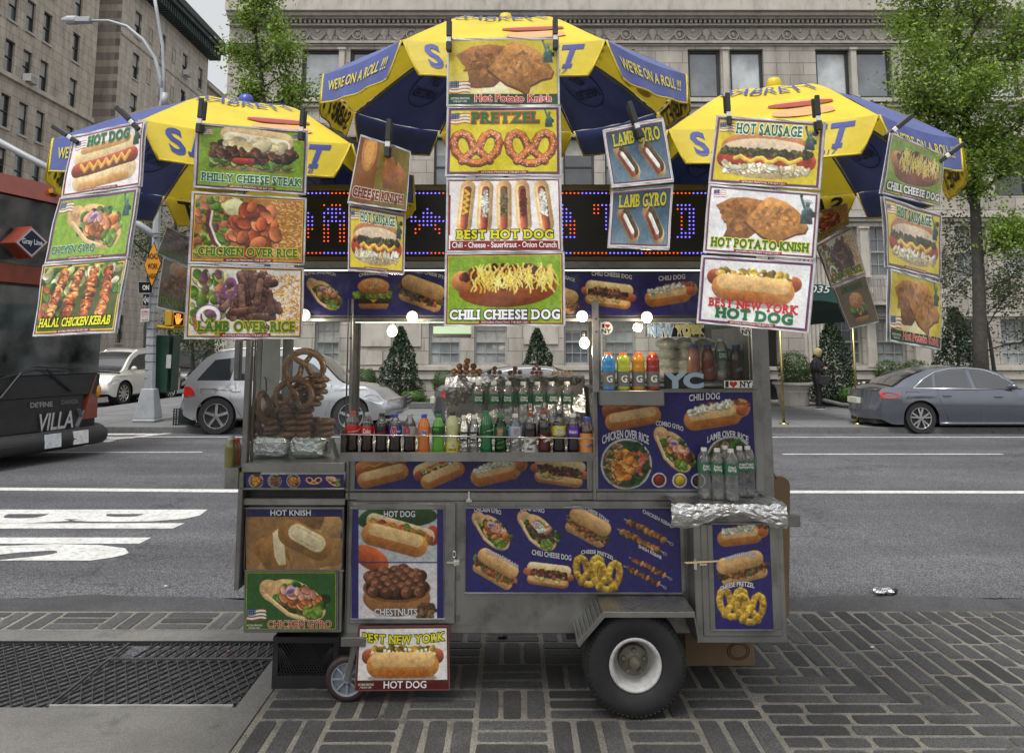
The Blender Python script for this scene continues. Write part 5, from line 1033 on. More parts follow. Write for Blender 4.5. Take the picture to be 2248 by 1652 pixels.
# foil loaves, pretzels, tongs in left cabinet
bz=AZ(1016,Y0)+.0
PY_=4.85
part('cabinet_floor',lambda m:m.box(at(540,1000,Y0).x,at(757,1000,Y0).x,Y0+.02,Y1-.1,bz-.004,bz+.003),STEEL,0)
for px,wd,lb_ in ((594,.118,'left foil wrapped block under the pretzels'),(680,.11,'right foil wrapped block under the pretzels')):
    p=at(px,1000,PY_-.02); o=thing('foil_block',lb_,'foil block',(p.x,PY_,bz+.004),0,'foil wrapped blocks in the glass cabinet'); m=MB(); vs=[]; n=26; rs=random.Random(px)
    for i in range(n//2+1):
        t=PI*i/(n//2)
        for j in range(n):
            a=2*PI*j/n; e=lambda v,k: math.copysign(abs(v)**k,v); q=1+rs.uniform(-.03,.03); vs.append((wd*e(math.sin(t),.4)*e(math.cos(a),.4)*q,.09*e(math.sin(t),.4)*e(math.sin(a),.4)*q,.065+.065*e(math.cos(t),.45)*q))
    m.add(vs,[(i*n+j,(i+1)*n+j,(i+1)*n+(j+1)%n,i*n+(j+1)%n) for i in range(n//2) for j in range(n)]); m.build('foil_wrap',FOIL,o)
PRZ=pm('baked_pretzel',(.17,.075,.03),rough=.38,var=.45,vs=25,bump=.15,coat=.2); SALT=pm('coarse_salt',(.62,.58,.52),rough=.5)
def pretzel(loc,rx,ry,rz,label,s=.118,salt=0):
    o=thing('pretzel',label,'pretzel',loc,0,'soft pretzels stacked in the glass cabinet'); M=Matrix.Rotation(rz,4,'Z')@Matrix.Rotation(rx,4,'X')@Matrix.Rotation(ry,4,'Y')
    pts=[M@Vector((x*s,-.014*math.sin(i*.9) if i<5 or i>16 else 0,y*s)) for i,(x,y) in enumerate(pretz())]
    # smooth the path
    P2=[]; 
    for i in range(len(pts)-1):
        p0=pts[max(i-1,0)];p1=pts[i];p2=pts[i+1];p3=pts[min(i+2,len(pts)-1)]
        for k in range(4):
            t=k/4; P2.append(.5*((2*p1)+(p2-p0)*t+(2*p0-5*p1+4*p2-p3)*t*t+(3*p1-p0-3*p2+p3)*t**3))
    P2.append(pts[-1]); n=len(P2); rad=[s*(.112+.05*math.sin(PI*i/(n-1))) for i in range(n)]
    m=MB(); m.tube(P2,rad,9); m.build('dough',PRZ,o,True)
    if salt:
        m=MB(); rs=random.Random(salt)
        for i in range(320):
            k=rs.randrange(n); 
            if 12<k<26 or rs.random()<.8:
                a=rs.uniform(0,2*PI); d=Vector((math.cos(a),-abs(math.sin(a)),math.sin(a)*.8)); p=P2[k]+M.to_3x3()@Vector((0,0,0))+d.normalized()*rad[k]; q=.0017; m.box(p.x-q,p.x+q,p.y-q,p.y+q,p.z-q,p.z+q)
        m.build('salt',SALT,o)
    return o
def pz(px,py,Y=PY_): return at(px,py,Y)
pretzel(pz(667,800,PY_-.02),0,R(170),.1,'salted pretzel standing face on at the very top of the stack',.126,11); pretzel(pz(646,861,PY_-.09),R(-12),R(186),0,'heavily salted pretzel standing face on below the top one',.118,12)
z0=bz+.135; lyr=0
spots=[]
for l,(cx_,n_) in enumerate((((618,690),2),((618,690),2),((616,692),2),((648,),1),((650,),1),((668,),1),((672,),1),((676,),1),((678,),1),((678,),1))):
    for k,cx in enumerate(cx_): spots.append((cx,l,k))
ln=['bottom','second lowest','third lowest','fourth','fifth','sixth','seventh','eighth','ninth','uppermost lying']
for cx,l,k in spots:
    p=pz(cx,950); two=l<3; pretzel((p.x,PY_+.02,z0+.034*l),R(90),0,U(-.4,.4),'lying pretzel in the %s layer%s of the stack'%(ln[l],(', left side',', right side')[k] if two else ''),.108 if l<3 else .1)
pretzel(pz(566,935,PY_-.02),R(0),R(0),R(72),'pretzel leaning edge on at the far left of the stack',.125); pretzel(pz(590,893,PY_-.03),R(0),R(8),R(70),'pretzel leaning edge on, second from the left',.125)
pretzel(pz(578,915,PY_+.06),R(0),R(-15),R(60),'pretzel leaning behind the two edge on ones',.125)
o=thing('tongs','dark tongs lying in the right of the glass cabinet','tongs',pz(740,1010,PY_-.05)); m=MB(); m.bar((0,0,0),(-.04,0,.12),.016,.01); m.bar((.01,.02,0),(-.03,.02,.12),.016,.01); m.build('arm',STEELD,o)
# condiment bottles on the side ledge
lz=AZ(1026,Y0+.1)
for px,yy,h,n_,c in ((506,.06,.17,'yellow green condiment bottle on the left ledge',(.16,.15,.03)),(518,.12,.15,'red capped sauce bottle on the left ledge',(.3,.1,.04))):
    bottle(n_,(at(px,990,Y0+yy).x,Y0+yy,lz),'juice',liquid('sauce_%d'%px,c),cR if px>510 else cG,None,None,None,h=h,name='sauce_bottle',group='sauce bottles on the side ledge',s=.85)
o=thing('crate','black plastic milk crate under the left of the cart','crate',(at(680,1485,4.8).x,4.95,0)); m=MB(o)
ca=at(600,1392,4.78); cb=at(742,1485,4.78); cx0,cx1=ca.x,cb.x; h=.27
m.box(cx0,cx1,4.78,4.79,0.003,.07); m.box(cx0,cx1,4.78,4.79,h-.03,h); m.box(cx0,cx0+.03,4.78,4.79,.071,h-.031); m.box(cx1-.03,cx1,4.78,4.79,.071,h-.031)
for i in range(16):
    x=cx0+.03+(cx1-cx0-.06)*i/16
    for s_ in (1,-1):
        x2=min(max(x+s_*.12,cx0+.03),cx1-.03); m.bar((x,4.785,.07),(x2,4.785,h-.03),.004,.004)
for (a,b,c,d) in ((cx0,cx0+.008,4.791,5.1),(cx1-.008,cx1,4.791,5.1),(cx0+.009,cx1-.009,5.09,5.1)): m.box(a,b,c,d,.003,h)
m.box(cx0+.009,cx1-.009,4.80,5.08,.01,.02); m.build('shell',BLACKP,o)
o=thing('cardboard_box','brown cardboard box on the paving behind the tyre','box',(at(1590,1460,5.25).x,5.25,0)); m=MB(o); a=at(1505,1460,5.1); b=at(1657,1460,5.1); m.box(a.x,b.x,5.1,5.4,.003,.22); m.build('carton',CARD,o,bevel=.004)
m=MB(o)
for r_ in (24,19): m.tube([at(1621+r_*math.cos(q),1428+r_*.8*math.sin(q),5.098) for q in np.linspace(0,2*PI,29)[:-1]],.0022,4,closed=True)
m.build('stamp_ring',BLACKP,o)
o=thing('cardboard_sheet','folded brown cardboard hanging at the right end of the cart','cardboard',(at(1708,1355,5.0).x,5.0,AZ(1355,5.0))); m=MB(o)
pp=[at(x,y,5.0) for x,y in ((1686,1047),(1722,1047),(1731,1053),(1735,1065),(1733,1350),(1728,1357),(1690,1360))]; m.prism(pp,(0,.06,0)); m.prism([p+Vector((-.02,.07,-.03)) for p in pp],(0,.02,0)); m.build('sheet',CARD,o,bevel=.003); m=MB(o); m.tube([at(1686,1010,5.0),at(1704,1050,5.0)],.003,5); m.build('string',BLACKP,o)
# wooden skewers in the box latch
o=thing('wooden_skewer','thin wooden sticks pushed through the latch of the right box','skewer',at(1540,1233,YB-.02)); m=MB(o); m.tube([at(1502,1234,YB-.03),at(1578,1230,YB-.02)],.0025,5); m.tube([at(1506,1236,YB-.032),at(1576,1232,YB-.024)],.0022,5); m.build('stick',WOODL,o)
# stickers on the display glass
def sticker(label,shape,texts,Y=Y0-.004,col=W_,name='sticker'):
    pts=[at(x,y,Y) for x,y in shape]; c=sum(pts,Vector())/len(pts); o=thing(name,label,'sticker',c); m=MB(o); m.prism(pts,(0,.0015,0)); m.build('backing',ink(col),o); 
    if texts: lettering(texts,lambda x,y,q: at(x,y,Y-q)-c,o,off=.0008)
    return o
circ=lambda x,y,r: [(x+r*math.cos(a),y+r*math.sin(a)) for a in np.linspace(0,2*PI,25)[:-1]]
def heart(o,x,y,s,Y=Y0-.006):
    pts=[]
    for t in np.linspace(0,2*PI,25)[:-1]: pts.append(at(x+s*16*math.sin(t)**3/16,y-s*(13*math.cos(t)-5*math.cos(2*t)-2*math.cos(3*t)-math.cos(4*t))/16,Y))
    m=MB(o); m.prism(pts,(0,.001,0)); m.build('heart',ink((.8,.12,.1)),o)
K_=(.06,.06,.07)
s1=sticker('round I heart NY sticker at the left of the display glass',circ(1331,720,14.5),[('I',1323,1326,711,719,K_,None,0,.02),('NY',1321,1341,722,731,K_,None,0,.02)]); heart(s1,1334,715,5)
s2=sticker('round NY sticker at the right of the display glass, half hidden by the poster',circ(1639,722,14.5),[('I',1631,1634,713,720,K_,None,0,.02),('NY',1629,1650,724,733,K_,None,0,.02)]); heart(s2,1642,717,5)
s3=sticker('rectangular I heart NY sticker low at the right of the display glass',[(1590,835),(1656,835),(1656,851),(1590,851)],[('I',1594,1598,837,849,K_,None,0,.03),('NY.',1624,1653,837,849,K_,None,0,.03)]); heart(s3,1610,843,8.5)
sticker('black sticker with photo letters spelling NEW YORK',[(1417,710),(1547,710),(1547,739),(1417,739)],[('NEW',1423,1478,713,737,(.5,.62,.72),(.8,.8,.8),0,.05),('YORK',1484,1544,713,737,(.75,.72,.35),(.8,.8,.8),0,.05)],col=(.05,.05,.06))
sticker('sticker of big photo letters N Y C behind the sports drinks',[(1458,818),(1545,818),(1545,851),(1458,851)],[('YC',1464,1541,820,850,(.62,.72,.8),None,0,.06)],col=(.1,.12,.14))
# ---------------------------------------------------------------- ground surfaces
def groundm(name,c1,c2,sp=220,patch=.6,pc=.25,rough=.85,stain=(.03,.03,.03),sa=.5,bump=.3,crack=0,isl=0,streak=0):
    m=bpy.data.materials.new(name); m.use_nodes=True; t=m.node_tree; N=t.nodes; L=t.links.new; b=N['Principled BSDF']; tc=N.new('ShaderNodeTexCoord')
    v=N.new('ShaderNodeTexVoronoi'); v.inputs['Scale'].default_value=sp; L(tc.outputs['Object'],v.inputs['Vector'])
    r=N.new('ShaderNodeValToRGB'); r.color_ramp.elements[0].color=(*c1,1); r.color_ramp.elements[1].color=(*c2,1); r.color_ramp.elements[0].position=.25; r.color_ramp.elements[1].position=.95; L(v.outputs['Color'],r.inputs[0])
    n=N.new('ShaderNodeTexNoise'); n.inputs['Scale'].default_value=patch; n.inputs['Detail'].default_value=9; n.inputs['Roughness'].default_value=.62; L(tc.outputs['Object'],n.inputs['Vector'])
    mr=N.new('ShaderNodeMapRange'); mr.inputs['From Min'].default_value=.3; mr.inputs['From Max'].default_value=.7; mr.inputs['To Min'].default_value=1-pc; mr.inputs['To Max'].default_value=1+pc; L(n.outputs['Fac'],mr.inputs[0])
    mu=N.new('ShaderNodeMix'); mu.data_type='RGBA'; mu.blend_type='MULTIPLY'; mu.inputs[0].default_value=1; L(r.outputs[0],mu.inputs[6]); L(mr.outputs[0],mu.inputs[7]); o=mu.outputs[2]
    n2=N.new('ShaderNodeTexNoise'); n2.inputs['Scale'].default_value=patch*3.7; n2.inputs['Detail'].default_value=10; n2.inputs['Roughness'].default_value=.7; mp=N.new('ShaderNodeMapping'); mp.inputs['Location'].default_value=(7,3,1); L(tc.outputs['Object'],mp.inputs[0]); L(mp.outputs[0],n2.inputs['Vector'])
    m2=N.new('ShaderNodeMapRange'); m2.inputs['From Min'].default_value=.54; m2.inputs['From Max'].default_value=.68; m2.inputs['To Max'].default_value=sa; L(n2.outputs['Fac'],m2.inputs[0])
    mx=N.new('ShaderNodeMix'); mx.data_type='RGBA'; L(m2.outputs[0],mx.inputs[0]); L(o,mx.inputs[6]); mx.inputs[7].default_value=(*stain,1); o=mx.outputs[2]
    if streak:
        n7=N.new('ShaderNodeTexNoise'); n7.inputs['Scale'].default_value=1; n7.inputs['Detail'].default_value=6; p7=N.new('ShaderNodeMapping'); p7.inputs['Scale'].default_value=(.12,1.1,1); L(tc.outputs['Object'],p7.inputs[0]); L(p7.outputs[0],n7.inputs['Vector']); r7=N.new('ShaderNodeMapRange'); r7.inputs['From Min'].default_value=.35; r7.inputs['From Max'].default_value=.65; r7.inputs['To Min'].default_value=1-streak; r7.inputs['To Max'].default_value=1+streak; L(n7.outputs['Fac'],r7.inputs[0]); m7=N.new('ShaderNodeMix'); m7.data_type='RGBA'; m7.blend_type='MULTIPLY'; m7.inputs[0].default_value=1; L(o,m7.inputs[6]); L(r7.outputs[0],m7.inputs[7]); o=m7.outputs[2]
    if crack:
        vo=N.new('ShaderNodeTexVoronoi'); vo.feature='DISTANCE_TO_EDGE'; vo.inputs['Scale'].default_value=crack; nn=N.new('ShaderNodeTexNoise'); nn.inputs['Scale'].default_value=2.5; nn.inputs['Detail'].default_value=6; L(tc.outputs['Object'],nn.inputs['Vector'])
        ad=N.new('ShaderNodeMix'); ad.data_type='RGBA'; ad.blend_type='ADD'; ad.inputs[0].default_value=.9; L(tc.outputs['Object'],ad.inputs[6]); L(nn.outputs['Color'],ad.inputs[7]); L(ad.outputs[2],vo.inputs['Vector'])
        mc=N.new('ShaderNodeMapRange'); mc.inputs['From Min'].default_value=.0; mc.inputs['From Max'].default_value=.006; mc.inputs['To Min'].default_value=.55; mc.inputs['To Max'].default_value=0; L(vo.outputs['Distance'],mc.inputs[0])
        mk=N.new('ShaderNodeMix'); mk.data_type='RGBA'; L(mc.outputs[0],mk.inputs[0]); L(o,mk.inputs[6]); mk.inputs[7].default_value=(.015,.015,.015,1); o=mk.outputs[2]
    
    if isl:
        ge=N.new('ShaderNodeNewGeometry'); mi=N.new('ShaderNodeMapRange'); mi.inputs['To Min'].default_value=.62; mi.inputs['To Max'].default_value=1.4; L(ge.outputs['Random Per Island'],mi.inputs[0]); m9=N.new('ShaderNodeMix'); m9.data_type='RGBA'; m9.blend_type='MULTIPLY'; m9.inputs[0].default_value=1; L(o,m9.inputs[6]); L(mi.outputs[0],m9.inputs[7]); o=m9.outputs[2]
    L(o,b.inputs['Base Color']); b.inputs['Roughness'].default_value=rough
    bp=N.new('ShaderNodeBump'); bp.inputs['Strength'].default_value=bump; bp.inputs['Distance'].default_value=.004; L(v.outputs['Distance'],bp.inputs['Height']); L(bp.outputs[0],b.inputs['Normal']); return m
ASPH=groundm('asphalt',(.022,.022,.025),(.17,.17,.18),120,.4,.28,.85,(.04,.04,.043),.5,.5,.2,0,.22)
ASPD=groundm('dark_gutter_asphalt',(.03,.03,.032),(.085,.085,.09),160,1.2,.3,.8,(.02,.02,.02),.6)
CONC=groundm('near_concrete',(.1,.098,.092),(.19,.185,.175),260,1.3,.25,.85,(.05,.048,.045),.6,.2)
SIDE=groundm('sidewalk_concrete',(.13,.13,.135),(.2,.2,.205),90,.5,.15,.85,(.08,.08,.08),.4,.1)
COBB=groundm('paving_block',(.024,.024,.025),(.1,.098,.098),240,1.1,.35,.75,(.02,.02,.021),.55,.5,0,1)
MORT=groundm('block_mortar',(.12,.112,.095),(.26,.245,.21),200,.9,.4,.9,(.045,.042,.037),.85,.4)
PAINTW=pm('road_paint',(.55,.55,.53),rough=.75,var=.15,vs=5,bump=.2,bs=80,dirt=((.1,.1,.1),17,.9))
def flat(name,pts,z,mat,kind='structure',th=0):
    m=MB(); P3=[Vector((x,y,z)) for x,y in pts]
    if th: m.prism(P3,(0,0,-th))
    else: m.add(P3,[tuple(range(len(pts)))])
    o=m.build(name,mat); 
    if kind: o['kind']=kind
    return o
flat('ground',[(-300,-30),(300,-30),(300,400),(-300,400)],-.03,ASPH)
flat('road',[(-80,6.45),(80,6.45),(80,130),(-80,130)],-.004,ASPH)
flat('gutter',[(-80,6.12)]+[(x*.5-40,6.12) for x in (0,160)]+[(80,6.12),(80,6.5)]+[(40-i*.4,6.47+.05*math.sin(i*1.3)+.03*math.sin(i*3.1)) for i in range(200)]+[(-80,6.5)],.0,ASPD)
flat('paving_bed',[(-1.3,-3),(80,-3),(80,6.12),(-1.3,6.12)],.0012,MORT)
flat('pavement',[(-80,-3),(-1.31,-3),(-1.31,4.55),(-80,4.55)],.0,CONC,th=.02)
flat('pavement_strip',[(-1.44,4.551),(-1.31,4.551),(-1.31,5.53),(-1.44,5.53)],.0,CONC,th=.02)
flat('kerb_strip',[(-80,5.531),(-1.31,5.531),(-1.31,5.72),(-80,5.72)],.0,CONC,th=.02)
flat('paving_bed_left',[(-80,5.721),(-1.301,5.721),(-1.301,6.12),(-80,6.12)],.0012,MORT)
# paving blocks: rounded, low relief, laid by hand
def blocks():
    m=MB(); rs=random.Random(5)
    def blk(x0,y0,x1,y1):
        g=.0105; x0+=g+rs.uniform(0,.004); x1-=g+rs.uniform(0,.004); y0+=g+rs.uniform(0,.004); y1-=g+rs.uniform(0,.004); c=.022; z=.004+rs.uniform(0,.003)
        o=[(x0+c,y0),(x1-c,y0),(x1-.004,y0+.004),(x1,y0+c),(x1,y1-c),(x1-.004,y1-.004),(x1-c,y1),(x0+c,y1),(x0+.004,y1-.004),(x0,y1-c),(x0,y0+c),(x0+.004,y0+.004)]
        cx,cy=(x0+x1)/2,(y0+y1)/2; q=lambda p,e: (cx+(p[0]-cx)*(1-e/(abs(x1-x0)/2)),cy+(p[1]-cy)*(1-e/(abs(y1-y0)/2)))
        o=[(a+rs.uniform(-.0025,.0025),b+rs.uniform(-.0025,.0025)) for a,b in o]; n=12
        m.add([(a,b,-.006) for a,b in o]+[(*q(p,.004),z) for p in o],[tuple(range(n,2*n))]+[(i,(i+1)%n,n+(i+1)%n,n+i) for i in range(n)])
    S=.366; B=S/3
    for i in range(-1,8):
        for j in range(-1,8):
            x=-1.3+i*S+.02; y=3.3+j*S
            if x<-1.3 or y+S>6.13 or x+S>1.32: continue
            for k in range(3):
                if (i+j)%2: blk(x,y+k*B,x+S,y+(k+1)*B)
                else: blk(x+k*B,y,x+(k+1)*B,y+S)
    # right field: rows along x near the camera, rows along y beyond a stepped diagonal
    Lx=.37
    for j in range(24):
        y=3.0+j*B
        if y+B>6.13: break
        lim=1.3+max(0,(5.15-y))*1.35; x=1.285+(-.18 if j%2 else 0)
        while x<lim and x<7:
            x2=x+Lx*rs.choice([1,1,.62,1.15])
            if x2>1.385: blk(max(x,1.285),y,x2,y+B)
            x=x2
    i=0
    x=1.285
    while x<9.5:
        off=rs.uniform(0,.37); y=3.0+B*math.ceil((5.15-(x+B-1.3)/1.35-3.0)/B)
        if y<2.8: y=2.8-off
        y=max(y,2.6)
        while y<6.12-.05:
            y2=min(y+Lx*rs.choice([1,1,.7]),6.12)
            if y2-y>.08 and y2>2.9: blk(x,y,x+B,y2)
            y=y2
        x+=B; i+=1
    for i in range(-40,-4):
        x=-1.3+i*S+1.45
        for k in range(3):
            if i%2: blk(x,5.73+k*B,x+S,5.73+(k+1)*B)
            else: blk(x+k*B,5.73,x+(k+1)*B,5.73+S)
    o=m.build('paving_blocks',COBB); o['kind']='structure'; return o
blocks()
# slot grate
gr=thing('sidewalk_grate','black expanded metal grate set in the pavement at the left','grate',(-3,5.0,0))
m=MB(gr); m.add([(-8,4.551,-.12),(-1.445,4.551,-.12),(-1.445,5.53,-.12),(-8,5.53,-.12)],[(0,1,2,3)]); m.add([(-8,5.53,-.12),(-1.445,5.53,-.12),(-1.445,5.53,0),(-8,5.53,0)],[(0,1,2,3)]); m.add([(-1.445,4.55,-.12),(-1.445,5.53,-.12),(-1.445,5.53,0),(-1.445,4.55,0)],[(0,1,2,3)]); m.build('pit',pm('black_pit',(.012,.012,.012),rough=.9),gr)
GM=pm('grate_steel',(.1,.1,.105),rough=.4,metal=.6,var=.3,vs=20)
def lattice(x0,x1,y0,y1,sp,dx,nm):
    m=MB(gr); n=int((x1-x0+abs(dx))/sp)+2
    for s in (1,-1):
        for i in range(-n,2*n):
            xa=x0+i*sp; xb=xa+s*dx; a=Vector((xa,y0,0)); b=Vector((xb,y1,0)); d=b-a; t0,t1=0,1
            if abs(d.x)>1e-6:
                ta=(x0-a.x)/d.x; tb=(x1-a.x)/d.x; lo,hi=min(ta,tb),max(ta,tb); t0=max(0,lo); t1=min(1,hi)
            if t1-t0<.02: continue
            z=-.008 if s>0 else -.0092; p=a+d*t0; q=a+d*t1; p.z=q.z=z; m.bar(p,q,.0055 if s>0 else .005,.012)
    m.build(nm,GM,gr)
lattice(-2.4,-1.46,4.60,5.22,.062,.3,'mesh_panel'); lattice(-2.3,-1.46,5.26,5.5,.062,.05,'mesh_panel'); lattice(-7.8,-2.44,4.57,5.5,.07,.62,'mesh_panel')
m=MB(gr); m.box(-2.43,-1.445,5.225,5.245,-.01,.001); m.box(-2.44,-2.425,4.57,5.5,-.012,0); m.build('grate_frame',GM,gr)
m=MB(gr); m.box(-2.42,-1.46,4.565,4.578,-.01,.004); m.build('edge_bar',pm('worn_edge',(.5,.5,.48),rough=.4,metal=.5),gr)
m=MB(); m.box(-1.318,-1.302,-3,5.72,-.018,-.001); o=m.build('pavement_joint',pm('joint_dirt',(.015,.014,.012),rough=.95)); o['kind']='structure'
# road markings
mk=MB()
def strip_(x0,y0,x1,y1,w,z=.0): d=Vector((x1-x0,y1-y0,0)).normalized(); n=Vector((-d.y,d.x,0))*w/2; a=Vector((x0,y0,z)); b=Vector((x1,y1,z)); mk.add([a-n,b-n,b+n,a+n],[(0,1,2,3)])
strip_(-14,11.6,-3.4,11.1,.22); strip_(-3.4,11.1,14,10.95,.2)
strip_(-16,17.8,60,17.5,.11); strip_(-11,15.05,-5.6,15.2,.1); strip_(4.8,14.9,8.7,14.9,.1); strip_(12.5,14.9,17,14.9,.1)
for i in range(6): y=15.6+i*.68; strip_(-14,y,-8.35+.14*i,y,.3)
strip_(-7.3,19.0,-8.3,17.2,.2,.0005)
v,fs=glyphs('BUS',.045); mn=v.min(0); sz=v.max(0)-mn; t=(v-mn)/sz
m2=MB(); mk.add([Vector((-6.4+2.9*b+.04*math.sin(a*7),9.85-2.35*a,0)) for a,b in t],fs)
o=mk.build('road_markings',PAINTW); o['kind']='structure'
# far sidewalk with kerb
def arc(cx,cy,r,a0,a1,n=10): return [(cx+r*math.cos(a0+(a1-a0)*i/n),cy+r*math.sin(a0+(a1-a0)*i/n)) for i in range(n+1)]
sp=[(-12.2,75),(-12.2,22.6)]+arc(-8.2,22.6,4.0,PI,1.5*PI)[1:]+[(60,18.6),(60,75)]
flat('sidewalk',sp[::-1],.12,SIDE,th=.16)
kb=MB(); pts=[(x,y) for x,y in sp[1:-1]]
KERB=groundm('granite_kerb',(.09,.09,.09),(.17,.17,.17),120,2,.2)
for a,b in zip(pts[:-1],pts[1:]): kb.bar((a[0],a[1]-.02,.06),(b[0],b[1]-.02,.06),.16,.134,up=Vector((0,0,1)))
o=kb.build('kerb',KERB); o['kind']='structure'
flat('sidewalk',[(-80,75),(-80,19),(-24,19),(-22.5,21),(-22.5,75)],.12,SIDE,th=.16)
gl_=MB()
for i in range(30): x=-11+i*1.6; gl_.box(x,x+.012,18.75,27.6,.1205,.1225)
for j in range(5): gl_.box(-12,40,20.3+j*1.6,20.312+j*1.6,.1206,.1228)
o=gl_.build('sidewalk_joints',pm('joint_grey',(.07,.07,.07),rough=.9)); o['kind']='structure'
# ---------------------------------------------------------------- buildings
def stonem(name,c1,c2,mort,bw,bh,axis='x',ms=.012,rough=.8,stain=.35,off=(0,0,0)):
    m=bpy.data.materials.new(name); m.use_nodes=True; t=m.node_tree; N=t.nodes; L=t.links.new; b=N['Principled BSDF']; tc=N.new('ShaderNodeTexCoord'); sx_=N.new('ShaderNodeSeparateXYZ'); cb=N.new('ShaderNodeCombineXYZ')
    L(tc.outputs['Object'],sx_.inputs[0]); L(sx_.outputs[0 if axis=='x' else 1],cb.inputs[0]); L(sx_.outputs[2],cb.inputs[1])
    br=N.new('ShaderNodeTexBrick'); br.inputs['Color1'].default_value=(*c1,1); br.inputs['Color2'].default_value=(*c2,1); br.inputs['Mortar'].default_value=(*mort,1); br.inputs['Scale'].default_value=1; br.inputs['Mortar Size'].default_value=ms; br.inputs['Mortar Smooth'].default_value=.3; br.inputs['Brick Width'].default_value=bw; br.inputs['Row Height'].default_value=bh; br.inputs['Bias'].default_value=-.2
    L(cb.outputs[0],br.inputs['Vector']); n=N.new('ShaderNodeTexNoise'); n.inputs['Scale'].default_value=1.1; n.inputs['Detail'].default_value=10; n.inputs['Roughness'].default_value=.65; mp=N.new('ShaderNodeMapping'); mp.inputs['Scale'].default_value=(1.6,1.6,.45); L(tc.outputs['Object'],mp.inputs[0]); L(mp.outputs[0],n.inputs['Vector'])
    mr=N.new('ShaderNodeMapRange'); mr.inputs['From Min'].default_value=.35; mr.inputs['From Max'].default_value=.68; mr.inputs['To Min'].default_value=1.08; mr.inputs['To Max'].default_value=1-stain; L(n.outputs['Fac'],mr.inputs[0])
    mu=N.new('ShaderNodeMix'); mu.data_type='RGBA'; mu.blend_type='MULTIPLY'; mu.inputs[0].default_value=1; L(br.outputs['Color'],mu.inputs[6]); L(mr.outputs[0],mu.inputs[7]); L(mu.outputs[2],b.inputs['Base Color']); b.inputs['Roughness'].default_value=rough
    bp=N.new('ShaderNodeBump'); bp.inputs['Strength'].default_value=.5; bp.inputs['Distance'].default_value=.02; L(br.outputs['Fac'],bp.inputs['Height']); bp.invert=True; L(bp.outputs[0],b.inputs['Normal']); return m
LIME=stonem('limestone_wall',(.45,.415,.365),(.37,.34,.3),(.19,.175,.155),.95,.44); LTRIM=pm('limestone_trim',(.46,.425,.375),rough=.8,var=.12,vs=1.5,bump=.1,bs=30,dirt=((.16,.14,.12),2.5,.55,(2,2,.5)))
LIMA=stonem('brown_limestone',(.52,.46,.38),(.46,.41,.34),(.17,.15,.13),1.1,.55,'y',stain=.4); LIMB=stonem('grey_limestone',(.55,.5,.42),(.48,.435,.365),(.24,.22,.19),1.0,.5,'y'); BRK=stonem('tan_brick',(.38,.29,.2),(.29,.22,.15),(.28,.25,.21),.3,.085,'y',.01)
FRAME=pm('dark_bronze_frame',(.03,.03,.03),rough=.45); SASH=pm('painted_sash',(.33,.33,.31),rough=.5); SASHD=pm('dark_sash',(.05,.05,.05),rough=.5)
def panem(name,c,rough=.06):
    return pm(name,c,rough=rough,var=.5,vs=1.3,spec=.9,coat=.8)
PANES=[panem('blind_pane',(.42,.44,.45)),panem('grey_pane',(.12,.135,.15)),panem('pale_curtain_pane',(.3,.32,.33)),panem('dark_pane',(.03,.033,.036))]
fX=lambda Y: (lambda s,z,d: Vector((s,Y+d,z)))      # facing the camera
fS=lambda X: (lambda s,z,d: Vector((X-d,s,z)))      # facing +x
def wallgrid(mb,f,s0,s1,z0,z1,holes,rev=.25,k=0):
    ss=sorted({s0,s1,*[h[0] for h in holes],*[h[1] for h in holes]}); zz=sorted({z0,z1,*[h[2] for h in holes],*[h[3] for h in holes]})
    for i in range(len(ss)-1):
        for j in range(len(zz)-1):
            a,b,c,d=ss[i],ss[i+1],zz[j],zz[j+1]; cs,cz=(a+b)/2,(c+d)/2
            if any(h[0]<cs<h[1] and h[2]<cz<h[3] for h in holes): continue
            mb.add([f(a,c,0),f(b,c,0),f(b,d,0),f(a,d,0)],[(0,1,2,3)],k)
    for a,b,c,d in holes:
        q=[(a,c),(b,c),(b,d),(a,d)]
        for i in range(4): (p,r),(p2,r2)=q[i],q[(i+1)%4]; mb.add([f(p,r,0),f(p2,r2,0),f(p2,r2,rev),f(p,r,rev)],[(0,3,2,1)],k)
def fb(mb,f,s0,s1,z0,z1,d0,d1,k=None):
    v=[f(s,z,d) for d in (d0,d1) for s,z in ((s0,z0),(s1,z0),(s1,z1),(s0,z1))]; mb.add(v,[(0,1,2,3),(7,6,5,4),(0,4,5,1),(1,5,6,2),(2,6,7,3),(3,7,4,0)],k)
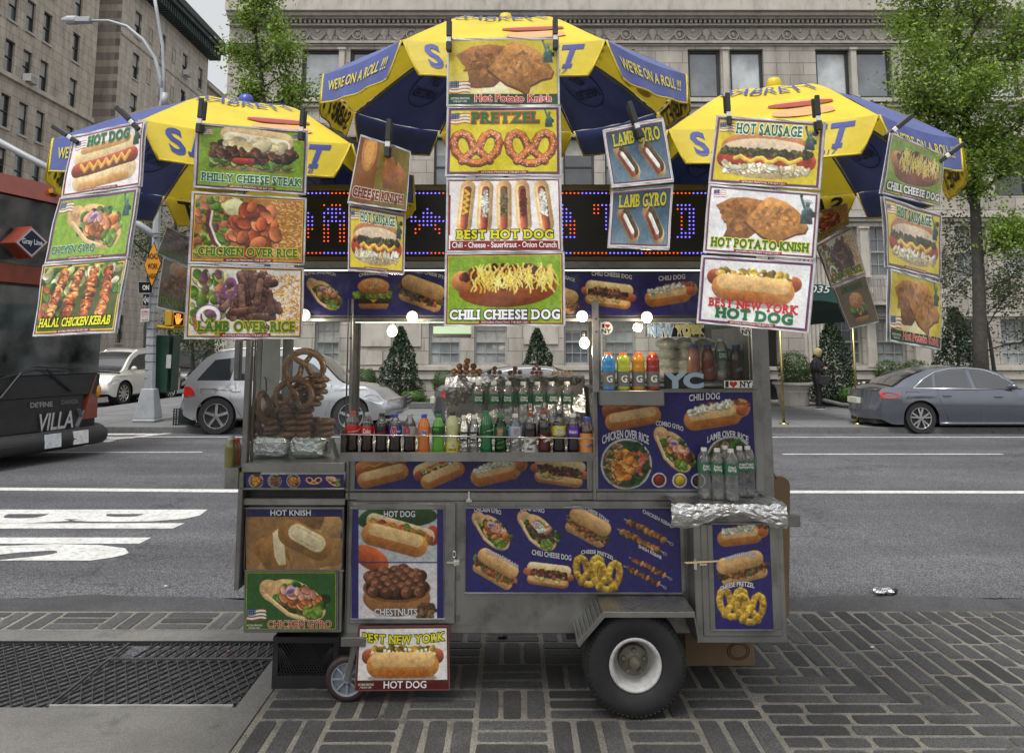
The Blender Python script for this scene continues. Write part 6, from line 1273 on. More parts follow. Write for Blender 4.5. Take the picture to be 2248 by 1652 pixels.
def window(par,f,s0,s1,z0,z1,style,rs,w=.06,d=.12):
    m=MB(par); fb(m,f,s0,s0+w,z0,z1,d,d+.08); fb(m,f,s1-w,s1,z0,z1,d,d+.08); fb(m,f,s0+w,s1-w,z1-w,z1,d,d+.08); fb(m,f,s0+w,s1-w,z0,z0+w,d,d+.08)
    if style=='sash': fb(m,f,s0+w,s1-w,(z0+z1)/2-.025,(z0+z1)/2+.025,d-.01,d+.07)
    if style=='grid':
        fb(m,f,s0+w,s1-w,(z0+z1)/2-.03,(z0+z1)/2+.03,d-.01,d+.07)
        for i in (1,2): x=s0+(s1-s0)*i/3; fb(m,f,x-.012,x+.012,z0+w,z1-w,d+.03,d+.065)
        for q in (.25,.75): z=z0+(z1-z0)*q; fb(m,f,s0+w,s1-w,z-.012,z+.012,d+.031,d+.064)
    o=m.build('window',FRAME if style=='one' else (SASH if style=='grid' else SASHD),par); p=MB(par); sp_=rs.choice([0,.35,.6,1]) if style!='one' else 1
    pk=rs.choice([0,1,1,2]) if style=='one' else rs.choice([3,3,3,1])
    p.add([f(s0+w,z0+w,d+.07),f(s1-w,z0+w,d+.07),f(s1-w,z1-w,d+.07),f(s0+w,z1-w,d+.07)],[(0,1,2,3)]); p.build('pane',PANES[pk] if style!='grid' else PANES[rs.choice([2,1,2])],o)
    if style!='one' and rs.random()<.6:
        b=MB(par); zz=z1-(z1-z0)*rs.choice([.3,.5,.5]); b.add([f(s0+w,zz,d+.062),f(s1-w,zz,d+.062),f(s1-w,z1-w,d+.062),f(s0+w,z1-w,d+.062)],[(0,1,2,3)]); b.build('blind',pm('window_blind',(.38,.37,.34),rough=.8),o)
    return o
rs=random.Random(11)
# main building
FY=28.0; mb_=thing('stone_building','pale limestone apartment building with carved garland frieze across the avenue','building',(7,FY,0))
f=fX(FY); px2s=lambda px,py: at(px,py,FY).x
ZU0,ZU1=AZ(214,FY),AZ(108,FY); zrow=[(ZU0,ZU1,150,'one')]
wins=[]
for a,b in ((662,750),(768,852),(955,1024),(1045,1114),(1235,1302),(1325,1394),(1511,1583),(1603,1677),(1792,1867),(1881,1959),(2071,2142),(2165,2240),(2352,2425)):
    wins.append((px2s(a,160),px2s(b,160),ZU0,ZU1,'one'))
    wins.append((px2s(a,160),px2s(b,160),AZ(430,FY),AZ(300,FY),'sash'))
for a,b in ((690,748),(1515,1570),(1825,1884),(1911,1975),(2099,2168),(2200,2260)): wins.append((px2s(a,550),px2s(b,550),AZ(607,FY),AZ(497,FY),'grid'))
for a,b in ((690,745),(941,1011),(1041,1113),(1238,1295),(1328,1395),(1834,1894),(1925,1991),(2100,2165),(2200,2262)): wins.append((px2s(a,760),px2s(b,760),AZ(800,FY),AZ(700,FY),'grid'))
door_=(px2s(1640,800),px2s(1712,800),.13,AZ(705,FY))
X0=px2s(493,300); X1=26
W=MB(mb_); wallgrid(W,f,X0,X1,.1,17,[w[:4] for w in wins]+[door_],.3); W.add([(X0,FY,.1),(X0,FY,17),(X0,60,17),(X0,60,.1)],[(0,1,2,3)]); W.add([(X0,FY,17),(X1,FY,17),(X1,60,17),(X0,60,17)],[(0,1,2,3)]); W.build('wall',LIME,mb_)
for w_ in wins: window(mb_,f,*w_[:4],w_[4],rs,.07 if w_[4]!='one' else .1,.16)
T=MB(mb_)
def course(y0,y1,d): fb(T,f,X0-.0,X1,AZ(y1,FY),AZ(y0,FY),-d,-.003)
course(36,43,.42); course(12,35.5,.55); course(-6,-2,.2); course(43.5,47,.3); course(56,59,.16); course(92,97,.12); course(99,101,.06); course(218,226,.18); course(229,236,.1); course(470,478,.15); course(480,486,.08); course(690,694,.06); course(804,812,.14); course(814,832,.07)
T.build('cornice',LTRIM,mb_)
T=MB(mb_); x=X0+.05
while x<X1: fb(T,f,x,x+.085,AZ(54.5,FY),AZ(47.5,FY),-.2,-.004); x+=.165
T.build('dentils',LTRIM,mb_)
# pilasters, quoins
def pil(px,w,y0,y1,d=.08):
    T=MB(mb_); x=px2s(px,(y0+y1)/2); fb(T,f,x-w/2,x+w/2,AZ(y1,FY),AZ(y0,FY),-d,-.003); fb(T,f,x-w/2-.04,x+w/2+.04,AZ(y0+5,FY),AZ(y0+.5,FY),-d-.04,-d+.01); fb(T,f,x-w/2-.04,x+w/2+.04,AZ(y1-.5,FY),AZ(y1-5,FY),-d-.04,-d+.01); T.build('pilaster',LTRIM,mb_)
for px in (1593,1874,2153,750): pil(px,.2,106,216)
for px in (1897,1078-0,): pil(px,.28,497,610)
for px in (1910,1312): pil(px,.3,640,806,.12)
for i in range(7): pil(1765+i*9,.09,560,800,.05)
for px in (2020,2060): pil(px,.5,640,806,.15)
for x0,x1,y0,y1 in ((780,860,700,760),(870,925,700,760),(1150,1225,700,755),(1000,1035,690,700),(1500,1580,640,700),(1990,2050,680,720),(780,840,770,800)):
    T=MB(mb_); fb(T,f,px2s(x0,y0),px2s(x1,y0),AZ(y1,FY),AZ(y0,FY),-.05,-.004); T.build('raised_stone',LTRIM,mb_)
# door, railing
T=MB(mb_); fb(T,f,door_[0],door_[1],.12,door_[3],.28,.3); fb(T,f,door_[0]+.45,door_[0]+.5,.12,door_[3],.2,.279); T.build('door',pm('dark_door',(.02,.018,.016),rough=.3,coat=.5),mb_)
T=MB(mb_); a,b=px2s(1822,640),px2s(1985,640); z0_,z1_=AZ(664,FY),AZ(614,FY)
fb(T,f,a,b,z1_-.03,z1_,-.42,-.38); fb(T,f,a,b,z0_+.06,z0_+.09,-.42,-.38)
for i in range(34): x=a+(b-a)*i/33; T.bar((x,FY-.4,z0_+.02),(x+.03*math.sin(i*2),FY-.4,z1_-.02),.018)
T.build('balcony_rail',pm('grey_iron',(.25,.25,.24),rough=.5),mb_); T=MB(mb_); fb(T,f,a-.05,b+.05,z0_-.1,z0_,-.5,-.003); T.build('balcony_slab',LTRIM,mb_)
# garland frieze
def orn(kind):
    T=MB()
    if kind==0:
        T.tube([(.17*math.cos(a),-.04,.17*math.sin(a)) for a in np.linspace(0,2*PI,19)],.028,6); T.ball((0,-.02,.0),.08,8,.8,.4,1.1); T.bar((-.1,-.03,-.17),(-.16,-.03,-.3),.04,.03); T.bar((.1,-.03,-.17),(.16,-.03,-.3),.04,.03)
    else:
        T.lathe([(.03,-.22),(.1,-.2),(.04,-.14),(.1,-.05),(.15,.05),(.13,.12),(.17,.15),(.05,.2)],12,(0,-.02,0),sy=.5)
        T.tube([(-.13,-.02,.1),(-.22,-.02,.06),(-.14,-.02,-.03)],.014,5); T.tube([(.13,-.02,.1),(.22,-.02,.06),(.14,-.02,-.03)],.014,5)
    T.tube([(.2+.56*t,-.035,.06-.26*math.sin(PI*t)**.9) for t in np.linspace(0,1,13)],[.02+.035*math.sin(PI*t) for t in np.linspace(0,1,13)],7); T.ball((.48,-.02,.14),.055,8,1,.5,1)
    for i in range(5): a=i*2*PI/5; T.ball((.48+.05*math.cos(a),-.01,.14+.05*math.sin(a)),.028,6,1,.5,1)
    T.tube([(.2,-.01,.06),(.22,-.01,-.12),(.19,-.01,-.24)],.018,5)
    return T
zz_=AZ(77,FY); st=.955; ob0=[None,None]; i=0; x=px2s(550,75)
while x<X1-1:
    k=i%2
    if ob0[k] is None: ob0[k]=orn(k).build('frieze_ornament',LTRIM,mb_,True); o=ob0[k]
    else: o=ob0[k].copy(); COL.objects.link(o); o.parent=mb_
    o.location=(x-mb_.location.x,-.005,zz_-0); i+=1; x+=st
# awning of the entrance
aw=thing('awning','dark green arched awning over the entrance with white numerals','awning',(7.6,19.4,.12))
AG=pm('green_awning_cloth',(.008,.05,.04),rough=.55,var=.15,vs=3); T=MB(aw); AYf=19.3; ax0,ax1=at(1690,700,AYf).x,at(1884,700,AYf).x; zb=AZ(704,AYf); zt_=AZ(640,AYf); n=14; cxm=(ax0+ax1)/2; hw_=(ax1-ax0)/2
prof=[(cxm+hw_*math.cos(PI-PI*i/n),zb+.28+(zt_-zb-.1)*math.sin(PI*i/n)) for i in range(n+1)]; prof=[(ax0,zb)]+prof+[(ax1,zb)]
N_=len(prof); T.add([(x,AYf,z) for x,z in prof]+[(x,FY-.2,z) for x,z in prof],[(i,i+1,N_+i+1,N_+i) for i in range(N_-1)]); 
inn=[(cxm+(x-cxm)*.9,zb+(z-zb)*.55) for x,z in prof]; T.add([(x,AYf-.002,z) for x,z in prof]+[(x,AYf-.002,z-.0) for x,z in inn],[(i,N_+i,N_+i+1,i+1) for i in range(N_-1)])
T.build('canopy_cloth',AG,aw,True); lettering([('1035',1768,1819,628,643,(.85,.87,.85),None,1,.0,-.3)],lambda x,y,q: at(x,y,AYf-.01-q)-Vector(aw.location),aw,off=.01)
BRASS=pm('polished_brass',(.4,.31,.12),rough=.25,metal=1)
for px in (1716,1878):
    p=at(px+5,930,19.3); q=at(px,705,19.3); T=MB(aw); T.tube([(p.x,19.3,.12),(p.x,19.3,q.z)],.028,10); T.lathe([(.11,.0),(.11,.03),(.04,.05)],14,(p.x,19.3,.12)); T.build('brass_pole',BRASS,aw,True)
# left street buildings
def sidebuilding(name,label,X,y0,y1,H,mat,cols,rows,ww,wh,courses,style='sash',base=(0,0)):
    b=thing('apartment_building' if not name else name,label,'building',(X-4,(y0+y1)/2,0),0,'apartment buildings along the side street'); f=fS(X); hs=[(c-ww/2,c+ww/2,r-wh/2,r+wh/2) for c in cols for r in rows]
    W=MB(b); wallgrid(W,f,y0,y1,0,H,hs,.25); W.box(X-12,X-.3,y0+.01,y1-.01,.01,H-.01); W.add([(X-.3,y0,0),(X,y0,0),(X,y0,H),(X-.3,y0,H)],[(0,1,2,3)]); W.add([(X,y0,H),(X,y1,H),(X-.5,y1,H),(X-.5,y0,H)],[(0,1,2,3)]); W.build('wall',mat,b)
    for h in hs:
        wo=window(b,f,*h,style,rs); T=MB(b); fb(T,f,h[0]-.06,h[1]+.06,h[2]-.12,h[2],-.08,-.004); T.build('sill',LTRIM,wo)
    for z,hh,d in courses: T=MB(b); fb(T,f,y0,y1,z,z+hh,-d,-.002); T.build('ledge',LIMB if mat is not BRK else LTRIM,b)
    return b
A=sidebuilding('','tall brown stone apartment house at the far left with paired windows',-27,36,51.2,44,LIMA,[40.9,42.4,44.0,45.65,48.8],[2.9,5.8,8.65,11.5,14.4,17.4,20.3,23.2,26.2,29.1],.85,1.8,[(16.2,.25,.18),(7.0,.25,.15)])
sidebuilding('','narrow brick wing set back between the two stone apartment houses',-28.6,51.2,54.2,40,BRK,[52.7],[5.8,8.65,11.5,14.4,17.4,20.3,23.2,26.2],1.1,2.0,[])
B=sidebuilding('','grey stone apartment house with a heavy dark bracketed cornice',-27,54.2,70.2,28.2,LIMB,[56.7,60.9,65.2,68.6],[3.2,6.2,9.2,12.2,15.6,18.9,21.9,25.0],1.0,1.9,[(17.2,.2,.12),(23.4,.15,.08),(10.6,.2,.15)])
T=MB(B); fb(T,fS(-27),54.2,71,28.0,28.35,-1.25,-.003); fb(T,fS(-27),54.2,71,28.36,28.9,-1.4,.5)
for i in range(40): y=54.3+i*.41; fb(T,fS(-27),y,y+.2,27.3,27.99,-1.0,-.004)
T.build('cornice',pm('weathered_copper',(.035,.05,.045),rough=.7,dirt=((.1,.16,.14),1.5,.5)),B)
T=MB(B)
for c in (58.8,63.0):
    for r in (21.9,25.0):
        for a0,b0,c0,d0 in ((c-.3,c+.3,r+.5,r+.6),(c-.3,c+.3,r-.6,r-.5),(c-.3,c-.2,r-.5,r+.5),(c+.2,c+.3,r-.5,r+.5)): fb(T,fS(-27),a0,b0,c0,d0,-.07,-.004)
T.build('carved_frame',LTRIM,B)
C_=sidebuilding('','tan brick house furthest down the side street',-27,70.2,90,25.5,BRK,[73,76.5,80],[5.5,9,12.5,16,19.4,22.8],1.0,1.9,[(24.9,.3,.2)])
for (y,z),b_,n_ in (((44.0,16.6),A,'air conditioner under a window of the tall brown stone house'),((60.9,18.1),B,'air conditioner under a window of the grey stone house')):
    pass
def acu(X,y,z,label):
    o=thing('air_conditioner',label,'air conditioner',(X,y,z)); T=MB(); T.box(0,.45,-.38,.38,0,.42); T.build('casing',WHITEP,o,bevel=.01); T=MB()
    for i in range(6): T.box(.451,.46,-.34,.34,.04+i*.06,.07+i*.06)
    T.build('grille',STEELD,o); T=MB(); T.bar((.02,-.3,-.002),(.4,-.3,-.05),.03); T.bar((.02,.3,-.002),(.4,.3,-.05),.03); T.build('bracket',BLACKP,o)
acu(-26.98,44.0,16.47,'white air conditioner sticking out of a window in the tall brown stone house'); acu(-26.98,65.2,24.1,'air conditioner in a high window of the grey stone house'); acu(-26.98,73,18.5,'air conditioner on the furthest tan brick house')
# block behind on the right of the side street beyond the main building is its own side wall; far end of street
far=thing('distant_building','tan building closing the far end of the side street','building',(-20,120,0)); T=MB(far); wallgrid(T,fX(118),-60,10,0,36,[(-50+i*3,-48.6+i*3,3+j*3.4,5+j*3.4) for i in range(18) for j in range(9)],.3); T.box(-60,10,118.4,119,0,36); T.build('wall',LTRIM,far)
# ---------------------------------------------------------------- cars
def paint(name,c,metal=.6,rough=.28): return pm('car_paint_'+name,c,rough=rough,metal=metal,var=.04,vs=2,coat=1,rv=.05)
CGL=pm('car_glass',(.02,.023,.026),rough=.04,var=.3,vs=2,spec=.9,coat=1); TAILR=pm('tail_lamp_red',(.35,.015,.01),rough=.15,coat=1); HEADL=pm('head_lamp_clear',(.55,.57,.6),rough=.08,metal=.3,coat=1); TRIMK=pm('black_trim',(.02,.02,.02),rough=.5); PLATE=pm('licence_plate',(.5,.49,.42),rough=.5); RIMM=pm('alloy_rim',(.55,.55,.56),rough=.25,metal=.85)
def interp(P,x): return float(np.interp(x,[p[0] for p in P],[p[1] for p in P]))
def spline(P,x):
    xs=[p[0] for p in P]; ys=[p[1] for p in P]; n=len(P); i=max(0,min(n-2,int(np.searchsorted(xs,x))-1)); h=xs[i+1]-xs[i]; t=min(1,max(0,(x-xs[i])/h))
    m=lambda k: 0 if k<=0 or k>=n-1 else ((ys[k+1]-ys[k])/(xs[k+1]-xs[k])+(ys[k]-ys[k-1])/(xs[k]-xs[k-1]))/2
    a,b=m(i)*h,m(i+1)*h; return ys[i]*(2*t**3-3*t**2+1)+a*(t**3-2*t**2+t)+ys[i+1]*(-2*t**3+3*t**2)+b*(t**3-t**2)
def car(name,label,loc,rz,P,pt,group=None):
    o=thing(name,label,'car',loc,rz,group); L,Wd=P['L'],P['W']; hw0=Wd/2; wx=P['wx']; wr=P['wr']; ra=wr+.055; sill=P.get('sill',.24)
    top=lambda x: spline(P['top'],x)            # shoulder / hood line
    roof=lambda x: spline(P['roof'],x)
    def hw(x):
        u=abs(x-L/2)/(L/2); return hw0*(1-.13*max(0,(u-.62)/.38)**2.2-.0*u)
    def bot(x):
        b=sill+.1*max(0,(abs(x-L/2)/(L/2)-.86)/.14)
        for w in wx:
            if abs(x-w)<ra: b=max(b,wr+math.sqrt(max(0,ra*ra-(x-w)**2)))
        return b
    def sy_(x,z):
        t=(z-sill)/(top(x)-sill+1e-6); return hw(x)*(1-.055*max(0,t-.55)**1.6*4-.05*max(0,.35-t)**1.3*2)+(.012 if abs(z-P['crease'](x))<.02 else 0)
    xe=set(np.linspace(0,L,47)); 
    for w in wx: xe|=set(w+ra*np.cos(np.linspace(0,PI,19)))|{w-ra-.004,w+ra+.004}
    xs=sorted(xe); NZ=9; 
    def endx(x,y): # rounded plan at both ends
        u=(y/hw(x))**2
        return x+ (P.get('rr',.16)*u*max(0,1-x/.5) if x<.5 else 0)-(P.get('fr',.3)*u*max(0,1-(L-x)/.7) if L-x<.7 else 0)
    m=MB(); ids=[]
    for s in (-1,1):
        base=len(m.v); vs=[]
        for x in xs:
            b,t=bot(x),top(x)
            for k in range(NZ+1):
                z=b+(t-b)*k/NZ; y=s*sy_(x,z); bul=0
                if x<.02: bul=.0
                vs.append((endx(x,y),y,z))
        fs=[]
        for i in range(len(xs)-1):
            for k in range(NZ):
                a=i*(NZ+1)+k; q=(a,a+NZ+1,a+NZ+2,a+1); fs.append(q if s<0 else q[::-1])
        m.add(vs,fs)
    # upper deck
    NU=8; vs=[]; fs=[]
    for x in xs:
        t=top(x); y0=sy_(x,t)
        for k in range(NU+1):
            y=-y0+2*y0*k/NU; vs.append((endx(x,y),y,t+P.get('crown',.035)*(1-(y/y0)**2)))
    for i in range(len(xs)-1):
        for k in range(NU): a=i*(NU+1)+k; fs.append((a,a+NU+1,a+NU+2,a+1))
    m.add(vs,fs)
    # end faces
    for x,sg in ((0,-1),(L,1)):
        vs=[]; fs=[]
        for j in range(NZ+1):
            z=bot(x)+(top(x)-bot(x))*j/NZ; tt=j/NZ; prof=P['rear_prof'] if sg<0 else P['front_prof']; bx=spline(prof,tt)
            for k in range(NU+1):
                y0=sy_(x,z); y=-y0+2*y0*k/NU; e=1-abs(y/y0)**6 ; vs.append((endx(x,y)+sg*bx*e,y,z+(P.get('crown',.035)*(1-(y/y0)**2) if j==NZ else 0)))
        for j in range(NZ):
            for k in range(NU): a=j*(NU+1)+k; q=(a,a+1,a+NU+2,a+NU+1); fs.append(q if sg>0 else q[::-1])
        m.add(vs,fs)
    body=m.build('body',pt,o,50)
    # greenhouse
    xb0,xb1=P['roof'][0][0],P['roof'][-1][0]; H=max(p[1] for p in P['roof']); gx=np.linspace(xb0,xb1,36); inw=P.get('inw',.2)
    def gy(x,z):
        t0=top(x)-.01; return (sy_(x,top(x))-.03)*(1-0)-inw*max(0,(z-t0))/(H-P['belt'])*1.0-.02
    m=MB()
    for s in (-1,1):
        vs=[];fs=[]
        for x in gx:
            t0=top(x)-.02; r=max(roof(x),t0+.001)
            for k in range(6): z=t0+(r-t0)*k/5; vs.append((x,s*gy(x,z),z))
        for i in range(len(gx)-1):
            for k in range(5): a=i*6+k; q=(a,a+6,a+7,a+1); fs.append(q if s<0 else q[::-1])
        m.add(vs,fs)
    vs=[];fs=[]
    for x in gx:
        r=max(roof(x),top(x)-.019); y0=gy(x,r)
        for k in range(9): y=-y0+2*y0*k/8; vs.append((x,y,r+.035*(1-(y/y0)**2)))
    for i in range(len(gx)-1):
        for k in range(8): a=i*9+k; fs.append((a,a+9,a+10,a+1))
    m.add(vs,fs); rf=m.build('roof',pt,o,45)
    def side(poly,mat,nm,off=.006,s=-1,par=o,thick=None,fn=gy,sub=1):
        Pp=[]
        for i in range(len(poly)):
            a,b=poly[i],poly[(i+1)%len(poly)]
            for k in range(sub): t=k/sub; Pp.append((a[0]+(b[0]-a[0])*t,a[1]+(b[1]-a[1])*t))
        mm=MB(); vs=[(endx(x,s*fn(x,z)) if fn is sy_ else x,s*(fn(x,z)+off),z) for x,z in Pp]; mm.add(vs,[tuple(range(len(vs))) if s<0 else tuple(range(len(vs)))[::-1]]); return mm.build(nm,mat,par)
    for s in (-1,1):
        for w_ in P['windows']: 
            g=side(w_,CGL,'side_window',.008,s,o,sub=3)
            if P.get('chrome') and s<0: pass
        if P.get('chrome'):
            mm=MB(); oc=P['chrome']; mm.tube([(x,s*(gy(x,z)+.012),z) for x,z in oc],.012,6); mm.build('chrome_trim',CHROME,o,True)
        side(P['tail'],TAILR,'tail_lamp',.012,s,o,fn=sy_,sub=4); side(P['head'],HEADL,'headlight',.014,s,o,fn=sy_,sub=4)
        for hx,hz in P['handles']:
            mm=MB(); yy=sy_(hx,hz)+.012; mm.box(hx-.09,hx+.09,s*yy-.012,s*yy+.012,hz-.014,hz+.014); mm.build('door_handle',pt,o,bevel=.006)
        # door seams
        mm=MB()
        for sm in P['seams']: mm.tube([(x,s*(sy_(x,z)+.0015),z) for x,z in sm],.005,4)
        mm.build('door_seam',TRIMK,o)
        mm=MB(); mm.tube([(x,s*(sy_(x,sill+.05)-.005),sill+.02) for x in np.linspace(wx[0]+ra+.01,wx[1]-ra-.01,8)],.035,6); mm.build('sill_trim',TRIMK if P.get('clad',1) else pt,o,True)
        x_,z_=P['mirror']; mm=MB(); mm.ball((x_,s*(gy(x_,z_)+.13),z_),.1,10,.8,1.0,.72); mm.bar((x_,s*gy(x_,z_),z_-.05),(x_,s*(gy(x_,z_)+.1),z_-.02),.05,.03); mm.build('wing_mirror',pt,o,True)
    # windscreens
    def slope(x0,x1,nm,sg,k0=.9):
        mm=MB(); vs=[]; n=6
        for i in range(n+1):
            x=x0+(x1-x0)*i/n; r=roof(x); y0=gy(x,r)*k0
            for k in range(7): y=-y0+2*y0*k/6; y1=gy(x,r); vs.append((x+sg*.01,y,r+.035*(1-(y/y1)**2)+.012))
        mm.add(vs,[(i*7+k,(i+1)*7+k,(i+1)*7+k+1,i*7+k+1) for i in range(n) for k in range(6)]); mm.build(nm,CGL,o,True)
    slope(*P['rearglass'],'rear_window',-1); slope(*P['windscreen'],'windscreen',1)
    if P.get('rails'):
        for s in (-1,1): mm=MB(); mm.tube([(x,s*(gy(x,roof(x))-.06),roof(x)+(.05 if 0<i<9 else .0)) for i,x in enumerate(np.linspace(*P['rails'],10))],.018,6); mm.build('roof_rail',CHROME,o,True)
    # bumpers + plate + grille
    mm=MB(); x=0; prof=spline(P['rear_prof'],.28); mm.box(-prof-.02,-prof+.1,-.26,.26,P['plate'],P['plate']+.13); mm.build('licence_plate',PLATE,o,bevel=.004)
    mm=MB(); mm.box(L+spline(P['front_prof'],.5)-.06,L+spline(P['front_prof'],.5)+.01,-.42,.42,P['grille'][0],P['grille'][1]); 
    g=mm.build('grille',TRIMK,o,bevel=.01); mm=MB(); 
    for k in range(3): z=P['grille'][0]+(P['grille'][1]-P['grille'][0])*(k+.5)/3; mm.box(L+spline(P['front_prof'],.5)+.008,L+spline(P['front_prof'],.5)+.02,-.4,.4,z-.012,z+.012)
    mm.build('grille_bar',CHROME,g)
    mm=MB(); mm.box(.1,.4,-hw0*.7,hw0*.7,sill-.0,sill+.12); mm.box(L-.6,L-.25,-hw0*.6,hw0*.6,sill-.0,sill+.1); mm.box(.4,L-.4,-hw0*.8,hw0*.8,sill+.02,sill+.2); mm.build('underbody',TRIMK,o)
    # wheels
    for w_ in wx:
        for s in (-1,1):
            yc=s*(hw0-.13); mm=MB(); mm.lathe([(0,-.1),(ra-.02,-.1),(ra-.02,.14*0+.11),(0,.11)],24,(w_,s*(hw0-.22),wr+.01),'y'); mm.build('wheel_arch',TRIMK,o)
            mm=MB(); ri=wr*.7; mm.lathe([(ri,-.1),(wr*.97,-.105),(wr,-.08),(wr,.08),(wr*.97,.105),(ri,.1)],36,(w_,yc,wr),'y'); t_=mm.build('wheel',RUBBER,o,35)
            mm=MB(); ys_=yc+s*.085; mm.tube([(w_+ri*.98*math.cos(a),ys_,wr+ri*.98*math.sin(a)) for a in np.linspace(0,2*PI,31)[:-1]],.016,6,closed=True); ns=P['spokes']
            for k in range(ns):
                a=2*PI*k/ns+.3
                for da in (P['split'],-P['split']) if P['split'] else (0,):
                    mm.bar((w_+.04*math.cos(a),ys_-s*.0,wr+.04*math.sin(a)),(w_+ri*.97*math.cos(a+da),ys_-s*.01,wr+ri*.97*math.sin(a+da)),P['sw'],.03,up=Vector((0,1,0)))
            mm.lathe([(0,.012),(.05,.01),(.055,-.02)] if s>0 else [(.055,.02),(.05,-.01),(0,-.012)],14,(w_,ys_+s*.01,wr),'y'); mm.build('rim',RIMM,t_)
            mm=MB(); mm.lathe([(0,0),(ri,0)],24,(w_,ys_-s*.05,wr),'y'); mm.build('brake_disc',pm('dark_brake',(.03,.03,.032),rough=.5),t_)
    return o
SUV=dict(L=4.85,W=1.94,wx=(.92,3.86),wr=.39,sill=.3,belt=1.08,crease=lambda x:.98,
 top=[(0,1.03),(.15,1.09),(.9,1.12),(2.0,1.1),(3.3,1.08),(3.9,1.05),(4.5,.93),(4.85,.72)],
 roof=[(.06,1.1),(.3,1.36),(.62,1.68),(1.0,1.77),(2.0,1.81),(2.7,1.76),(3.1,1.58),(3.75,1.08)],
 windows=[[(.42,1.16),(.78,1.6),(1.28,1.66),(1.16,1.16)],[(1.24,1.16),(1.36,1.67),(2.1,1.7),(2.14,1.15)],[(2.22,1.15),(2.2,1.69),(2.62,1.66),(2.98,1.5),(3.4,1.15)]],
 tail=[(.0,.82),(.02,1.04),(.3,1.0),(.42,.86),(.1,.8)],head=[(4.15,.86),(4.1,.78),(4.75,.62),(4.82,.72),(4.5,.86)],handles=[(1.35,.93),(2.4,.93)],
 seams=[[(1.2,1.1),(1.22,.8),(1.4,.5),(1.5,.36)],[(2.18,1.09),(2.2,.6),(2.2,.36)],[(3.42,1.06),(3.4,.7),(3.3,.4)],[(.55,.98),(.9,.98),(.9,.86),(.6,.86),(.55,.98)]],
 mirror=(3.18,1.2),rearglass=(.1,.56),windscreen=(2.85,3.72),rails=(.7,2.7),rear_prof=[(0,.02),(.25,.09),(.45,.06),(.7,.0),(1,-.04)],front_prof=[(0,.0),(.3,.1),(.6,.1),(.85,.04),(1,-.02)],plate=.7,grille=(.55,.8),spokes=5,split=.0,sw=.06,inw=.17,clad=1)
SED=dict(L=4.75,W=1.84,wx=(1.02,3.86),wr=.335,sill=.2,belt=.93,crease=lambda x:.82,
 top=[(0,.9),(.12,.98),(.5,1.0),(1.3,.96),(2.4,.93),(3.3,.91),(3.9,.86),(4.5,.72),(4.75,.6)],
 roof=[(.4,.99),(.85,1.2),(1.3,1.36),(1.8,1.43),(2.4,1.43),(2.9,1.33),(3.6,.9)],
 windows=[[(1.0,1.0),(1.35,1.25),(1.42,1.26),(1.36,.99)],[(1.44,.99),(1.5,1.29),(1.85,1.36),(2.2,1.37),(2.24,.98)],[(2.34,.98),(2.3,1.37),(2.6,1.34),(2.85,1.25),(3.3,.98)]],
 tail=[(-.0,.76),(.0,.9),(.2,.9),(.62,.86),(.45,.76)],head=[(4.1,.72),(4.1,.62),(4.6,.52),(4.7,.6),(4.4,.7)],handles=[(1.62,.82),(2.75,.8)],
 seams=[[(1.42,.96),(1.46,.7),(1.58,.4),(1.62,.3)],[(2.3,.93),(2.34,.5),(2.32,.28)],[(3.4,.9),(3.42,.6),(3.3,.3)],[(.72,.9),(1.0,.9),(1.0,.78),(.74,.78),(.72,.9)]],
 mirror=(3.1,1.02),rearglass=(.5,1.3),windscreen=(2.75,3.52),chrome=[(.92,.98),(1.2,1.18),(1.5,1.33),(1.85,1.4),(2.2,1.41),(2.6,1.38),(2.9,1.27),(3.34,.97),(2.3,.965),(.92,.98)],
 rear_prof=[(0,.04),(.25,.1),(.5,.07),(.75,.05),(1,.03)],front_prof=[(0,.02),(.3,.12),(.6,.1),(1,-.02)],plate=.62,grille=(.42,.62),spokes=5,split=.22,sw=.035,inw=.24,clad=0,fr=.35,rr=.2)
SILV=paint('silver',(.46,.47,.49),.7,.22); GRAYB=paint('blue_grey',(.13,.14,.17),.7,.2); GRAYD=paint('dark_grey',(.13,.13,.145)); WHT_=paint('pearl_white',(.68,.67,.62),.15); BLK_=paint('black',(.012,.012,.014),.3)
def near(px0,py,Y,W): return (at(px0,py,Y).x,Y+W/2,0)
s_x=at(385,900,18.4).x; car('parked_suv','silver SUV parked across the avenue, seen through the glass cabinet',(s_x+.04,19.2-1.0+.97,0),0,dict(SUV,L=4.9),SILV)
car('parked_sedan','blue grey sedan with a chrome window line parked at the far right',(at(1893,900,18.35).x+.28,18.35+.92,0),0,SED,GRAYB)
car('parked_sedan','dark grey sedan in the middle, mostly hidden by the serving window',(at(940,880,18.35).x+.1,18.35+.92,0),0,dict(SED),GRAYD)
fw=Vector((-.16,-.987,0)); rz=math.atan2(fw.y,fw.x)
car('parked_suv','white SUV parked on the side street, facing the avenue',(-13.05,31.1,0),rz,dict(SUV,L=4.6,wx=(.88,3.62),W=1.82,top=[(0,1.03),(.15,1.09),(.9,1.12),(2.0,1.1),(3.1,1.06),(3.7,1.03),(4.3,.93),(4.6,.72)],head=[(3.9,.86),(3.9,.78),(4.48,.68),(4.56,.76),(4.25,.86)],spokes=10),WHT_)
car('parked_suv','black SUV parked behind the white one on the side street',(-12.75,36.8,0),rz,dict(SUV),BLK_)
car('parked_sedan','black sedan behind the green street box on the side street',(-11.2+.1,30.6,0),R(-97) if 0 else rz,dict(SED),BLK_) if 0 else None
car('parked_suv','dark SUV further up the side street',(-12.6,43.5,0),rz,dict(SUV),paint('charcoal',(.03,.032,.036)))
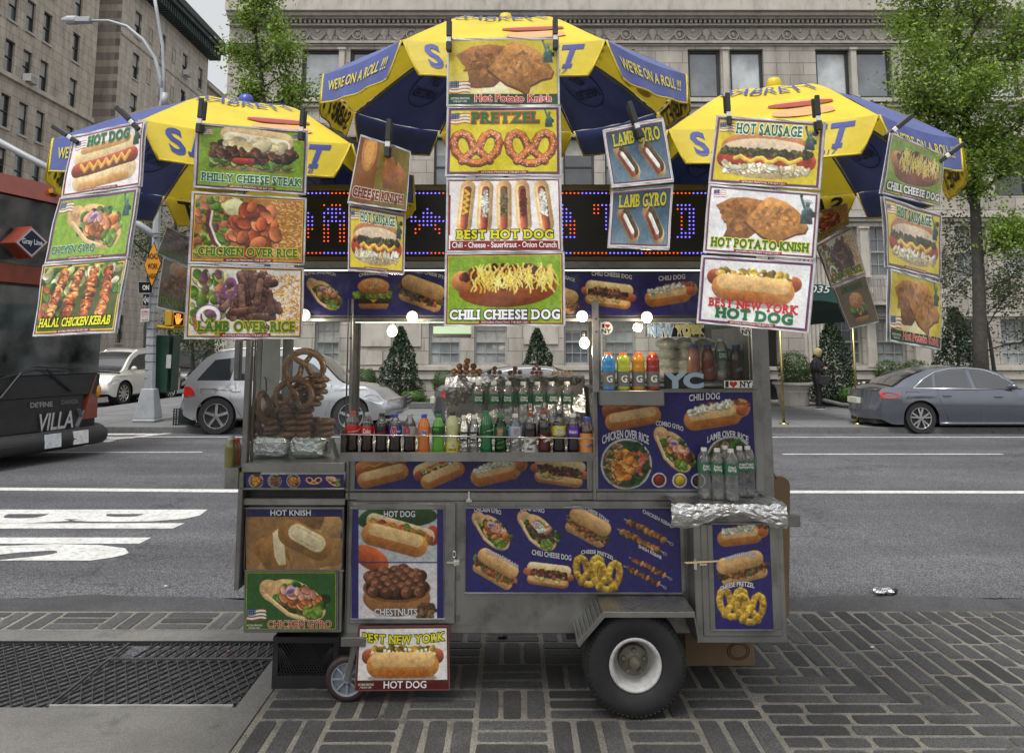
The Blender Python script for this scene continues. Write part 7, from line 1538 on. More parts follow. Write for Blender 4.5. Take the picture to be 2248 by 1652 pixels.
# ---------------------------------------------------------------- tour bus: front turned toward the cart
b0=at(-90,900,12.4); b1=at(214,900,15.1); b0.z=b1.z=0; bd=(b1-b0); bw_=bd.length; bd.normalize(); bn=Vector((bd.y,-bd.x,0))
if bn.x<0: bn=-bn
bus=thing('tour_bus','red and black double decker tour bus, its front entering the picture at the left','bus',b0)
def BP_(s,z,d=0): return b0+bd*s+Vector((0,0,z))+bn*d
def bpx(px,py,d=0):
    return isect(px,py,b0+bn*d,bn)
def bquad(name,px,mat,d,th=.04,par=bus,sm=False):
    m=MB(bus); pts=[bpx(x,y,d) for x,y in px]; m.prism(pts,-bn*th); return m.build(name,mat,par)
REDB=pm('bus_red',(.22,.035,.015),rough=.3,coat=.6,dirt=((.2,.05,.03),4,.3)); BGL=pm('bus_glass',(.06,.065,.068),rough=.05,var=.9,vs=1.6,coat=1); BDK=pm('bus_black',(.025,.025,.027),rough=.35,coat=.3)  # bus glass: pale colour noise painted in for reflections and interior
m=MB(bus)
q=[BP_(0,.35,-.05),BP_(bw_,.35,-.05),BP_(bw_,4.4,-.05),BP_(0,4.4,-.05)]; back=-bn*9
m.add(q+[p+back for p in q],[(0,1,2,3),(7,6,5,4),(0,4,5,1),(1,5,6,2),(2,6,7,3),(3,7,4,0)]); m.build('body',BDK,bus)
m=MB(bus); q=[BP_(-.02,4.3,.08),BP_(bw_+.03,4.3,.08),BP_(bw_+.03,4.62,-.02),BP_(-.02,4.62,-.02)]; m.prism(q,-bn*8.9); m.build('upper_rim',REDB,bus)
m=MB(bus)
for s in (.95,1.2,1.45): m.box(0,0,0,0,0,0) if 0 else m.bar(BP_(s*1.6-.2,4.5,.06),BP_(s*1.6,4.5,.06),.09,.07)
m.build('marker_lamp',pm('amber_lens',(.6,.25,.02),rough=.3,coat=.5),bus)
H_=lambda z0,z1,s0,s1,mat,nm,d=.0,th=.05,par=bus: (lambda m:(m.prism([BP_(s0,z0,d),BP_(s1,z0,d),BP_(s1,z1,d),BP_(s0,z1,d)],-bn*th),m.build(nm,mat,par))[1])(MB(bus))
H_(3.2,4.28,.05,bw_-.05,BGL,'upper_windscreen'); H_(2.9,3.19,0,bw_,REDB,'red_band',.03)
H_(1.42,2.85,.05,bw_-.04,BGL,'windscreen'); H_(1.05,1.4,.02,bw_-.02,BDK,'wiper_panel',.02); H_(.5,1.04,.3,bw_-.42,BDK,'nose_panel',.04)
H_(.6,1.12,-.02,.29,REDB,'front_corner',.05); 
m=MB(bus); m.prism([BP_(bw_-.42,.62,.05),BP_(bw_-.0,.62,.0),BP_(bw_+.0,1.3,-.02),BP_(bw_-.12,1.38,.03)],-bn*.2); m.build('front_corner',REDB,bus)
m=MB(bus); m.ball(tuple(BP_(bw_-.02,1.1,-.02)),.09,10,.8,.8,1.4); m.build('indicator_lamp',pm('amber_lens',(.6,.25,.02)),bus,True)
m=MB(bus); m.tube([BP_(-.05,.33,.1),BP_(bw_*.7,.33,.14),BP_(bw_-.05,.34,.1),BP_(bw_+.12,.36,-.15)],.165,12); m.build('bumper',pm('black_rubber_bumper',(.03,.03,.032),rough=.55),bus,35)
m=MB(bus); 
for k in (-.07,0,.07): m.tube([BP_(0,.33+k,.28-abs(k)*.5),BP_(bw_-.1,.34+k,.26-abs(k)*.5)],.009,5)
m.build('bumper_groove',BDK,bus)
for s,lb_,c in ((1.35,'blue and white licence plate',(.6,.62,.65)),(1.95,'white licence plate',(.66,.66,.66))):
    m=MB(bus); m.prism([BP_(s,.24,.31),BP_(s+.33,.24,.31),BP_(s+.33,.46,.29),BP_(s,.46,.29)],-bn*.02); o_=m.build('licence_plate',pm('plate_%d'%int(s*100),c,dirt=((.2,.2,.2),20,.6)),bus,label=lb_)
m=MB(bus); m.tube([BP_(.5,1.36,.04),BP_(1.25,1.5,.07),BP_(1.9,1.46,.06)],.014,5); m.tube([BP_(1.0,1.47,.07),BP_(.65,1.08,.06)],.018,5); m.tube([BP_(1.5,1.5,.07),BP_(2.1,1.12,.05)],.018,5); m.tube([BP_(1.3,1.55,.06),BP_(2.3,1.5,.04)],.012,5); m.build('wiper',BLACKP,bus)
bus_map=lambda x,y,off: bpx(x,y,.06+off)-Vector(bus.location)
lettering([('VILLA',82,160,905,942,(.75,.75,.75),None,0,.012,-.15,-.12),("DE'FINE",67,115,882,893,(.6,.6,.6),None,0,.02,0,-.06),('DANZA',135,172,877,886,(.45,.45,.45),None,0,.01,0,-.06)],bus_map,bus,off=.01)
m=MB(bus)
for (x0,y0,x1,y1,w__) in ((172,898,178,915,.09),(177,915,168,935,.08),(168,935,172,958,.05),(178,915,184,900,.04),(171,936,180,950,.04)): m.bar(bpx(x0,y0,.075),bpx(x1,y1,.075),w__,.01)
m.build('figure_print',ink((.5,.5,.52)),bus)
def dm(cx,cy,w_,h_,d): return [bpx(cx-w_,cy,d),bpx(cx,cy+h_,d),bpx(cx+w_,cy,d),bpx(cx,cy-h_,d)]
m=MB(bus); m.prism(dm(70,532,38,36,.35),-bn*.3); sg=m.build('logo_sign',REDB,bus,bevel=.01); m=MB(bus); m.prism(dm(70,532,34,32,.353),-bn*.002); m.prism(dm(70,532,29,27,.358),-bn*.002,k=1); m.build('logo_face',[ink((.8,.8,.8)),ink((.1,.13,.25))],sg)
lettering([('Gray Line',49,93,525,540,(.9,.9,.9),None,0,.02,0,.12)],lambda x,y,off: bpx(x,y,.362+off)-Vector(bus.location),sg,off=.004)
m=MB(bus)
for s in (.35,bw_-.4): p=BP_(s,.42,-1.6); m.lathe([(0,-.14),(.3,-.14),(.46,-.12),(.46,.12),(.3,.14),(0,.14)],24,(p.x,p.y,.46),'y')
m.build('wheel',RUBBER,bus)
# ---------------------------------------------------------------- foliage
def leafmat(name,c,v=.35,trl=.3):
    if name in MC: return MC[name]
    m=bpy.data.materials.new(name); m.use_nodes=True; t=m.node_tree; N=t.nodes; L=t.links.new; b=N['Principled BSDF']
    a=N.new('ShaderNodeAttribute'); a.attribute_name='leaf'; mr=N.new('ShaderNodeMix'); mr.data_type='RGBA'; mr.inputs[6].default_value=(*[x*(1-v) for x in c],1); mr.inputs[7].default_value=(*[x*(1+v) for x in c],1); L(a.outputs['Fac'],mr.inputs[0]); L(mr.outputs[2],b.inputs['Base Color']); b.inputs['Roughness'].default_value=.5
    tr=N.new('ShaderNodeBsdfTranslucent'); L(mr.outputs[2],tr.inputs[0]); ms=N.new('ShaderNodeMixShader'); ms.inputs[0].default_value=trl; L(b.outputs[0],ms.inputs[1]); L(tr.outputs[0],ms.inputs[2]); L(ms.outputs[0],N['Material Output'].inputs[0]); MC[name]=m; return m
def leaves(name,pts,size,mat,parent,seed=0,flatness=.4,asp=.7):
    rs=np.random.RandomState(seed); n=len(pts); P=np.asarray(pts,float)
    d=rs.normal(size=(n,3)); d[:,2]+=flatness*2; d/=np.linalg.norm(d,axis=1)[:,None]; a=rs.normal(size=(n,3)); u=np.cross(d,a); u/=np.linalg.norm(u,axis=1)[:,None]; v=np.cross(d,u); s=size*rs.uniform(.6,1.3,(n,1))
    co=np.stack([P-u*s*asp*.5,P-v*s*.62+u*s*.05,P+u*s*asp*.5,P+v*s*.5],1).reshape(-1,3)
    me=bpy.data.meshes.new(name); me.vertices.add(n*4); me.vertices.foreach_set('co',co.reshape(-1).astype(np.float32)); me.loops.add(n*4); me.loops.foreach_set('vertex_index',np.arange(n*4,dtype=np.int32)); me.polygons.add(n); me.polygons.foreach_set('loop_start',np.arange(0,n*4,4,dtype=np.int32)); me.polygons.foreach_set('loop_total',np.full(n,4,dtype=np.int32)); me.update()
    at_=me.attributes.new('leaf','FLOAT','POINT'); at_.data.foreach_set('value',np.repeat(rs.rand(n),4).astype(np.float32)); me.materials.append(mat); ob=bpy.data.objects.new(name,me); COL.objects.link(ob); ob.parent=parent; return ob
BARK=pm('tree_bark',(.05,.045,.038),rough=.9,var=.35,vs=9,bump=.8,bs=30); LEAFG=leafmat('ginkgo_leaf',(.2,.3,.045),.45,.4); LEAFD=leafmat('evergreen_leaf',(.022,.045,.016),.5,.1); LEAFB=leafmat('boxwood_leaf',(.045,.09,.02),.5,.15); LEAFR=leafmat('bronze_leaf',(.1,.12,.05),.5,.25)
def limb(mb,p,d,L,r,rs,depth,tips,droop=0):
    pts=[Vector(p)]; rr=[r]; d=Vector(d).normalized(); n=5
    for i in range(n):
        d=(d+Vector((rs.uniform(-.2,.2),rs.uniform(-.2,.2),rs.uniform(-.12,.2)-droop))).normalized(); pts.append(pts[-1]+d*L/n); rr.append(r*(1-.7*(i+1)/n))
        if depth>0 and i>0:
            for _ in range(2 if depth>1 else 1):
                a=Vector((rs.uniform(-1,1),rs.uniform(-1,1),rs.uniform(-.2,.7))).normalized(); limb(mb,pts[-1],(d*.6+a*.9),L*.45,rr[-1]*.6,rs,depth-1,tips,droop)
        elif depth==0: tips.append((pts[-1],L/n))
    mb.tube(pts,rr,6)
def tree(label,base,path,limbs,nleaf,size,mat,seed,group=None,spread=.22,r0=.16,name='street_tree',depth=2):
    o=thing(name,label,'tree',base,0,group); rs=random.Random(seed); mb=MB(o); tips=[]
    pp=[Vector(p) for p in path]; mb.tube(pp,[r0*(1-.75*i/(len(pp)-1)) for i in range(len(pp))],12); tr=mb.build('trunk',BARK,o,True); mb=MB(o)
    for (p,d,L) in limbs: limb(mb,p,d,L,r0*.3,rs,depth,tips)
    mb.build('branch',BARK,o,True)
    r2=np.random.RandomState(seed); T=np.array([tuple(t[0]-o.location) for t in tips]); 
    idx=r2.randint(0,len(T),nleaf); P=T[idx]+r2.normal(size=(nleaf,3))*spread*(.5+r2.rand(nleaf,1)); leaves('crown',P,size,mat,o,seed); return o
# right ginkgo: tall, trunk in front of the facade
tb=G(2150,905,.12); TY=20.6; tp=[Vector((at(2160,905,TY).x,TY,.12)),at(2152,760,TY),at(2148,600,TY),at(2140,440,TY),at(2120,260,TY),at(2105,100,TY),at(2100,-60,TY)]
lm=[]; rr_=random.Random(3)
for (x,y,dx,dz,L) in ((2145,560,.9,.3,1.0),(2142,470,-.6,.7,1.1),(2140,430,.9,.6,1.6),(2138,380,-.7,.5,1.2),(2132,330,-1,.35,1.5),(2130,330,1,.5,1.8),(2125,280,-1,.25,1.7),(2122,260,.8,.8,1.7),(2118,220,-.9,.5,1.5),(2115,190,1,.6,1.7),(2112,150,-.8,.7,1.5),(2108,110,.7,.9,1.7),(2106,80,-.7,.8,1.7),(2104,30,.8,.7,1.6),(2102,0,-.8,.6,1.7),(2110,300,0,.4,1.3),(2126,400,.3,.4,1.2)):
    lm.append((at(x,y,TY),(dx,rr_.uniform(-.5,.3),dz),L))
tree('tall street tree with a dark trunk at the right edge, fresh green leaves',(tp[0].x,TY,.12),tp,lm,38000,.09,LEAFG,4,r0=.19,spread=.22,group='young green street trees')
TY2=21.0; tp=[at(590,900,TY2),at(588,700,TY2),at(585,400,TY2),at(582,250,TY2),at(572,160,TY2),at(560,60,TY2),at(556,0,TY2)]; tp[0].z=.12
lm=[(at(x,y,TY2),(dx,rr_.uniform(-.5,.4),dz),L) for (x,y,dx,dz,L) in ((585,225,1,.3,.9),(584,220,-.8,.4,.7),(580,190,.9,.5,.9),(578,180,-.9,.5,.8),(572,150,1,.6,.9),(570,140,-.8,.5,.7),(565,110,.7,.8,.8),(562,80,-.5,.8,.5),(560,60,.6,.9,.7),(556,30,-.3,1,.6),(558,20,.5,.9,.6),(585,250,.4,.3,.8),(583,240,-.5,.2,.7))]
tree('slim street tree with fresh leaves behind the left umbrella',(tp[0].x,TY2,.12),tp,lm,10500,.085,LEAFG,8,r0=.1,spread=.17,group='young green street trees')
# trees up the side street
for (px,py,Y,H,n,lb_) in ((420,760,24.5,1.5,2600,'small leafy tree above the silver SUV at the street corner'),(330,560,38,3.4,4000,'green tree further up the side street behind the road sign')):
    b=at(px,py,Y); bx=b.x; zc=b.z; p=[Vector((bx,Y,.12)),Vector((bx+.1,Y,zc*.5)),Vector((bx,Y,zc+.3)),Vector((bx-.1,Y,zc+H*.5))]
    tree(lb_,(bx,Y,.12),p,[(Vector((bx,Y,zc-H*.3+H*.16*i)),(math.cos(i*2.2),math.sin(i*2.2),.35),H*.5) for i in range(7)],n,.11 if Y>30 else .08,LEAFB,int(px),r0=.09 if Y<30 else .15,spread=.2 if Y<30 else .4)
b=at(2150,640,22.5); tree('bronze leaved tree behind the tall street tree at the right',(b.x+.3,22.5,.12),[Vector((b.x+.3,22.5,.12)),Vector((b.x+.2,22.5,2)),Vector((b.x,22.5,3.6))],[(Vector((b.x+.1,22.5,1.8+.32*i)),(math.cos(i*2.4),.5*math.sin(i*2.4),.3),1.3) for i in range(8)],6500,.075,LEAFR,31,r0=.07,spread=.25)
def cone(label,px,base_py,top_py,Y,rad,n,seed,mat=LEAFD,name='cone_shrub',cat='shrub',group='cone shaped evergreens along the facade',zb=.12):
    x=at(px,base_py,Y).x; z0=zb; z1=AZ(top_py,Y); o=thing(name,label,cat,(x,Y,zb),0,group); rs=np.random.RandomState(seed); t=rs.rand(n)**1.5; a=rs.rand(n)*2*PI; lump=1+.16*np.sin(a*3+t*9+seed)+.1*np.sin(a*5-t*17); r=rad*np.minimum(1,(t*5+.45))*(1-t**1.5*.93)*lump*(rs.rand(n)**.22); P=np.stack([r*np.cos(a),r*np.sin(a),(z1-z0)*t+.08],1)
    leaves('foliage',P,.075,mat,o,seed,.1); m=MB(); m.tube([(0,0,0),(0,0,(z1-z0)*.9)],[.06,.02],8); m.build('stem',BARK,o); return o
SY_=26.0
cone('tall cone evergreen seen at the left through the serving window',878,860,722,SY_,.75,6500,1); cone('cone evergreen seen at the right through the serving window',1180,860,726,SY_,.72,6500,2); cone('cone evergreen behind the woman on the pavement',1832,890,705,25.5,.85,7500,3); cone('dark cone evergreen at the far right behind the grey sedan',2110,880,680,25.5,.95,7500,4)
def ballbush(label,px,py,Y,r,n,seed,mat=LEAFB,sz=1.0,group='round clipped bushes in front of the building',z=None):
    c=at(px,py,Y); zc=c.z if z is None else z; o=thing('round_bush',label,'bush',(c.x,Y,max(.12,zc-r*sz)),0,group); rs=np.random.RandomState(seed); d=rs.normal(size=(n,3)); d/=np.linalg.norm(d,axis=1)[:,None]; lump=1+.06*np.sin(d[:,0:1]*9+seed)+.05*np.sin(d[:,2:3]*11); P=d*r*lump*(rs.rand(n,1)**.18)*np.array([1,1,sz]); P[:,2]+=zc-o.location.z; leaves('foliage',P,.05,mat,o,seed,.0); m=MB(o); m.tube([(c.x,Y,o.location.z),(c.x,Y,zc)],.03,6); m.build('stem',BARK,o); return o
ballbush('round bush left of the evergreen in the serving window',802,836,26,.42,2600,5); ballbush('round bush between the evergreen and the foil box',975,840,26,.42,2600,6); ballbush('small round bush behind the right lamp of the serving window',1325,850,26,.45,2600,7)
ballbush('dark round bush between the woman and the grey sedan, left one',1953,823,25.8,.5,3200,8); ballbush('dark round bush just above the boot of the grey sedan',2010,822,25.8,.5,3200,9); ballbush('low bright green bush at the woman\'s feet side',1868,868,24.6,.36,2400,10,leafmat('bright_boxwood',(.06,.13,.02),.4,.2),.75); ballbush('low green bush beside the brass awning pole',1905,868,24.7,.3,2000,11,leafmat('bright_boxwood',(.06,.13,.02)),.7)
ballbush('green hedge tuft in front of the evergreen in the serving window',905,873,24.8,.42,2600,12,leafmat('bright_boxwood',(.06,.13,.02)),.55)
bb_=ballbush('potted clipped bush beside the entrance',1742,812,25.6,.52,4200,13,LEAFB,1.2,None)
o=thing('stone_planter','large pale stone planter under the clipped bush','planter',(at(1742,870,25.6).x,25.6,.12)); zt=AZ(838,25.6)-.12; m=MB(); m.lathe([(0,0),(.42,0),(.44,.06),(.48,zt*.55),(.5,zt*.6),(.48,zt*.64),(.55,zt*.86),(.62,zt*.9),(.62,zt),(.55,zt),(.52,zt*.9),(0,zt*.88)],26); m.build('pot',LTRIM,o,40)
fl=thing('flower_bed','bed of small white flowers behind the woman','flowers',(at(1895,868,25.2).x,25.2,.12)); rs=np.random.RandomState(3); n=900; P=np.stack([rs.uniform(-1.0,.9,n),rs.uniform(-.2,.25,n),rs.uniform(.1,.62,n)],1); leaves('flower_leaves',P,.06,LEAFB,fl,3); P=np.stack([rs.uniform(-1,.9,90),rs.uniform(-.25,.2,90),rs.uniform(.5,.72,90)],1); leaves('petals',P,.08,pm('white_petal',(.75,.75,.7)),fl,4,.9,1)
kb=thing('bed_kerb','low curved granite edging of the planting bed','kerb',(9.5,24,.12)); m=MB(kb); m.tube([at(1795,874,25.6),at(1815,880,24.9),at(1850,888,24.2),at(1900,892,23.9),at(2000,893,23.9),at(2300,893,23.9)],.06,8); m.build('edging',KERB,kb,True)
kb=thing('bed_kerb','straight granite edging of the beds behind the parked cars','kerb',(-2,24.3,.12)); m=MB(kb); m.box(at(760,880,24.3).x,at(1600,880,24.3).x,24.2,24.4,.12,.3); m.build('edging',KERB,kb,bevel=.02)
so=thing('flower_bed_soil','dark planted soil strip at the foot of the pale building','planting bed',(2,26,.12)); m=MB(so); m.box(at(760,880,26).x,at(1600,880,26).x,24.41,27.9,.122,.2); m.box(at(1815,880,26).x,at(2400,880,26).x,24.3,27.9,.122,.2); m.build('soil',pm('soil',(.03,.03,.02),rough=1,var=.4,vs=14),so)
# ---------------------------------------------------------------- street furniture at the corner
PG=pm('pole_grey_paint',(.34,.36,.38),rough=.45,var=.12,vs=3,dirt=((.12,.12,.12),6,.5))
PYY=20.0; lp=thing('street_lamp','grey street lamp pole with two curved arms on the far corner','street lamp',(at(325,925,PYY).x,PYY,.12)); m=MB(lp); bx=lp.location.x
z1=AZ(852,PYY); m.box(bx-.27,bx+.27,PYY-.27,PYY+.27,.12,.2); m.box(bx-.25,bx+.25,PYY-.25,PYY+.25,.2,z1,t=.42); m.build('base',PG,lp,bevel=.02)
top_=at(357,195,PYY); m=MB(lp); m.tube([(bx,PYY,z1-.02),at(333,700,PYY),at(342,540,PYY),at(352,300,PYY),top_],[.13,.115,.1,.08,.07],8); m.build('pole',PG,lp,40)
m=MB(lp); m.tube([at(353,225,PYY),at(352,170,PYY),at(340,128,PYY),at(314,88,PYY),at(278,58,PYY),at(238,46,PYY),at(200,46,PYY)],[.06,.055,.05,.045,.042,.04,.04],8); arm=m.build('curved_arm',PG,lp,True); m=MB(lp); a=at(200,45,PYY); b=at(135,43,PYY); m.bar(a,at(166,45,PYY),.2,.13); m.tube([at(168,45,PYY),at(150,45,PYY),b],[.12,.12,.03],10); m.build('lamp_head',PG,arm,bevel=.01)
m=MB(lp); m.tube([at(361,225,PYY),at(360,170,PYY),at(357,100,PYY),at(345,30,PYY),at(335,-30,PYY)],.045,8); m.tube([at(360,235,PYY),at(362,205,PYY)],.09,8); m.build('second_arm',PG,lp,True)
m=MB(lp); m.tube([at(347,522,PYY),at(300,490,PYY),at(250,450,PYY),at(100,366,PYY-.5),at(-60,280,PYY-1)],[.09,.09,.08,.08,.08],8); m.build('mast_arm',PG,lp,True)
m=MB(lp)
for y in (512,520): m.tube([at(347+dx,y,PYY-.13) for dx in (-11,0,11)],.02,6)
for i in range(16): y=560+i*18; x=341-(y-560)*.045; m.lathe([(.128,-.01),(.128,.01)],8,tuple(at(x,y,PYY)))
m.build('steel_band',STEELD,lp)
def sign(name,label,pts,Y,col,texts,edge=None,cat='sign',m_=None):
    P=[at(x,y,Y) for x,y in pts]; c=sum(P,Vector())/len(P); o=thing(name,label,cat,c); m=MB(o)
    if edge:
        m.prism(P,(0,.02,0)); m.build('sign_plate',ink(edge),o); cc=c; m=MB(o); m.prism([cc+(p-cc)*(1-.07)+Vector((0,-.004,0)) for p in P],(0,.003,0)); m.build('sign_face',m_ or ink(col),o)
    else: m.prism(P,(0,.02,0)); m.build('sign_plate',m_ or ink(col),o)
    lettering(texts,lambda x,y,q: at(x,y,Y-.006-q)-c,o,off=.004); return o
ORS=pm('orange_sign_sheet',(.6,.24,.01),rough=.4,var=.05)
sign('road_sign','orange diamond road work sign on the lamp pole',[(332,531),(354,588),(334,630),(316,579)] and [(338,530),(354,578),(333,631),(316,582)],PYY-.25,(.9,.5,.05),[('ROAD',325,347,556,568,(.1,.08,.03),None,0,.01),('WORK',324,346,578,590,(.1,.08,.03),None,0,.01),('AHEAD',322,346,600,611,(.1,.08,.03),None,0,.01)],(.1,.08,.03),m_=ORS)
sign('street_sign','black and white one way sign behind the orange diamond',[(303,618),(335,618),(335,643),(304,643)],PYY-.18,(.08,.08,.08),[],(.7,.7,.7))
sign('street_sign','white lettered panel of the one way sign',[(309,625),(332,625),(332,637),(309,637)],PYY-.2,(.85,.85,.85),[('ON',315,328,626.5,635.5,(.05,.05,.05),None,0,.01)]) if 0 else None
lettering([('ON',313,327,626,636,(.85,.85,.85),None,0,.03)],lambda x,y,q: at(x,y,PYY-.2-q)-Vector(COL.objects['street_sign'].location),COL.objects['street_sign'],off=.01)
sign('street_sign','small black arrow sign with ONE in white, below the larger one way sign',[(314,644),(329,644),(327,672),(313,670)],PYY-.2,(.12,.13,.16),[('ONE',316,327,653,663,(.85,.85,.85),None,0,.01),('<',315,320,649,667,(.8,.8,.8),None,0,.01)],(.75,.75,.75))
sign('parking_sign','small white no parking sign with red letters on the lamp pole',[(309,678),(328,677),(327,705),(308,707)],PYY-.2,(.82,.8,.8),[('NO PARKING',310.5,326,681,686,(.7,.1,.1),None,0,.01),('Monday-Friday',311,326,688.5,692,(.7,.1,.1),None,0,0),('7am - 6pm',312,325,694,697.5,(.7,.1,.1),None,0,0),('<---->',311,325,700,703,(.5,.05,.1),None,0,.03)])
pt_=thing('pedestrian_signal','yellow pedestrian signal showing a lit orange hand','traffic light',(at(385,698,PYY).x,PYY,AZ(720,PYY))); m=MB(pt_); YS=pm('signal_yellow',(.5,.28,.01),rough=.5,dirt=((.2,.12,.02),6,.4)); m.pbox(361,681,378,714,PYY-.05,PYY+.3); m.build('signal_back',YS,pt_,bevel=.01); m=MB(pt_); m.pbox(378,684,405,716,PYY-.12,PYY+.25); hsg=m.build('housing',YS,pt_,bevel=.01); m=MB(pt_); m.pbox(380,686,403,713,PYY-.13,PYY-.121); m.build('lens',ink((.08,.08,.1)),hsg)
m=MB(pt_); hm=emi('lit_orange',(1,.2,.02),1.8)
def hc(x,y): return at(x,y,PYY-.135)
m.prism([hc(x,y) for x,y in ((385,700),(396,698),(397,705),(393,711),(387,711))],(0,.003,0))
for i,(x0,y0,x1,y1) in enumerate(((386,700,384.5,692),(389,700,388.5,688.5),(392,699,392.5,688),(395,699,396,690),(396.5,704,400,699))): m.bar(hc(x0,y0),hc(x1,y1),.022,.004,up=Vector((0,1,0)))
m.build('hand_symbol',hm,hsg); m=MB(pt_); m.tube([at(345,717,PYY),at(405,722,PYY)],.04,8); m.build('signal_arm',YS,pt_,True)
gbx=thing('utility_box','dark green street cabinet mounted behind the lamp pole','cabinet',(at(350,860,PYY+.4).x,PYY+.35,AZ(862,PYY+.3))); m=MB(gbx); GB=pm('green_box_paint',(.015,.055,.04),rough=.5,dirt=((.03,.03,.03),5,.5)); m.pbox(318,735,372,862,PYY+.2,PYY+.7); m.pbox(373,738,382,858,PYY+.25,PYY+.68); m.build('cabinet_body',GB,gbx,bevel=.015); m=MB(gbx); m.pbox(364,778,376,808,PYY+.18,PYY+.199); m.pbox(318,782,327,790,PYY+.18,PYY+.199); m.build('paper_notice',ink((.75,.75,.74)),gbx)
m=MB(gbx); m.pbox(340,862.5,346,930,PYY+.3,PYY+.4); m.build('cabinet_leg',GB,gbx)
tc_=thing('milk_crate','dark plastic crate on the kerb under the rear of the silver SUV','crate',(at(405,930,19.3).x,19.3,.12)); m=MB(tc_)
a=at(383,925,19.1); b=at(428,925,19.1)
for i in range(7): z=.14+i*.055; m.box(a.x,b.x,19.05,19.07,z,z+.02); m.box(a.x,b.x,19.4,19.42,z,z+.02)
for i in range(9): x=a.x+(b.x-a.x)*i/8; m.bar((x,19.045,.12),(x,19.045,.5),.025); m.bar((x,19.43,.12),(x,19.43,.5),.025)
m.build('shell',pm('green_black_plastic',(.02,.03,.025),rough=.5),tc_)
# litter
def litter(label,px,py,s,mat,n=7,seed=1):
    g=G(px,py); o=thing('litter',label,'litter',(g.x,g.y,.004)); rs=random.Random(seed); m=MB()
    for i in range(n): m.ball((rs.uniform(-s,s)*.7,rs.uniform(-s,s)*.4,s*.3),s*.45,7,1.2,.9,.7,jit=.35)
    m.build('crumpled_wrap',mat,o); return o
litter('crumpled silver and black wrapper lying in the gutter at the right',1940,1304,.075,FOIL,6,1); g=G(1952,1304); litter('black scrap beside the silver wrapper in the gutter',1956,1303,.05,BLACKP,4,2); litter('flat white scrap on the asphalt left of the cart',365,1288,.02,ink((.8,.8,.8)),3,3); litter('small white paper scrap on the paving at the right',1916,1422,.018,ink((.85,.85,.85)),2,4); litter('dark scrap on the paving under the cart',1105,1403,.03,BLACKP,4,5); litter('small orange scrap on the grate',500,1431,.012,ink((.85,.3,.15)),2,6)
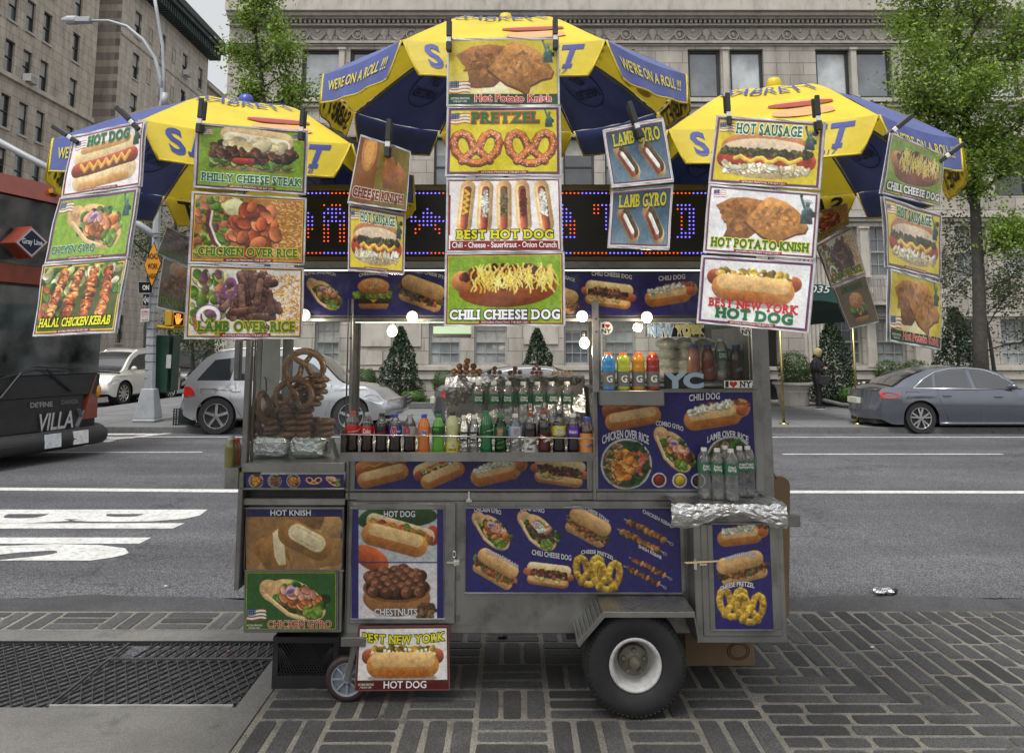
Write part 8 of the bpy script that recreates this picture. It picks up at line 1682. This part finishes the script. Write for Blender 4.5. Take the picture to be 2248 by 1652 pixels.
# ---------------------------------------------------------------- woman on the far pavement
def person():
    Y=24.0; fx,fy=at(1797,897,Y).x,Y; o=thing('person','blonde woman in black clothes standing and looking at a phone','person',(fx,fy,.12),R(0))
    V=[];E=[];Rr=[]
    def v(x,y,z,r): V.append((x,y,z)); Rr.append(r); return len(V)-1
    # she faces +x (right), slightly to the camera
    pel=v(0,0,.93,.15); w=v(0,0,1.08,.125); ch=v(-.01,0,1.28,.15); nk=v(.01,0,1.42,.055); hd0=v(.035,0,1.5,.05)
    E+= [(pel,w),(w,ch),(ch,nk),(nk,hd0)]
    for s in (-1,1):
        hp=v(0,.09*s,.86,.105); kn=v(.02,.09*s,.48,.062); an=v(-.01,.09*s,.09,.04); E+= [(pel,hp),(hp,kn),(kn,an)]
        sh=v(-.015,.17*s,1.36,.065); el=v(-.02,.2*s,1.1,.045); wr_=v(.2,.1*s,1.14,.03); E+= [(ch,sh),(sh,el),(el,wr_)]
    me=bpy.data.meshes.new('body'); me.from_pydata(V,E,[]); ob=bpy.data.objects.new('body',me); COL.objects.link(ob); ob.parent=o
    sk=ob.modifiers.new('skin','SKIN'); 
    for i,d in enumerate(me.skin_vertices[0].data): d.radius=(Rr[i]*(1.0),Rr[i]); d.use_root=(i==0)
    sk.use_smooth_shade=True; ss=ob.modifiers.new('sub','SUBSURF'); ss.levels=2; ss.render_levels=2
    BLKC=pm('black_clothing',(.012,.012,.015),rough=.8,var=.3,vs=20,bump=.3,bs=40); me.materials.append(BLKC)
    SKN=pm('skin',(.5,.3,.22),rough=.5,var=.08); m=MB(); m.lathe([(.0,-.115),(.04,-.11),(.062,-.06),(.074,0),(.078,.05),(.06,.1),(0,.122)],16,(0,0,0)); M=Matrix.Translation((.07,0,1.59))@Matrix.Rotation(R(28),4,'Y')@Matrix.Diagonal((1.15,.95,1,1)); m.v=[tuple(M@Vector(p)) for p in m.v]
    for s in (-1,1): m.ball(tuple(M@Vector((.0,.078*s,0))),.02,6,.6,.4,1); 
    nm=M@Vector((.085,0,-.02)); m.ball(tuple(nm),.016,6); m.build('head',SKN,o,True)
    m=MB(); 
    for s in (-1,1): m.ball(tuple(M@Vector((.066,.028*s,.015))),.009,6)
    m.build('eye',ink((.1,.08,.07)),o); m=MB(); m.ball(tuple(M@Vector((.07,0,-.06))),.014,6,.5,1.3,.35); m.build('mouth',ink((.6,.25,.22)),o)
    m=MB(); rs=random.Random(2)
    m.lathe([(0,.15),(.06,.142),(.09,.1),(.098,.04),(.095,-.03),(.085,-.09),(.06,-.1)],14); q=[M@Vector((x*1.02-.028,y,z)) for x,y,z in m.v]; m.v=[tuple(p+Vector((rs.uniform(-.008,.008),rs.uniform(-.008,.008),rs.uniform(-.01,.01)))) for p in q]; m.build('hair',pm('blonde_hair',(.42,.33,.17),rough=.6,var=.4,vs=30),o,True)
    for s in (-1,1):
        m=MB(); c=Vector((.235,.07*s,1.16)); m.ball(tuple(c),.03,8,1.2,.6,.9)
        for k in range(4): m.tube([c+Vector((.02,(-.02+.013*k),.012)),c+Vector((.055,-.02*s+(-.02+.013*k),.02)),c+Vector((.06,-.045*s+(-.015+.011*k),.035))],[.008,.0075,.006],6)
        m.tube([c+Vector((0,0,.02)),c+Vector((.02,-.02*s,.045)),c+Vector((.04,-.035*s,.055))],[.009,.008,.007],6); m.build('hand',SKN,o,True)
    m=MB(); m.box(.27,.28,-.04,.04,1.17,1.3); m.v=[tuple(Matrix.Translation((.27,0,1.17))@Matrix.Rotation(R(40),4,'Y')@Matrix.Translation((-.27,0,-1.17))@Vector(p)) for p in m.v]
    ph=thing('phone','small dark phone in the hands of the standing woman','phone',(fx,fy,.12)); m.build('case',BLACKP,ph,bevel=.003)
    for s in (-1,1): m=MB(); m.ball((.05,.09*s,.045),.05,10,2.3,.9,.75); m.build('shoe',pm('shoe_black',(.03,.03,.03)),o,True); m=MB(); m.ball((.05,.09*s,.015),.05,10,2.35,.95,.3); m.build('shoe_sole',WHITEP,o,True)
    m=MB(); m.ball((.0,0,1.2),.2,14,.95,.95,1.25); m.build('puffer_vest',pm('vest_black',(.014,.014,.017),rough=.35,bump=.5,bs=9),o,True); m=MB(); m.ball((0,0,1.42),.09,10,1,1,.6); m.build('collar',BLKC,o,True)
    bg=thing('handbag','black shoulder bag hanging at the woman\'s side','bag',(fx+.1,fy-.23,.95)); m=MB(); m.box(-.14,.16,-.05,.05,-.12,.14,t=.15); m.build('bag_body',BLACKP,bg,bevel=.02); m=MB(); m.tube([(-.1,0,.14),(-.08,.05,.42),(.04,.08,.45),(.1,0,.14)],.008,6); m.build('strap',BLACKP,bg)
person()
